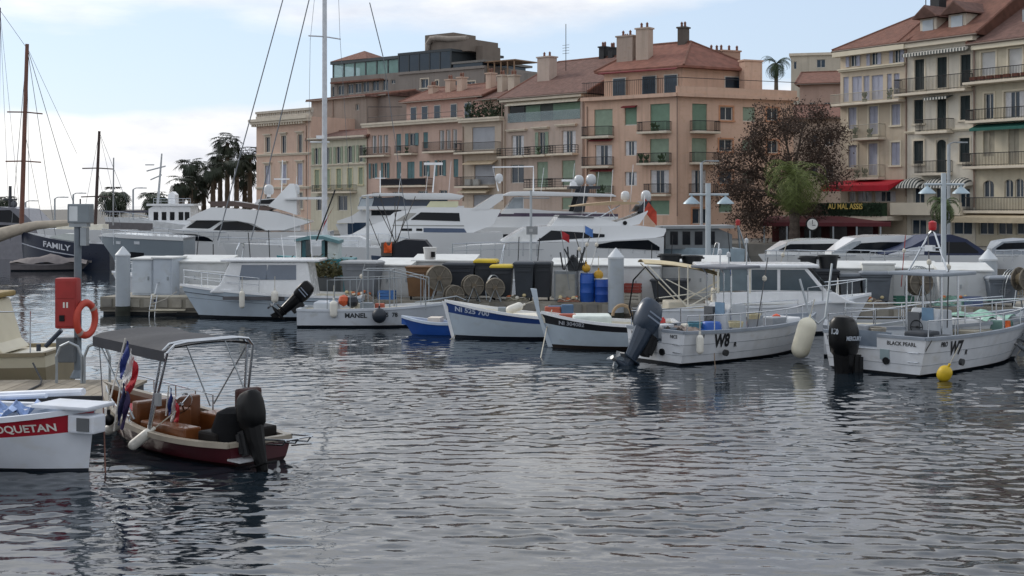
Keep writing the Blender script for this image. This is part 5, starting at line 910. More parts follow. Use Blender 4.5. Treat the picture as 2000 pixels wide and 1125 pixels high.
MB().box(.9, 1.3, .0, .5, .75, 1.15).build('instrument_box', mat('3b3e40', .5), bt); nt_ = MB(); nt_.loft([[(.4+i*.1, .3+j*.08, .8+.1*math.sin(i*1.1+j*1.7)) for j in range(7)] for i in range(7)], closed=False); nt_.build('red_net', mat('a5322d', .8, 0, .2, 8), bt, smooth=True)
tag(MB().tube([ground(1055, 700)-Vector((0, 0, .05)), at(1068, 640, 38.2), at(1078, 605, 38.5)], .016, 5).build('mooring_line', ROPE), 'pale mooring line slanting into water at the tall stem post', 'rope')
def wboat(label, origin, heading, L, B, num, pro, tnames, txtn, sh, well=None):
    bt = thing('fishing_boat', label, 'boat', (*origin, 0), R(heading)); SK = mat('8b9095', .6); H = Hull(bt, L, B, sh, tr=.93, p=2.4, rake=.7, wf=.86, mh=mat('cfd2d6', .35, 0, .06, 3, streak=.22, dirt=.2), mrail=mat('868e98', .5, 0, .1, 3), mdeck=mat('9ba1a8', .6, 0, .1, 2), mbot=mat('14171d', .6), drop=.35, boot=.06, stripes=((.62, SK, .007), (.3, SK, .006)), well=well)
    BK = mat('1a1b1e', .5); zt = sh[0][1]; H.text(num, 1.32, zt*.66, .46, -1, BK, .02, .75); H.text('R', 1.82, zt*.52, .16, -1, BK, .008); H.text('PRO' if pro else '', .78, zt*.8, .16, -1, BK, .006, .9) if pro else None
    for (tx, y, z, sz) in tnames: H.ttext(tx, y, zt*z, sz, mat('2c2e31', .6), .003)
    H.rail(.02, .93, -1, .42, .018, 6); H.rail(.02, .93, 1, .42, .018, 6)
    for y in (-B*.36,):
        for z in (.62, .38): MB().tube([(-.01, y+.13, zt*z), (-.06, y+.13, zt*z), (-.06, y-.13, zt*z), (-.01, y-.13, zt*z)], .012, 5).build('grab_handle', CHROME, bt)
    MB().lathe([(.09, 0), (.09, .05), (.06, .05)], (-.05, -B*.12, zt*.35), 12, 'x').build('scupper', BLACK, bt); MB().tube([(1.35, -B/2+.0, zt*.32), (1.35, -B/2-.08, zt*.31)], .085, 12).build('exhaust_outlet', mat('4a4b4c', .4, .5), bt)
    c_ = MB().prism([(2.3, .3), (2.2, 1.15), (2.45, 1.45), (2.95, 1.4), (3.05, .3)], -.42, .42).build('console', mat('b3b8bd', .5, 0, .08, 3), bt, bevel=.04); MB().box(2.2, 2.24, -.32, .0, 1.15, 1.48).build('chart_screen', mat('6f8ca5', .15), c_); MB().box(2.16, 2.3, .05, .38, .85, 1.35).build('instrument_panel', mat('56595d', .5), c_)
    w = MB(); w.loft([[(2.12, .1+(.17+.014*math.cos(b_))*math.cos(a), .98+(.17+.014*math.cos(b_))*math.sin(a)) for b_ in [2*PI*j/5 for j in range(5)]] for a in [2*PI*i/16 for i in range(17)]], caps=False); w.tube([(2.12, .1, .98), (2.3, .1, .98)], .03, 5).tube([(2.12, -.07, .98), (2.12, .27, .98)], .012, 4); w.build('wheel', BLACK, c_)
    return bt, H, BK
bt, H7, BK = wboat('white workboat numbered W8 with grey-blue outboard and T-top', (3.72, 34.6), 36.9, 6.3, 2.35, 'W8', False, [('NICE', -.7, .84, .12), ('RANCE', .75, .84, .1)], '', [(0, .86), (.5, .84), (1, .98)], (-.25, .5, .4))
for q in (-.33, -.2): H7.text('I', 0.62+q*.0+(q+.33)*1.2-.12, .72, .12, -1, BK, .01)
tt = MB()
for x, y in ((2.35, -.45), (2.35, .45), (3.0, -.45), (3.0, .45)): tt.tube([(x, y, .5), (x, y, 2.2), (x-.1, y*1.15, 2.38)], .024, 6)
tt.build('t_top_frame', CHROME, bt); MB().box(1.95, 3.25, -.68, .68, 2.38, 2.46).build('t_top', mat('6c7078', .5, 0, .1, 3), bt, bevel=.03)
for x, y, h in ((2.2, -.5, .25), (2.7, .3, .3), (3.1, -.3, .6)): MB().tube([(x, y, 2.46), (x, y, 2.46+h)], .02, 6).lathe([(.05, 2.46+h), (.05, 2.56+h), (.01, 2.6+h)], (x, y, 0), 8).build('nav_light', mat('bfc3c6', .4), bt)
outboard(bt, -.12, .1, .5, 1.22, mat('303c4b', .3, 0, .1, 3), .55, 'grey-blue tilted outboard', '-')
o = thing('drum', 'short blue barrel standing inside the W8 workboat', 'drum', bt.matrix_basis @ Vector((1.5, -.55, .5))); MB().lathe([(.24, 0), (.27, .1), (.27, .45), (.23, .52), (.02, .53)], n=18).build('body', mat('1d55a8', .4, 0, .08, 4), o, smooth=True); MB().lathe([(.275, .3), (.28, .32), (.275, .34)], n=18).build('hoop', mat('2a62b4', .4), o)
nb = MB(); nb.loft([[(.5+i*.1, -.6+j*.13, .8+.14*math.sin(i*1.3+j)*math.sin(j*.9)) for j in range(9)] for i in range(9)], closed=False); nb.build('heaped_net', mat('8d8078', .9, 0, .4, 9), bt, smooth=True); MB().lathe([(.01, -.12), (.11, -.06), (.13, 0), (.1, .09), (.01, .13)], (4.3, -.3, .95), 12).build('orange_buoy', mat('d0502a', .5), bt, smooth=True); MB().box(4.5, 5.2, -.4, .4, .5, .95).build('hatch', WHITE, bt, bevel=.04)
fender(ground(1368, 716)+Vector((0, .08, .55)), .5, .095, FW, 'white fender hanging just behind the W8 lettering'); fender(ground(1570, 706)+Vector((0, .0, .62)), 1.1, .25, mat('d6d1bd', .5, 0, .06, 3, dirt=.2), 'long cream teardrop fender wedged between the W8 and W7 workboats', (0, .28))
hp = MB(); hp.tube([bt.matrix_basis @ Vector((.1, .9, .85)), bt.matrix_basis @ Vector((.0, 1.0, 1.4)), bt.matrix_basis @ Vector((.1, .95, 2.1)), bt.matrix_basis @ Vector((.3, .7, 2.45)), bt.matrix_basis @ Vector((.45, .4, 2.1)), bt.matrix_basis @ Vector((.4, .3, 1.3)), bt.matrix_basis @ Vector((.2, .4, .9))], .025, 6)
tag(hp.build('hose_hoop', BLACK), 'black oval hose hoop standing at the stern of the W8 workboat', 'hoop')
bt, H8, BK = wboat('white workboat numbered W7 with black outboard and A-frame light mast', (8.82, 32.5), 42, 7.6, 3.1, 'W7', True, [('BLACK PEARL', -.78, .82, .13), ('CANNES', 1.0, .9, .1), ('NICE', 1.0, .72, .15)], '', [(0, .93), (.5, .93), (1, 1.15)], (-.1, .95, .42))
H8.text('NI 1', 4.9, .95, .16, -1, BK, .006)
outboard(bt, -.1, .5, .2, 1.38, mat('08090b', .3, 0, .12, 3), .06, 'upright black outboard', 'MERCURY', mat('aeb6c0', .4)); MB().box(-.025, -.003, -.45, -.2, .35, .6).build('trim_plate', mat('8fa0a3', .5), bt)
tt = MB()
for x, y in ((2.3, -.5), (2.3, .5), (3.1, -.5), (3.1, .5)): tt.tube([(x, y, .5), (x, y, 2.3)], .026, 6)
tt.build('t_top_frame', CHROME, bt); MB().box(1.9, 3.5, -.8, .8, 2.3, 2.39).build('t_top', mat('868e97', .5, 0, .08, 3), bt, bevel=.03)
af = MB().tube([(2.5, -.55, 2.4), (2.7, -.08, 3.35), (2.72, 0, 3.45), (2.7, .08, 3.35), (2.5, .55, 2.4)], .026, 6).tube([(2.58, -.32, 3.0), (2.58, .32, 3.0)], .018, 6); ar_ = af.build('light_mast', CHROME, bt); MB().lathe([(.09, 3.45), (.1, 3.51), (.1, 3.65), (.03, 3.69)], (2.72, 0, 0), 12).build('red_lamp', mat('b01e24', .3), ar_); MB().box(2.5, 2.66, -.12, .1, 2.92, 3.06).build('floodlight', mat('d8dbdd', .3), ar_)
gn = MB(); gn.loft([[(4.2+i*.16, -.7+j*.16, 1.05+.12*math.sin(i*.9)*math.cos(j*1.1)+.1*math.sin(PI*j/9)) for j in range(10)] for i in range(11)], closed=False); gn.build('green_net', mat('8fb7a6', .85, 0, .25, 9), bt, smooth=True); MB().box(3.4, 4.4, -.8, .6, .6, .85).build('fish_hold', mat('8f8a7d', .7), bt, bevel=.05); MB().box(1.2, 1.9, -.7, -.1, .6, .95).build('seat_box', mat('33383f', .6), bt, bevel=.05)
fender(ground(1842, 742)+Vector((0, -.1, .16)), .4, .17, mat('c9a91f', .5, 0, .1, 4), 'yellow plastic buoy floating at the waterline of the W7 workboat', (.3, .4), cat='buoy')
vp = MB().tube([at(1562, 545, 35.5), at(1582, 618, 35.2), at(1598, 632, 35.1), at(1612, 620, 35.2), at(1625, 515, 35.6)], .03, 8); tag(vp.build('davit_pole', GALV), 'bent galvanised V-shaped davit pole above the cream teardrop fender', 'pole')
og = thing('pennant', 'orange-yellow cloth tied to the rail of the W7 workboat', 'flag', at(1962, 645, 34.6)); gm = MB(); gm.loft([[(i*.05, .03*math.sin(j+i), .25-j*.09) for j in range(6)] for i in range(4)], closed=False); gm.build('cloth', mat('d2622a', .7, 0, .3, 8), og); MB().tube([(0, 0, -.35), (0, 0, .45)], .012, 5).build('staff', GALV, og)
# wheelhouse boat with hardtop and the bimini boat behind
bt = boat('cabin_boat', 'white hardtop cabin boat with raked blue-grey windscreen behind the W8 workboat', 1395, 655, -4, (0, 1.3)); Hq = Hull(bt, 5.2, 2.3, [(0, .9), (.5, .95), (1, 1.25)], tr=.9, p=2.2, rake=.7, wf=.85, mh=GEL, drop=.1)
MB().prism([(.2, .9), (.2, 1.32), (2.2, 1.36), (3.9, 1.34), (4.3, 1.1), (4.6, 1.0)], -.85, .85).build('coaming', WHITE, bt, bevel=.04); MB().box(-.45, 3.4, -.95, .95, 2.1, 2.22).build('hardtop', WHITE, bt, bevel=.06)
MB().prism([(.3, 1.36), (.3, 2.08), (1.2, 2.09), (1.2, 1.38)], -.83, -.81).build('side_window', mat('66767e', .1), bt); MB().prism([(1.3, 1.4), (1.3, 2.05), (2.1, 2.05), (2.1, 1.4)], -.87, -.852).build('side_window', mat('46535b', .08), bt); MB().prism([(2.2, 1.4), (2.2, 2.05), (2.95, 2.05), (3.5, 1.38)], -.87, -.852).build('side_window', mat('46535b', .08), bt); MB().prism([(1.2, 1.35), (1.2, 2.1), (3.05, 2.1), (3.7, 1.33)], -.85, .85).build('wheelhouse', WHITE, bt, bevel=.03); MB().add([(3.85, -.8, 1.36), (3.85, .8, 1.36), (3.2, .8, 2.1), (3.2, -.8, 2.1)], [(0, 1, 2, 3)]).build('windscreen', mat('7b8b93', .1), bt)
for x in (.25, 1.25): 
    for y in (-.84, .84): MB().tube([(x, y, 1.3), (x, y, 2.12)], .03, 6).build('pillar', CREAM, bt)
Hq.rail(.6, .97, -1, .5, .018, 4); Hq.rail(.6, .97, 1, .5, .018, 4)
bt = boat('motorboat', 'open boat under a torn beige bimini between pile and hardtop cabin boat', 1270, 650, 3, (0, 1.0)); Hb = Hull(bt, 4.4, 1.8, [(0, .75), (.5, .75), (1, .95)], tr=.9, mh=GEL, drop=.3); BE = mat('c5b796', .8, 0, .1, 3, dirt=.2)
cv = MB()
for dz in (0, -.03): cv.loft([[(-.2+i*.36, -.8+j*.16, 2.06+.32*math.sin(PI*min(1, i/10)*.75+.5)-.075*i+.1*math.sin(PI*j/10)+dz) for j in range(11)] for i in range(10)], closed=False)
cv.build('bimini', BE, bt, smooth=True); fb = MB()
for x0, x1 in ((1.2, -.1), (1.2, 1.2), (1.2, 2.8)):
    for y in (-.8, .8): fb.tube([(x0, y, .8), (x1, y, 2.15 if x1 < 2 else 1.7)], .022, 6)
fb.tube([(.2, -.8, 1.1), (2.4, -.8, 1.35)], .018, 5).tube([(.5, -.8, 1.7), (1.9, -.8, 1.0)], .018, 5); fb.build('bimini_frame', CREAM, bt)
MB().box(2.2, 3.0, -.5, .5, .6, 1.35).build('console', CREAM, bt, bevel=.05); MB().box(.6, 1.2, -.6, .6, .5, .95).build('seat', mat('b9b4a6', .6), bt, bevel=.05)
bt = thing('motorboat', 'white bow of a boat between the W8 and W7 workboats', 'boat', (8.6, 36.6, 0), R(-15)); Hm = Hull(bt, 5.5, 2.2, [(0, .85), (.5, .9), (1, 1.15)], tr=.9, mh=GEL, drop=.25, mrail=mat('8a9098', .5)); Hm.rail(.1, .95, -1, .5, .018, 6, mid=True); Hm.rail(.1, .95, 1, .5, .018, 6); MB().box(2.5, 4.6, -.6, .6, .7, 1.1).build('foredeck_hatch', WHITE, bt, bevel=.06)
bt = thing('motorboat', 'grey boat end with hanging outboard entering beside the W7 workboat', 'boat', (14.1, 34.9, 0), R(10)); Hull(bt, 5, 2.2, [(0, .8), (.5, .85), (1, 1.1)], mh=mat('c3c8ce', .4), drop=.2); outboard(bt, -.1, 0, .75, .9, mat('6a7076', .4), .5)
# ---------------------------------------------------------------- yachts moored behind the pontoon
R1 = zoom(320, 330, 4.89); R2 = zoom(640, 330, 5.556); R3 = zoom(960, 330, 5.263); R8 = zoom(1560, 430, 3.516); RL = zoom(0, 350, 4.1675)
def slab(root, F, Z, top, bot, ins, B, m, name, n=26, smooth=True, thin=None, label=None, bevel=0):
    f = ins if callable(ins) else (lambda s, z: ins)
    i0 = f(0, 1) if not callable(ins) else .4
    T = sorted(F.sz(Z(*p), i0) for p in top); Bc = sorted(F.sz(Z(*p), i0) for p in bot); a, b_ = max(T[0][0], Bc[0][0]), min(T[-1][0], Bc[-1][0])
    xs = sorted({a, b_, *[a+(b_-a)*i/n for i in range(n+1)], *[q[0] for q in T+Bc if a < q[0] < b_]}); rings = []
    for x in xs:
        zt, zb = chain(T, x), chain(Bc, x); zt = max(zt, zb+.012)
        yt, yb = min(f(x, zt), B/2-.01), min(f(x, zb), B/2-.01)
        if thin: rings.append([(x, yb-.025, zb), (x, yt-.025, zt), (x, yt+thin, zt), (x, yb+thin, zb)])
        else: rings.append([(x, yb, zb), (x, yt, zt), (x, B-yt, zt), (x, B-yb, zb)])
    return MB().loft(rings).build(name, m, root, smooth=smooth, label=label, bevel=bevel)
def dome(root, F, Z, x, y, r, B, yy=None, m=mat('c3c6c8', .3, 0, .05, 2)):
    s, z = F.sz(Z(x, y), B/2); q = F.sz(Z(x+r, y), B/2)[0]-s; yy = B/2 if yy is None else yy
    MB().lathe([(q*.8, -q*1.0), (q, -q*.6), (q, .1*q), (q*.85, q*.6), (q*.5, q*.92), (.01, q)], (s, yy, z), 16).build('satellite_dome', m, root, smooth=True); MB().lathe([(q*.35, -q*1.5), (q*.5, -q)], (s, yy, z), 10).build('dome_base', WHITE, root)
def rails(root, F, Z, pts, h, ins=.12, n=7, name='guard_rail'):
    P = [F.sz(Z(*p), ins) for p in pts]; mb = MB(); L = [(x, ins, z) for x, z in P]; mb.tube(L, .022, 5); mb.tube([(x, y, z-h*.5) for x, y, z in L], .014, 4)
    for i in range(n+1):
        x = P[0][0]+(P[-1][0]-P[0][0])*i/n; z = chain(sorted(P), x); mb.tube([(x, ins, z), (x, ins, z-h)], .018, 5)
    mb.build(name, CHROME, root)
def plan(s_bow, L, B, p=2.0, frac=.55, flare=.0, zs=2.0, base=0):
    def f(s, z):
        u = max(0, min(1, (s-s_bow)/(L*frac))); return base+B/2*(1-u)**p+flare*max(0, 1-z/zs)*(1-.4*u)
    return f
YW = mat('d8dadb', .18, 0, .03, .6, coat=.4); YG = mat('0f141b', .05, 0, .1, .5); YB = mat('24384e', .08, 0, .15, .5); TAUPE = mat('574640', .2, 0, .1, 1); STEEL = mat('77828a', .35, 0, .05, 1)
def yacht(label, px_bow, Y, deg, name='motor_yacht'):
    F = Frame(px_bow, Y, deg); return fthing(name, label, 'yacht', F), F
def yhull(r, F, Z, top, bot, B, m, p=2.0, frac=.55, flare=.5, stripe=None):
    T = sorted(F.sz(Z(*q), .4) for q in top); L = T[-1][0]-T[0][0]; f = plan(T[0][0], L, B, p, frac, flare, T[len(T)//2][1]); slab(r, F, Z, top, bot, f, B, m, 'hull', 34); return f
WLp = lambda F, px, ins=.4: 0
def wl(F, Z0, px):     # pixel row of the water surface on the yacht's near side
    lo, hi = 400.5, 900
    for _ in range(40):
        mid = (lo+hi)/2
        if F.sz((px, mid), .4)[1] > -.1: lo = mid
        else: hi = mid
    return hi
# --- yacht A: white flybridge
r, F = yacht('white flybridge yacht with brown tinted fly screen and twin domes beside the palms', 288, 92, 4); B = 4.6
W_ = lambda px, F=None: None
b1 = wl(F, None, 330); f = yhull(r, F, ZI, [(284, 449), (330, 449), (420, 451), (520, 453), (645, 452)], [(284, 451), (300, 470), (318, b1), (645, wl(F, None, 640))], B, YW)
slab(r, F, R1, [(-20, 632), (100, 620), (300, 625), (420, 655), (470, 688)], [(-20, 660), (200, 685), (470, 692)], f, B, YG, 'hull_window', thin=.01)
fc = lambda s, z: f(s, 2)*.9+.55+.12*max(0, z-2)
slab(r, F, R1, [(150, 560), (200, 530), (300, 488), (900, 488), (1300, 500)], [(150, 592), (1300, 592)], fc, B, YW, 'main_cabin')
slab(r, F, R1, [(190, 562), (290, 497), (530, 497)], [(190, 566), (410, 572), (430, 566), (530, 502)], fc, B, YG, 'cabin_window', thin=.01); slab(r, F, R1, [(465, 582), (560, 507), (700, 502), (800, 522), (960, 585)], [(465, 586), (960, 590)], fc, B, YG, 'cabin_window', thin=.01)
ff = lambda s, z: f(s, 2)*.7+.25+.2*max(0, z-3)
slab(r, F, R1, [(210, 480), (330, 415), (450, 366), (1000, 400), (1100, 420), (1390, 500)], [(210, 489), (480, 489), (700, 494), (850, 522), (980, 586), (1150, 584), (1390, 512)], ff, B, YW, 'flybridge')
slab(r, F, R1, [(410, 310), (650, 305), (850, 336), (1030, 374)], [(410, 318), (462, 360), (700, 356), (980, 400), (1030, 382)], lambda s, z: ff(s, 4)+.1, B, TAUPE, 'fly_screen')
slab(r, F, R1, [(850, 335), (885, 290), (1070, 276)], [(850, 345), (1000, 350), (1070, 300)], lambda s, z: 1.2, B, YW, 'helm_pod'); slab(r, F, R1, [(890, 328), (915, 296), (1050, 286)], [(890, 332), (995, 334), (1050, 292)], lambda s, z: 1.18, B, YG, 'pod_window', thin=.01)
slab(r, F, R1, [(1000, 348), (1190, 138), (1235, 138), (1262, 250), (1264, 300)], [(1000, 360), (1140, 400), (1264, 440)], lambda s, z: .7+.3*max(0, z-4), B, YW, 'radar_arch', bevel=.05)
slab(r, F, R1, [(1150, 283), (1300, 268), (1540, 266)], [(1150, 293), (1540, 290)], lambda s, z: .6, B, YW, 'hardtop'); dome(r, F, R1, 1003, 195, 48, B); dome(r, F, R1, 1250, 190, 48, B); rails(r, F, R1, [(-100, 560), (300, 600), (900, 610)], .6)
q = F.sz(R1(1120, 130), B/2); MB().tube([(q[0], B/2, q[1]-1.8), (q[0]+.1, B/2, q[1]+1.6)], .04, 6).box(q[0]-.5, q[0]+.6, B/2-.05, B/2+.05, q[1]+.2, q[1]+.3).build('radar_mast', WHITE, r)
# --- yacht B: big white with long black window
r, F = yacht('cream-white motor yacht with long black saloon window and blue hull stripe', 650, 84, 3); B = 4.8
f = yhull(r, F, R2, [(40, 790), (200, 735), (600, 700), (1100, 690), (1900, 690)], [(40, 800), (130, 900), (250, (wl(F, None, 690)-330)*5.556), (1900, (wl(F, None, 980)-330)*5.556)], B, YW)
fc = lambda s, z: f(s, 2)*.8+.35+.14*max(0, z-2)
slab(r, F, R2, [(200, 735), (400, 632), (590, 570), (720, 470), (900, 440), (1070, 415), (1430, 417), (1880, 440)], [(200, 742), (1000, 720), (1560, 700), (1800, 600), (1880, 450)], fc, B, YW, 'superstructure')
slab(r, F, R2, [(905, 546), (1010, 470), (1428, 478), (1436, 560)], [(905, 552), (1436, 568)], fc, B, YG, 'saloon_window', thin=.01); slab(r, F, R2, [(740, 560), (870, 478), (960, 478)], [(740, 568), (860, 560), (960, 482)], fc, B, mat('9a9994', .15), 'windscreen', thin=.01)
slab(r, F, R2, [(1040, 640), (1480, 646), (1525, 715)], [(1040, 686), (1430, 692), (1525, 735)], lambda s, z: fc(s, z)-.0, B, mat('3d4d66', .3), 'side_stripe', thin=.01)
for x0, x1 in ((800, 915), (960, 1026)): slab(r, F, R2, [(x0, 646), (x1, 646)], [(x0, 672), (x1, 674)], fc, B, YG, 'side_light', thin=.01)
slab(r, F, R2, [(700, 608), (1480, 612)], [(700, 616), (1480, 622)], fc, B, mat('8e8e8a', .4), 'rub_rail', thin=.02)
slab(r, F, R2, [(1068, 410), (1112, 350), (1420, 350)], [(1068, 416), (1400, 416), (1420, 400)], lambda s, z: 1.1, B, mat('c9c8a8', .1, 0, .1, 1), 'fly_screen')
slab(r, F, R2, [(1560, 440), (1830, 272), (1905, 268)], [(1560, 445), (1750, 440), (1905, 330)], lambda s, z: .6, B, YW, 'arch'); rails(r, F, R2, [(80, 735), (220, 715), (590, 700), (900, 760)], .7)
q = F.sz(R2(780, 560), B/2)
# --- yacht with hardtop behind B
r, F = yacht('tall yacht with flat white hardtop and blue tinted wheelhouse behind the cream-white yacht', 655, 104, 2); B = 5
f = yhull(r, F, R2, [(60, 600), (300, 590), (1500, 590)], [(60, 610), (150, 800), (1500, (wl(F, None, 880)-330)*5.556)], B, YW); fc = lambda s, z: f(s, 2)*.7+.3
slab(r, F, R2, [(80, 566), (250, 510), (340, 450), (640, 440), (1500, 440)], [(80, 590), (1500, 595)], fc, B, YW, 'main_deck'); slab(r, F, R2, [(200, 586), (430, 582)], [(200, 720), (290, 700), (430, 600)], f, B, YB, 'lower_window', thin=.01); slab(r, F, R2, [(470, 450), (800, 446)], [(470, 505), (800, 500)], fc, B, YG, 'deck_window', thin=.01)
slab(r, F, R2, [(325, 405), (1480, 400)], [(325, 440), (1480, 445)], lambda s, z: .3, B, YW, 'upper_deck'); slab(r, F, R2, [(330, 400), (362, 318), (830, 300), (880, 335), (1300, 335)], [(330, 408), (1300, 408)], lambda s, z: .55, B, YB, 'wheelhouse_glass'); slab(r, F, R2, [(335, 398), (365, 325), (500, 318)], [(335, 404), (478, 404), (500, 330)], lambda s, z: .5, B, mat('a9b3ba', .15), 'windscreen', thin=.01)
slab(r, F, R2, [(368, 290), (520, 262), (1330, 262), (1475, 288)], [(368, 300), (800, 294), (850, 332), (1430, 334), (1475, 300)], lambda s, z: .15, B, YW, 'hardtop', bevel=.05)
q = F.sz(R2(570, 262), B/2); MB().tube([(q[0], B/2, q[1]), (q[0], B/2, q[1]+1.8)], .04, 6).tube([(q[0]-.4, B/2, q[1]+1.2), (q[0]+.4, B/2, q[1]+1.2)], .03, 5).build('mast', WHITE, r); q = F.sz(R2(1140, 255), B/2); MB().tube([(q[0], B/2, q[1]), (q[0]+.2, B/2, q[1]+2.4)], .06, 6).box(q[0]-.7, q[0]+.8, B/2-.1, B/2+.1, q[1]+2.2, q[1]+2.4).build('radar', WHITE, r)
# --- yacht C: hardtop with black arch
r, F = yacht('white yacht with long thin hardtop carried on a raked black arch and two domes', 915, 92, 3); B = 5
f = yhull(r, F, R3, [(-250, 620), (0, 600), (400, 600), (1350, 590)], [(-250, 640), (-150, 800), (1350, (wl(F, None, 1200)-330)*5.263)], B, YW); fc = lambda s, z: f(s, 2)*.8+.3
slab(r, F, R3, [(-240, 610), (-120, 520), (100, 490), (1300, 490)], [(-240, 640), (1300, 640)], fc, B, YW, 'main_deck'); slab(r, F, R3, [(-200, 640), (230, 640)], [(-200, 730), (110, 740), (230, 645)], lambda s, z: f(s, 2)+.02, B, YG, 'saloon_window', thin=.01)
slab(r, F, R3, [(-60, 462), (120, 452), (1300, 462)], [(-60, 490), (1300, 492)], lambda s, z: fc(s, 2)+.02, B, mat('4a3f52', .2), 'tinted_coaming'); slab(r, F, R3, [(150, 410), (240, 290), (330, 285)], [(150, 450), (330, 440)], lambda s, z: 1.0, B, mat('9aa3aa', .12), 'windscreen'); slab(r, F, R3, [(100, 450), (140, 410), (330, 405), (600, 430), (1200, 452)], [(100, 462), (1200, 464)], lambda s, z: .8, B, YW, 'helm_seats')
slab(r, F, R3, [(118, 266), (200, 232), (420, 228), (1245, 258), (1282, 278)], [(118, 276), (850, 280), (1282, 286)], lambda s, z: .3, B, YW, 'hardtop', bevel=.04)
q = [F.sz(R3(*p), 1) for p in ((838, 440), (945, 440), (1005, 180), (920, 180))]
for y in (.5, B-.8): MB().prism(q, y, y+.3).build('arch_leg', mat('22262e', .3), r)
q = F.sz(R3(960, 185), B/2); MB().box(q[0]-1.2, q[0]+1.0, B/2-1, B/2+1, q[1]-.15, q[1]+.05).build('arch_top', mat('22262e', .3), r); dome(r, F, R3, 898, 112, 50, B); dome(r, F, R3, 1023, 105, 52, B); q = F.sz(R3(850, 180), B/2); MB().box(q[0]-.9, q[0]+.6, B/2-.1, B/2+.1, q[1]+.35, q[1]+.5).lathe([(.35, -.1), (.3, .3), (.02, .4)], (q[0], B/2, q[1]), 10).build('radar', WHITE, r)
q = F.sz(R3(200, 228), B/2); MB().tube([(q[0]-.9, B/2, q[1]), (q[0]-1.3, B/2, q[1]+1.7), (q[0]+1.6, B/2, q[1]+1.75), (q[0]+1.6, B/2, q[1])], .06, 6).build('antenna_frame', WHITE, r); dome(r, F, R3, 78, 88, 40, B)
# --- yacht D: nearest big flybridge
r, F = yacht('large white flybridge yacht with wedge black windows and beige bimini', 872, 72, 3); B = 4.6
f = yhull(r, F, R3, [(-460, 830), (-200, 790), (0, 780), (400, 755), (1080, 745), (1760, 700)], [(-460, 840), (-380, 950), (-250, (wl(F, None, 915)-330)*5.263), (1760, (wl(F, None, 1295)-330)*5.263)], B, YW, flare=.45); fc = lambda s, z: f(s, 2)*.85+.3+.16*max(0, z-1.8)
slab(r, F, R3, [(110, 745), (350, 606), (620, 588), (1200, 584), (1500, 580), (1795, 612)], [(110, 752), (470, 750), (1080, 745), (1600, 720), (1770, 690), (1795, 640)], fc, B, YW, 'superstructure')
slab(r, F, R3, [(470, 738), (615, 632), (1000, 656), (1162, 672)], [(470, 742), (800, 722), (1162, 700)], fc, B, YG, 'saloon_window', thin=.01); slab(r, F, R3, [(1075, 775), (1250, 742), (1600, 728), (1715, 800)], [(1075, 806), (1400, 818), (1715, 836)], lambda s, z: .3*max(0, 1-z/2), B, YG, 'hull_window', thin=.02)
slab(r, F, R3, [(140, 742), (355, 616), (450, 612)], [(140, 748), (380, 742), (450, 700)], lambda s, z: fc(s, z)+.005, B, mat('d3d4d2', .3), 'foredeck_screen', thin=.01)
slab(r, F, R3, [(620, 580), (700, 482), (930, 480), (1090, 502), (1290, 545), (1450, 500), (1620, 428)], [(620, 592), (1400, 588), (1530, 570), (1620, 440)], lambda s, z: .75+.15*max(0, z-3), B, YW, 'flybridge')
slab(r, F, R3, [(690, 492), (710, 474), (1060, 496)], [(690, 500), (1060, 504)], lambda s, z: .72, B, mat('4b4f55', .15), 'fly_screen')
bm_ = slab(r, F, R3, [(850, 380), (980, 358), (1150, 342), (1300, 331), (1530, 345)], [(850, 386), (1150, 372), (1530, 362)], lambda s, z: .8, B, mat('b59f80', .85, 0, .1, 3), 'bimini')
for a, e in (((1110, 500), (1320, 372)), ((1280, 520), (1200, 380)), ((960, 490), (1080, 440))): p1, p2 = F.sz(R3(*a), .9), F.sz(R3(*e), .9); MB().tube([(p1[0], .9, p1[1]), (p2[0], .9, p2[1])], .03, 5).build('bimini_strut', CHROME, r)
q = [F.sz(R3(*p), 1) for p in ((1490, 440), (1560, 440), (1640, 430), (1640, 330), (1570, 330))]; MB().prism(q, 1.0, 3.4).build('mast_base', mat('262a33', .4), r); dome(r, F, R3, 1375, 272, 46, B); dome(r, F, R3, 1588, 272, 52, B); rails(r, F, R3, [(-400, 770), (0, 755), (440, 755), (900, 762)], .75, .15, 9); rails(r, F, R3, [(1080, 765), (1400, 770), (1700, 780)], .5, .05, 5)
MB().lathe([(.12, 0), (.12, .02)], (F.sz(R3(1372, 555), .7)[0], .68, F.sz(R3(1372, 555), .7)[1]), 10, 'y').build('vent', BLACK, r)
fl = thing('ensign', 'red ensign flying at the stern of the large flybridge yacht', 'flag', F.world(F.sz(R3(1560, 580), 1)[0], 1, F.sz(R3(1560, 580), 1)[1])); g = MB(); g.loft([[(.06+i*.085, .08*math.sin(i*1.1+j*.6), 1.55-j*.13-i*.1) for j in range(7)] for i in range(9)], closed=False); g.build('cloth', mat('b4412c', .7, 0, .25, 5), fl, smooth=True); MB().tube([(0, 0, 0), (.08, 0, 1.65)], .025, 6).build('staff', WHITE, fl)
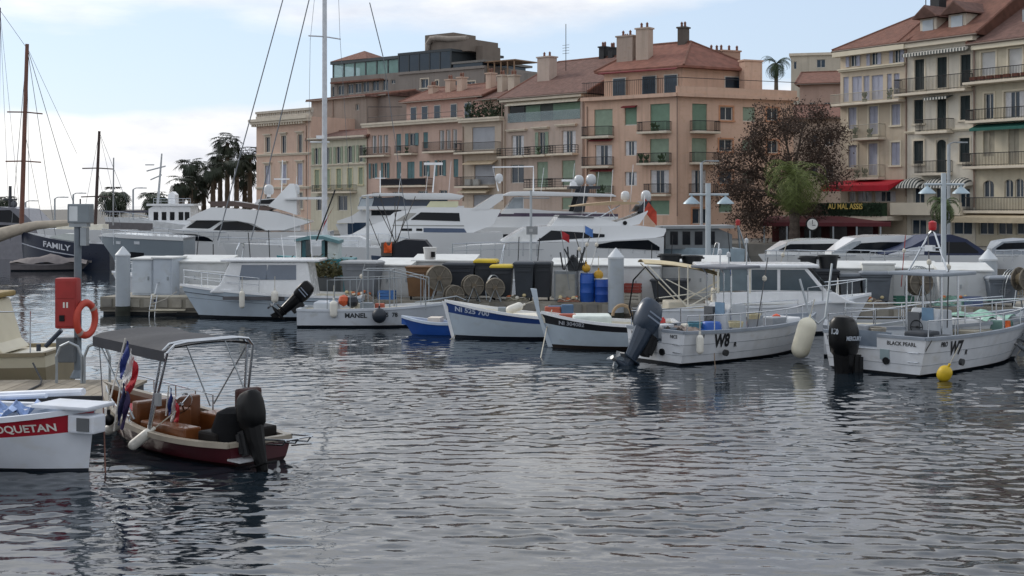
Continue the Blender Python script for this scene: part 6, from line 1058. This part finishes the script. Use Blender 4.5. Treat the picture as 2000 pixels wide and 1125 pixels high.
# --- grey workboat right of D
r, F = yacht('grey workboat with dark wheelhouse windows lying astern of the large flybridge yacht', 1297, 74, 2, 'workboat'); B = 3.6
yhull(r, F, ZI, [(1292, 484), (1350, 484), (1452, 486)], [(1292, 486), (1310, 520), (1452, 524)], B, mat('9fb0ba', .4)); slab(r, F, ZI, [(1300, 447), (1400, 445), (1430, 458)], [(1300, 486), (1430, 486)], .4, B, mat('6d7173', .5), 'wheelhouse')
for x in (1306, 1330, 1354, 1378): slab(r, F, ZI, [(x, 452), (x+18, 452)], [(x+3, 478), (x+20, 478)], .4, B, YG, 'wheelhouse_window', thin=.01)
slab(r, F, ZI, [(1296, 442), (1435, 440)], [(1296, 447), (1435, 446)], .2, B, mat('8d9193', .5), 'roof'); q = F.sz(ZI(1448, 440), 1.8); m_ = MB().tube([(q[0], 1.8, .8), (q[0]-.2, 1.8, q[1])], .06, 6).tube([(q[0]+.5, 1.8, .8), (q[0]-.2, 1.8, q[1])], .05, 6).build('light_mast', GALV, r); MB().lathe([(.13, 0), (.13, .28), (.03, .34)], (q[0]-.2, 1.8, q[1]), 10).build('red_lamp', mat('a82626', .4), m_)
# --- cruisers on the right
def cruiser(label, px, Y, top, bot, hull_t, win, canv, B=3.2, hm=YW, name='motor_cruiser'):
    r, F = yacht(label, px, Y, 2, name); f = yhull(r, F, R8, hull_t, [(hull_t[0][0], hull_t[0][1]+8), (hull_t[0][0]+70, 340), (hull_t[-1][0], 345)], B, hm); fc = lambda s, z: f(s, 2)*.8+.35
    slab(r, F, R8, top, bot, fc, B, canv, 'cabin_top')
    for w in win: slab(r, F, R8, w[0], w[1], fc, B, w[2], 'cabin_window', thin=.015)
    rails(r, F, R8, [(hull_t[0][0]+10, hull_t[0][1]-28), (hull_t[1][0], hull_t[1][1]-30), ((hull_t[0][0]*.4+hull_t[-1][0]*.6), hull_t[1][1]-25)], .5, .3, 5); return r, F
cruiser('low white cruiser with grey windscreen behind the black tubs', 1495, 66, [(-170, 210), (-60, 150), (80, 132), (250, 130), (380, 150)], [(-170, 240), (380, 240)], [(-240, 238), (0, 236), (420, 240)], [([(-120, 205), (-50, 165), (280, 160)], [(-120, 215), (250, 215), (280, 190)], YG)], YW)
cruiser('white cruiser with swept hardtop and dark side window', 1640, 62, [(250, 225), (400, 122), (560, 106), (800, 106), (900, 135)], [(250, 238), (900, 238)], [(120, 240), (400, 236), (960, 240)], [([(280, 222), (410, 160), (560, 150), (800, 150)], [(280, 228), (560, 228), (640, 215), (800, 165)], YG), ([(250, 228), (380, 150), (430, 142)], [(250, 232), (330, 228), (430, 160)], mat('9fa6ac', .12))], YW)
cruiser('white cruiser with navy blue canopy and white window frame beside the red pole lamp', 1760, 60, [(620, 235), (780, 180), (900, 110), (1050, 98), (1150, 130), (1275, 212)], [(620, 240), (1275, 240)], [(480, 245), (800, 240), (1330, 240)], [([(900, 190), (1010, 150), (1140, 150), (1230, 215)], [(900, 226), (1230, 226)], YG), ([(640, 236), (780, 190), (860, 180)], [(640, 240), (860, 236)], mat('c9ccd0', .2))], mat('1f2a48', .5, 0, .1, 3))
cruiser('grey-white cruiser under grey covers at the end of the lockers', 1950, 60, [(1380, 200), (1430, 150), (1620, 130), (1800, 140)], [(1380, 240), (1800, 240)], [(1340, 240), (1500, 236), (1850, 238)], [([(1400, 196), (1440, 160), (1560, 152)], [(1400, 204), (1560, 196)], YG)], mat('8e959d', .5))
# --- left side boats
r, F = yacht('navy sailing boat lettered FAMILY with white stripe and covered boom', 24, 84, 6, 'sailing_yacht'); B = 3.8; NAVY = mat('1c2438', .3, 0, .1, 2)
f = yhull(r, F, RL, [(125, 430), (160, 436), (400, 480), (620, 515), (900, 530)], [(125, 436), (112, 600) if False else (128, 560), (150, (wl(F, None, 40)-350)*4.1675), (900, (wl(F, None, 210)-350)*4.1675)], B, NAVY, flare=.2)
slab(r, F, RL, [(128, 522), (400, 580), (640, 618)], [(128, 530), (400, 588), (640, 626)], lambda s, z: f(s, z), B, mat('b9bec8', .4), 'white_stripe', thin=.01)
tb = text_mb('FAMILY', .5, .012, 1.1); q = F.sz(RL(465, 545), .4); tb.v = [(q[0]+a, f(q[0]+a, q[1]+b_)-.04, q[1]+b_-.17*a) for a, b_, _ in tb.v]; tb.build('lettering', mat('cfd3da', .5), r)
slab(r, F, RL, [(380, 470), (500, 445), (640, 450)], [(380, 490), (640, 512)], lambda s, z: 1.2, B, mat('c9cec9', .5), 'coachroof')
cvr = MB(); P = [F.sz(RL(*p), 1.9) for p in ((-40, 440), (130, 390), (300, 350), (560, 330))]; cvr.loft([[(x, 1.9+.45*math.cos(a)*(1-.15*i), z+(.5-.1*i)*math.sin(a)-.2) for a in [2*PI*k_/10 for k_ in range(10)]] for i, (x, z) in enumerate(P)]); cvr.build('boom_cover', mat('b3a898', .85, 0, .12, 3), r, smooth=True)
def mast(r, F, Z, top, base, wr, m, B, spreads=(), stays=()):
    a, b_ = F.sz(Z(*base), B/2), F.sz(Z(*top), B/2); mo = MB().tube([(a[0], B/2, a[1]), (b_[0], B/2, b_[1])], wr, 10, wr*.75).build('mast', m, r)
    for t_ in spreads:
        x, z = a[0]+(b_[0]-a[0])*t_, a[1]+(b_[1]-a[1])*t_; MB().tube([(x-.9, B/2-.8, z), (x, B/2, z+.05), (x+.9, B/2+.8, z)], .045, 5).build('spreader', m, mo)
    for tx, ty, ex, ey, w in stays: p1, p2 = F.sz(Z(tx, ty), B/2), F.sz(Z(ex, ey), B/2); MB().tube([(p1[0], B/2, p1[1]), (p2[0], B/2, p2[1])], w, 4).build('stay', mat('6d7278', .5, .3), r)
BRM = mat('6a3d2a', .4, 0, .15, 3, coat=.2)
mast(r, F, ZI, (53, 86), (42, 440), .16, BRM, B, (.35, .62), ((53, 92, 165, 470, .02), (53, 92, 110, 470, .018), (53, 92, 20, 470, .018), (53, 92, 150, 300, .012), (47, 250, 90, 470, .014), (53, 92, 57, 440, .014), (0, 20, 53, 95, .014)))
cv2 = thing('dinghy', 'covered grey tender floating under the navy bow', 'boat', F.world(F.sz((30, 530), -.5)[0], -1.2, 0), F.a); Hull(cv2, 4.8, 1.5, [(0, .5), (.5, .4), (1, .6)], tr=.7, mh=mat('6f6a6c', .8), drop=.1); cc = MB(); cc.loft([[(i*.46, -.7+j*.14, .5+.5*math.sin(PI*j/10)*(1-abs(i-5)/6)+.08*math.sin(i*1.7+j)) for j in range(11)] for i in range(11)], closed=False); cc.build('cover', mat('77706f', .85, 0, .15, 3), cv2, smooth=True)
r, F = yacht('grey-green steel yacht bow with white rail line and one dark hull window', 180, 80, 4); B = 4.4
f = yhull(r, F, RL, [(745, 470), (800, 450), (900, 448), (1500, 480)], [(745, 476), (900, 640), (960, (wl(F, None, 225)-350)*4.1675), (1500, (wl(F, None, 350)-350)*4.1675)], B, STEEL, flare=.3); slab(r, F, RL, [(745, 465), (800, 446), (900, 442), (1500, 472)], [(745, 472), (800, 470), (900, 475), (1500, 500)], lambda s, z: f(s, z)-.05, B, YW, 'bulwark')
slab(r, F, RL, [(1065, 590), (1180, 598)], [(1065, 638), (1180, 640)], f, B, YG, 'hull_window', thin=.01); rails(r, F, RL, [(830, 405), (1100, 425), (1400, 440)], .9, .5, 6)
for x, n_ in ((955, 'porthole'), (1120, 'porthole')): slab(r, F, RL, [(x-20, 505), (x+25, 506)], [(x-20, 528), (x+25, 530)], f, B, mat('c6cbd0', .3), n_, thin=.015)
r, F = yacht('white trawler with boxy pilothouse and radar mast before the palms', 196, 104, 3, 'trawler'); B = 4.6
f = yhull(r, F, ZI, [(192, 424), (260, 426), (400, 444)], [(192, 428), (215, 470), (400, wl(F, None, 390))], B, mat('d3d6d8', .4)); slab(r, F, ZI, [(194, 434), (300, 436)], [(194, 448), (300, 450)], f, B, mat('6d6a6c', .5), 'grey_band', thin=.01)
slab(r, F, ZI, [(290, 408), (300, 402), (372, 402)], [(290, 444), (372, 444)], .6, B, WHITE, 'pilothouse'); slab(r, F, ZI, [(286, 398), (378, 398)], [(286, 402), (378, 402)], .4, B, WHITE, 'pilothouse_roof')
for x in (300, 316, 332, 349, 361): slab(r, F, ZI, [(x, 414), (x+9, 414)], [(x, 430), (x+9, 430)], .6, B, YG, 'pilothouse_window', thin=.01)
slab(r, F, ZI, [(328, 380), (336, 374), (342, 380)], [(328, 398), (342, 398)], 1.6, B, WHITE, 'funnel'); slab(r, F, ZI, [(205, 412), (330, 410)], [(205, 416), (330, 415)], 1.2, B, mat('4b4a55', .6), 'boom'); rails(r, F, ZI, [(300, 388), (372, 388)], .4, .5, 5); rails(r, F, ZI, [(196, 412), (240, 414), (290, 422)], .45, .3, 5)
q = F.sz((308, 400), B/2); z1 = F.sz((316, 300), B/2); MB().tube([(q[0], B/2, q[1]), (z1[0], B/2, z1[1])], .11, 8, .06).tube([(z1[0]-1.2, B/2, z1[1]-1.4), (z1[0]+.3, B/2, z1[1]-1.0)], .06, 6).tube([(z1[0]-1.3, B/2, z1[1]-.9), (z1[0]-.6, B/2, z1[1]-.9)], .05, 6).tube([(z1[0]-.9, B/2, z1[1]-2.1), (z1[0], B/2, z1[1]-1.7)], .06, 6).build('radar_mast', mat('a9adb0', .5), r)
r, F = yacht('low white sailing yacht with slim dark mast behind the steel yacht', 100, 96, 3, 'sailing_yacht'); B = 3.6
yhull(r, F, ZI, [(60, 446), (140, 448), (250, 450)], [(60, 450), (80, 505), (250, wl(F, None, 250))], B, YW); slab(r, F, ZI, [(110, 440), (200, 438)], [(110, 448), (200, 449)], .9, B, CREAM, 'coachroof'); mast(r, F, ZI, (194, 256), (186, 440), .13, mat('3c2a26', .5), B, (.3, .6), ((194, 258, 160, 440, .014), (194, 258, 262, 430, .014), (194, 258, 235, 440, .012), (190, 330, 215, 440, .012)))
mast(r, F, ZI, (222, 308), (221, 440), .06, mat('8a8c8e', .4), B); 
r, F = yacht('sleek grey motor yacht with dark wraparound glass at the shore end', -10, 100, -4); B = 4.5
yhull(r, F, ZI, [(-80, 452), (0, 448), (70, 452)], [(-80, 520), (70, 520)], B, mat('8e8d93', .35)); slab(r, F, ZI, [(-80, 405), (0, 404), (38, 408), (70, 440)], [(-80, 452), (70, 454)], .5, B, mat('74747c', .3), 'superstructure'); slab(r, F, ZI, [(-60, 412), (20, 410), (44, 432)], [(-60, 430), (44, 436)], .5, B, YG, 'wrap_window', thin=.01); slab(r, F, ZI, [(-80, 438), (64, 440)], [(-80, 446), (64, 447)], .5, B, YG, 'lower_window', thin=.01)
q = F.sz((20, 404), 2.2); MB().tube([(q[0], 2.2, q[1]), (q[0], 2.2, q[1]+1.6)], .12, 6).box(q[0]-.5, q[0]+.5, 2.1, 2.3, q[1]+.5, q[1]+.62).build('radar_mast', mat('34363c', .5), r); dome(r, F, ZI, 27, 398, 6, B, m=mat('4a4c52', .4)); mast(r, F, ZI, (0, 15), (-6, 430), .09, mat('55585c', .4), B, (), ((0, 20, 40, 430, .014), (0, 20, 18, 430, .014)))
# --- the tall white mast and its yacht
r, F = yacht('white sloop with very tall thick white mast before the yellow house', 428, 80, 2, 'sailing_yacht'); B = 4.4
f = yhull(r, F, ZI, [(425, 476), (500, 478), (780, 484)], [(425, 480), (450, wl(F, None, 450)), (780, wl(F, None, 770))], B, YW); slab(r, F, ZI, [(520, 470), (560, 462), (700, 462), (720, 470)], [(520, 480), (720, 484)], 1.2, B, mat('c9ccce', .4), 'coachroof')
mast(r, F, ZI, (634, -150), (634, 470), .175, mat('c3c6ca', .35, .2), B, (.64,), ((555, -10, 470, 300, .035), (470, 300, 425, 470, .035), (606, -10, 560, 180, .035), (560, 180, 490, 470, .035), (722, 5, 748, 110, .03), (748, 110, 800, 470, .02), (606, 75, 600, 470, .012), (664, 72, 690, 470, .012), (664, 72, 660, -40, .012), (606, 78, 620, -60, .012)))
q = F.sz((634, 268), B/2); MB().box(q[0]-.5, q[0], B/2-.2, B/2+.2, q[1]-.1, q[1]+.1).tube([(q[0]-.9, B/2, q[1]-.3), (q[0]+.3, B/2, q[1]-.3)], .05, 6).build('deck_light_bracket', WHITE, r); rails(r, F, ZI, [(428, 464), (520, 466), (700, 470)], .5, .3, 7)
# green-white wheelhouse boat
r, F = yacht('small old boat with pale green open wheelhouse and curved roof behind the cabin boat', 548, 62, 2, 'fishing_boat'); B = 2.6
yhull(r, F, ZI, [(535, 500), (600, 505), (690, 506)], [(535, 505), (550, wl(F, None, 560)), (690, wl(F, None, 680))], B, mat('3a7f86', .5)); slab(r, F, ZI, [(575, 467), (600, 461), (630, 461), (662, 470)], [(575, 472), (600, 468), (630, 468), (662, 476)], .1, B, mat('5f858a', .5), 'roof')
for x0, x1, m in ((578, 588, mat('d3d6d4', .5)), (590, 597, mat('2e5a62', .4)), (628, 634, mat('4a747a', .5)), (640, 660, mat('c3c9c6', .5))): slab(r, F, ZI, [(x0, 470), (x1, 470)], [(x0, 530), (x1, 530)], .3, B, m, 'wheelhouse_panel')
slab(r, F, ZI, [(597, 502), (628, 502)], [(597, 530), (628, 530)], .3, B, mat('2b4a52', .5), 'wheelhouse_panel')
fl = thing('flag', 'furled red flag on a dark leaning staff in front of the white mast', 'flag', at(618, 470, 60)); MB().tube([(0, 0, 0), (.85, 0, 2.3)], .035, 6).build('staff', IRON, fl); g = MB(); g.loft([[(.22+i*.06+j*.03, .06*math.sin(i*2+j), .35+i*.14+j*.1*(1-i/12)) for j in range(6)] for i in range(8)], closed=False); g.build('cloth', mat('a5222c', .7, 0, .2, 5), fl, smooth=True)
# clutter of a dark-covered boat in front of yacht B
r, F = yacht('small boat under dark navy cover with orange flag before the cream-white yacht', 728, 60, 1, 'fishing_boat'); B = 2.4
yhull(r, F, ZI, [(722, 500), (780, 502), (850, 502)], [(722, 504), (735, wl(F, None, 735)), (850, wl(F, None, 850))], B, mat('26364f', .4)); slab(r, F, ZI, [(768, 476), (790, 468), (830, 470), (846, 490)], [(768, 502), (846, 502)], .2, B, mat('171b25', .7), 'cover'); slab(r, F, ZI, [(744, 474), (766, 473)], [(744, 500), (766, 500)], .3, B, mat('5b5650', .6), 'wheelhouse')
for i in range(7): p1 = F.sz((750+i*6, 500), 1); a = random.uniform(-1, 1); MB().tube([(p1[0], 1, p1[1]), (p1[0]+a*1.2, 1, p1[1]+random.uniform(1.6, 3.0))], .018, 4).build('fishing_rod', mat('3a3632', .5), r)
g = MB(); q = F.sz((754, 494), .1); g.loft([[(q[0]-.1+i*.09, .1+.05*math.sin(i+j), q[1]+j*.1*(1+.3*math.sin(i*1.9))) for j in range(5)] for i in range(5)], closed=False); g.build('orange_cloth', mat('d85a22', .7), r)
# ---------------------------------------------------------------- lamp posts, sign poles
def lamp2(px, ytop, Y, label):
    p = at(px, ytop, Y); o = thing('street_lamp', label, 'street lamp', (p.x, p.y, 0), 0, 'twin lamps on the quay'); k = Y/FP; h = p.z; m = mat('b4bdc2', .45, .2, .06, 3)
    MB().tube([(0, 0, 0), (0, 0, h)], 5.2*k, 10).build('pole', m, o); MB().tube([(-37*k, 0, h-22*k), (40*k, 0, h-22*k)], 2.2*k, 8).build('cross_arm', m, o)
    for x in (-32, 34): s_ = MB().lathe([(17*k, h-40*k), (16*k, h-38*k), (6*k, h-29*k), (2*k, h-26*k), (1.5*k, h-22*k)], (x*k, 0, 0), 16).build('lamp_shade', mat('9fb0b9', .4, .2), o, smooth=True); MB().lathe([(12*k, h-41*k), (12*k, h-40*k)], (x*k, 0, 0), 12).build('lamp_lens', mat('c9cfd1', .3), s_)
lamp2(1383, 358, 57, 'white twin-armed quay lamp in front of the peach corner building'); lamp2(1843, 338, 54, 'white twin-armed quay lamp in front of the cream dormer house')
def pole(px, yt, Y, wpx, label, sign=None, z0=0):
    p = at(px, yt, Y); k = Y/FP; o = thing('signpost', label, 'post', (p.x, p.y, z0)); h = p.z-z0; MB().tube([(0, 0, 0), (0, 0, h)], wpx*k/2, 8).build('pole', mat('aab0b4', .45, .2, .08, 3), o)
    if sign == 'T': MB().tube([(-33*k, 0, h-15*k), (36*k, 0, h-15*k)], 1.2*k, 6).build('cross_arm', GALV, o); MB().box(-9*k, 13*k, -.1, -.03-wpx*k/2, h-86*k, h-70*k).build('sign_plate', mat('8a8d8f', .5), o); q = text_mb('11', .16, .01); q.v = [(a, -.11, b_+h-78*k) for a, b_, _ in q.v]; q.build('number', mat('c9cbcc', .5), o)
    if sign == 'L':
        MB().tube([(0, 0, h), (.3*1, 0, h+.15), (1.0, 0, h+.18)], .05, 6).build('arm', GALV, o); MB().box(.6, 1.4, -.12, .12, h+.1, h+.2).build('lantern', GALV, o)
    return o
pole(718, 384, 58, 6, 'plain grey pole standing before the cream-white yacht'); pole(1037, 372, 58, 5, 'grey signpost with square number plate before the large flybridge yacht', 'T')
for px, yt, Y in ((107, 388, 140), (50, 395, 150), (260, 370, 140), (143, 380, 145)): pole(px, yt, Y, 3.5, {107: 'slim curved street lamp on the far shore beyond the navy boat', 50: 'slim curved street lamp between the sleek grey yacht and brown mast', 260: 'slim curved street lamp behind the white trawler', 143: 'slim curved street lamp behind the lamp box of the service post'}[px], 'L', QZ)
pole(705, 385, 120, 6, 'dark street lamp before the green shuttered house', 'L', QZ); pole(1853, 282, 100, 7, 'dark curved street lamp before the cream dormer house', 'L', QZ); pole(1370, 318, 108, 6, 'dark street lamp before the peach corner building', 'L', QZ)
# ---------------------------------------------------------------- working clutter of the fishing quay
rnd = random.Random(21)
def net_heap(p, w, d, h, col, label, n=16):
    o = thing('net_heap', label, 'fishing net', p); mb = MB(); ph = rnd.random()*6
    mb.loft([[(-w/2+w*i/n, -d/2+d*j/12, h*math.sin(PI*i/n)**.6*math.sin(PI*j/12)**.6*(.75+.25*math.sin(i*1.9+j*1.3+ph))+.01) for j in range(13)] for i in range(n+1)], closed=False); mb.build('mesh_pile', mat(col, .95, 0, .4, 12, .8, 40), o, smooth=True)
    fl = MB()
    for i in range(9): a = rnd.uniform(0, 6.28); q = Vector((w*.35*math.cos(a), d*.3*math.sin(a)-.05, h*rnd.uniform(.5, .95))); MB().lathe([(.01, -.07), (.05, -.04), (.055, 0), (.05, .04), (.01, .07)], q, 8, 'x').build('cork', mat(rnd.choice(('c9b98f', 'b5643a', 'd8d4c8')), .7), o)
    rp = MB(); rp.tube([(w*.5*math.cos(t/3)*rnd.uniform(.7, 1), d*.45*math.sin(t/3), .03+h*.5*abs(math.sin(t*.7))) for t in range(20)], .014, 5); rp.build('head_rope', ROPE, o)
def onp(px, ins, z=DZ): return FP_.world(FP_.sz((px, 560), ins)[0], ins, z)
for px, ins, w, h, col, lab in ((700, .1, 1.2, .3, '7d7268', 'brownish net heap before the smoke-streaked grey bin'), (1010, .1, .9, .22, '6f6a5c', 'low olive net heap before the charcoal bins'), (1110, -.05, .8, .2, '7f5a4a', 'rusty net heap before the grey gear cage'), (1420, .3, 1.6, .4, '8a7b6b', 'tan net heap behind the hardtop cabin boat'), (1860, .3, 1.4, .35, '6d8f83', 'green net heap before the clean white locker'), (1700, .1, 1.1, .28, '766c62', 'grey-brown net heap before the pair of grey bins')):
    p = onp(px, ins+.4); net_heap(p, w, .7, h, col, lab)
def crate(p, w, d, h, col, label, rz=0):
    o = thing('crate', label, 'crate', p, rz); m = mat(col, .6, 0, .12, 4, dirt=.2)
    for z in (0, h*.36, h*.72): MB().box(-w/2, w/2, -d/2, -d/2+.025, z, z+h*.26).build('slat', m, o); MB().box(-w/2, -w/2+.025, -d/2+.026, d/2, z, z+h*.26).build('slat', m, o); MB().box(w/2-.025, w/2, -d/2+.026, d/2, z, z+h*.26).build('slat', m, o); MB().box(-w/2+.026, w/2-.026, d/2-.025, d/2, z, z+h*.26).build('slat', m, o)
    MB().box(-w/2, w/2, -d/2, d/2, -.02, -.001).build('base', m, o)
    for x in (-w/2+.03, w/2-.03): MB().box(x-.03, x+.03, -d/2-.012, -d/2-.001, 0, h).build('corner_post', m, o)
for px, ins, col, lab, dz in ((756, .2, '3f6ea8', 'blue slatted fish crate before the long-lidded white locker', .02), (1235, .25, 'b9b4a8', 'pale slatted crate next to the middle pile', .02), (1236, .25, '8c3a30', 'red slatted crate stacked on the pale crate', .36), (1765, .25, '3b6f5f', 'green slatted crate under the large reel', .02), (1900, .25, '5b6a8f', 'bluish slatted crate before the clean white locker', .02)):
    p = onp(px, ins+.3, DZ+dz); crate(p, .6, .4, .3, col, lab, FP_.a+rnd.uniform(-.2, .2))
def hoop_frame(px, ins, r, label):
    o = thing('wire_hoop', label, 'hoop', onp(px, ins), FP_.a+.3)
    for k_ in range(3): MB().tube([(r*math.cos(PI*i/12), k_*.18, .35+r*2.2*math.sin(PI*i/12)) for i in range(13)], .016, 5).build('hoop', GALV, o)
    MB().tube([(-r, 0, .02), (-r, .36, .35)], .016, 5).tube([(-r, .36, .35), (r, .36, .35)], .016, 5).tube([(r, .36, .35), (r, 0, .02)], .016, 5).build('base_rail', GALV, o)
for px, ins, r_, lab in ((850, .1, .36, 'tall galvanised wire hoops over the large reel'), (965, .3, .26, 'small galvanised hoops over the silvery reel'), (1800, .3, .45, 'wide galvanised hoops over the reel before the white lockers'), (1985, .2, .42, 'galvanised hoops over the reel beside the lettered bin')): hoop_frame(px, ins, r_, lab)
def staff(px, py, Y, dx, h, col, label, fl=None):
    p = at(px, py, Y); o = thing('marker_pole', label, 'pole', p); MB().tube([(0, 0, 0), (dx, 0, h)], .016, 5).build('shaft', mat(col, .5), o)
    if fl: g = MB(); g.loft([[(dx+.02+i*.07, .03*math.sin(i*1.4+j), h-.02-j*.07-i*.04) for j in range(5)] for i in range(5)], closed=False); g.build('flag', mat(fl, .7, 0, .15, 5), o, smooth=True)
    else: MB().lathe([(.01, -.08), (.06, -.04), (.065, .03), (.01, .09)], (dx*.7, 0, h*.7), 8).build('float', mat('c8c2b4', .6), o)
for a in ((1112, 565, 47.2, -.3, 2.1, '8a8d8f', 'marker pole with red square flag above the grey cage', 'a3222a'), (1128, 560, 47.4, .25, 2.2, 'c9cdd2', 'marker pole with blue cloth beside the red square flag', '4f78b8'), (1146, 555, 47.4, .5, 2.0, 'd3d3cf', 'slanting marker pole above the blue drums', None), (1120, 550, 47.8, .7, 1.9, '7d7d7a', 'grey slanting marker pole by the gear cage', None), (1155, 560, 47.1, -.6, 1.9, '4a4844', 'dark slanting pole crossing above the blue drums', None), (1760, 560, 46.5, .15, 1.8, 'a33a30', 'red-banded marker pole among the large hoops', None), (1850, 640, 33.9, .05, 2.2, '3a3a3c', 'dark thin rod standing in the W7 workboat', None), (1820, 640, 34.2, -.1, 2.4, '6a6a6c', 'grey thin rod standing beside the W7 console', None), (1478, 640, 36.0, .3, 1.9, '5a5a5c', 'thin rod leaning in the W8 workboat', None), (1510, 560, 47.0, .5, 1.6, 'b9b4a6', 'pale pole lying up behind the hardtop cabin boat', None), (690, 600, 45.4, .4, 1.5, '8f9294', 'thin rod in the MANEL boat', None)): staff(*a)
# loose gear inside the workboats
for root_, items in ((H7.parent, ((.8, .5, 'c3c7cb'), (1.1, .65, '3a3f45'), (3.6, .5, 'b5553a'), (3.9, -.6, '8d9298'), (1.9, .7, 'd3cfc3'))), (H8.parent, ((1.0, .9, '8f949a'), (1.5, -1.0, '2d3238'), (3.6, .9, 'c5bfae'), (4.6, -.9, '5f7f78'), (5.4, 0, 'b9bcc0')))):
    for x, y, c_ in items:
        l_, w_2, h_ = rnd.uniform(.3, .6), rnd.uniform(.25, .4), rnd.uniform(.25, .5); MB().box(x-l_/2, x+l_/2, y-w_2/2, y+w_2/2, .55, .6+h_).build('gear_box', mat(c_, .6, 0, .1, 4, dirt=.2), root_, bevel=.03)
    for i in range(4):
        x, y = rnd.uniform(.8, 4.5), rnd.uniform(-.8, .8); cl = MB(); cl.tube([((.16+.01*t/10)*math.cos(t*.7)+x, (.16+.01*t/10)*math.sin(t*.7)+y, .85+.004*t) for t in range(40)], .016, 5); cl.build('rope_coil', mat(rnd.choice(('b9b08f', '4f7f8f', '8f8a80')), .9), root_)
for root_, z0 in ((H4.parent, .45), (H5.parent, .62), (H6.parent, .55)):
    for i in range(4):
        x, y = rnd.uniform(.7, 3.2), rnd.uniform(-.4, .4); l_ = rnd.uniform(.25, .5); MB().box(x-l_/2, x+l_/2, y-.15, y+.15, z0, z0+rnd.uniform(.25, .42)).build('gear_box', mat(rnd.choice(('c9c4b4', '7f8890', 'a3523f', '44607f')), .6, 0, .1, 4, dirt=.25), root_, bevel=.03)
# mooring lines
for i, (a, b_, lab) in enumerate((((890, 655, 41), (858, 668, 0), 'thin mooring line from the blue dinghy into water'), ((1820, 665, 31.4), (1772, 735, 0), 'dark line hanging down the W7 transom'), ((1395, 690, 33.6), (1398, 722, 0), 'rusty line below the W8 outlet'), ((345, 570, 47), (300, 590, 49), 'bow line from the cabin boat to the first pile'))):
    p = at(*a); q = ground(b_[0], b_[1]) if b_[2] == 0 else at(*b_); tag(MB().tube([p, p.lerp(q, .5)-Vector((0, 0, .08)), q-Vector((0, 0, .05))], .013, 5).build('mooring_line', mat(('b9b4a6', '4a4a4a', '6a5a4a', 'c3c0b6')[i], .9)), lab, 'rope')
# antennas on the big yachts
for r_ in [o for o in COL.objects if o.parent is None and o.name.startswith('motor_yacht')]:
    tops = [c for c in r_.children if c.name.split('.')[0] in ('hardtop', 'flybridge', 'radar_arch')]
    if not tops: continue
    bb = [Vector(v.co) for v in tops[0].data.vertices]; zt = max(v.z for v in bb); x0, x1 = min(v.x for v in bb), max(v.x for v in bb)
    for t_ in (.35, .62, .85):
        x = x0+(x1-x0)*t_; y = 2.3+rnd.uniform(-.8, .8); z = max([v.z for v in bb if abs(v.x-x) < .8] or [zt]); MB().tube([(x, y, z-.05), (x+.2, y, z+rnd.uniform(1.5, 2.8))], .016, 5).build('whip_antenna', WHITE, r_)

# small boats lying between the pontoon and the yachts
for px, Y, hd, L, h, lab, kind in ((452, 56.5, 176, 5.2, .95, 'small white boat with low grey cuddy behind the cabin boat bow', 0), (560, 57.5, 181, 5.6, 1.0, 'open white boat with covered engine behind the cabin boat roof', 1), (1075, 57, 178, 5.4, .95, 'white open boat with wire arch behind the yellow lids', 1), (1330, 58, 183, 5.0, .95, 'grey inflatable-sided boat behind the black tubs', 0), (1490, 57.5, 178, 5.6, 1.0, 'dark-hulled boat with steel arch behind the hardtop cabin boat', 1)):
    p = at(px, 500, Y); bt = thing('motorboat', lab, 'boat', (p.x, p.y, 0), R(hd)); Hh = Hull(bt, L, 2.0, [(0, h), (.5, h+.03), (1, h+.3)], tr=.88, mh=mat('3a4656', .4) if 'dark' in lab else GEL, drop=.12); Hh.rail(.45, .97, 1, .5, .018, 5, mid=True); Hh.rail(.45, .97, -1, .5, .018, 5)
    if kind == 0: MB().prism([(1.6, h), (1.7, h+.75), (2.9, h+.8), (3.4, h+.45), (4.1, h+.1)], -.7, .7).build('cuddy', mat('b9bdbf', .4), bt, bevel=.06); MB().prism([(1.9, h+.35), (1.95, h+.7), (2.8, h+.72), (3.15, h+.4)], .702, .72).build('side_window', YG, bt)
    else: MB().prism([(.4, h-.1), (.5, h+.5), (1.6, h+.55), (2.0, h)], -.6, .6).build('engine_cover', mat('9a9da0', .7, 0, .1, 3), bt, bevel=.1); MB().tube([(2.2, .85, h), (2.0, .8, h+1.2), (1.95, .5, h+1.45), (1.95, -.5, h+1.45), (2.0, -.8, h+1.2), (2.2, -.85, h)], .03, 6).build('arch', CHROME, bt)
    for x in (.6, 1.4): MB().tube([(x, .6, h), (x+rnd.uniform(-.3, .3), .6, h+rnd.uniform(1.4, 2.2))], .02, 5).build('rod', IRON, bt)
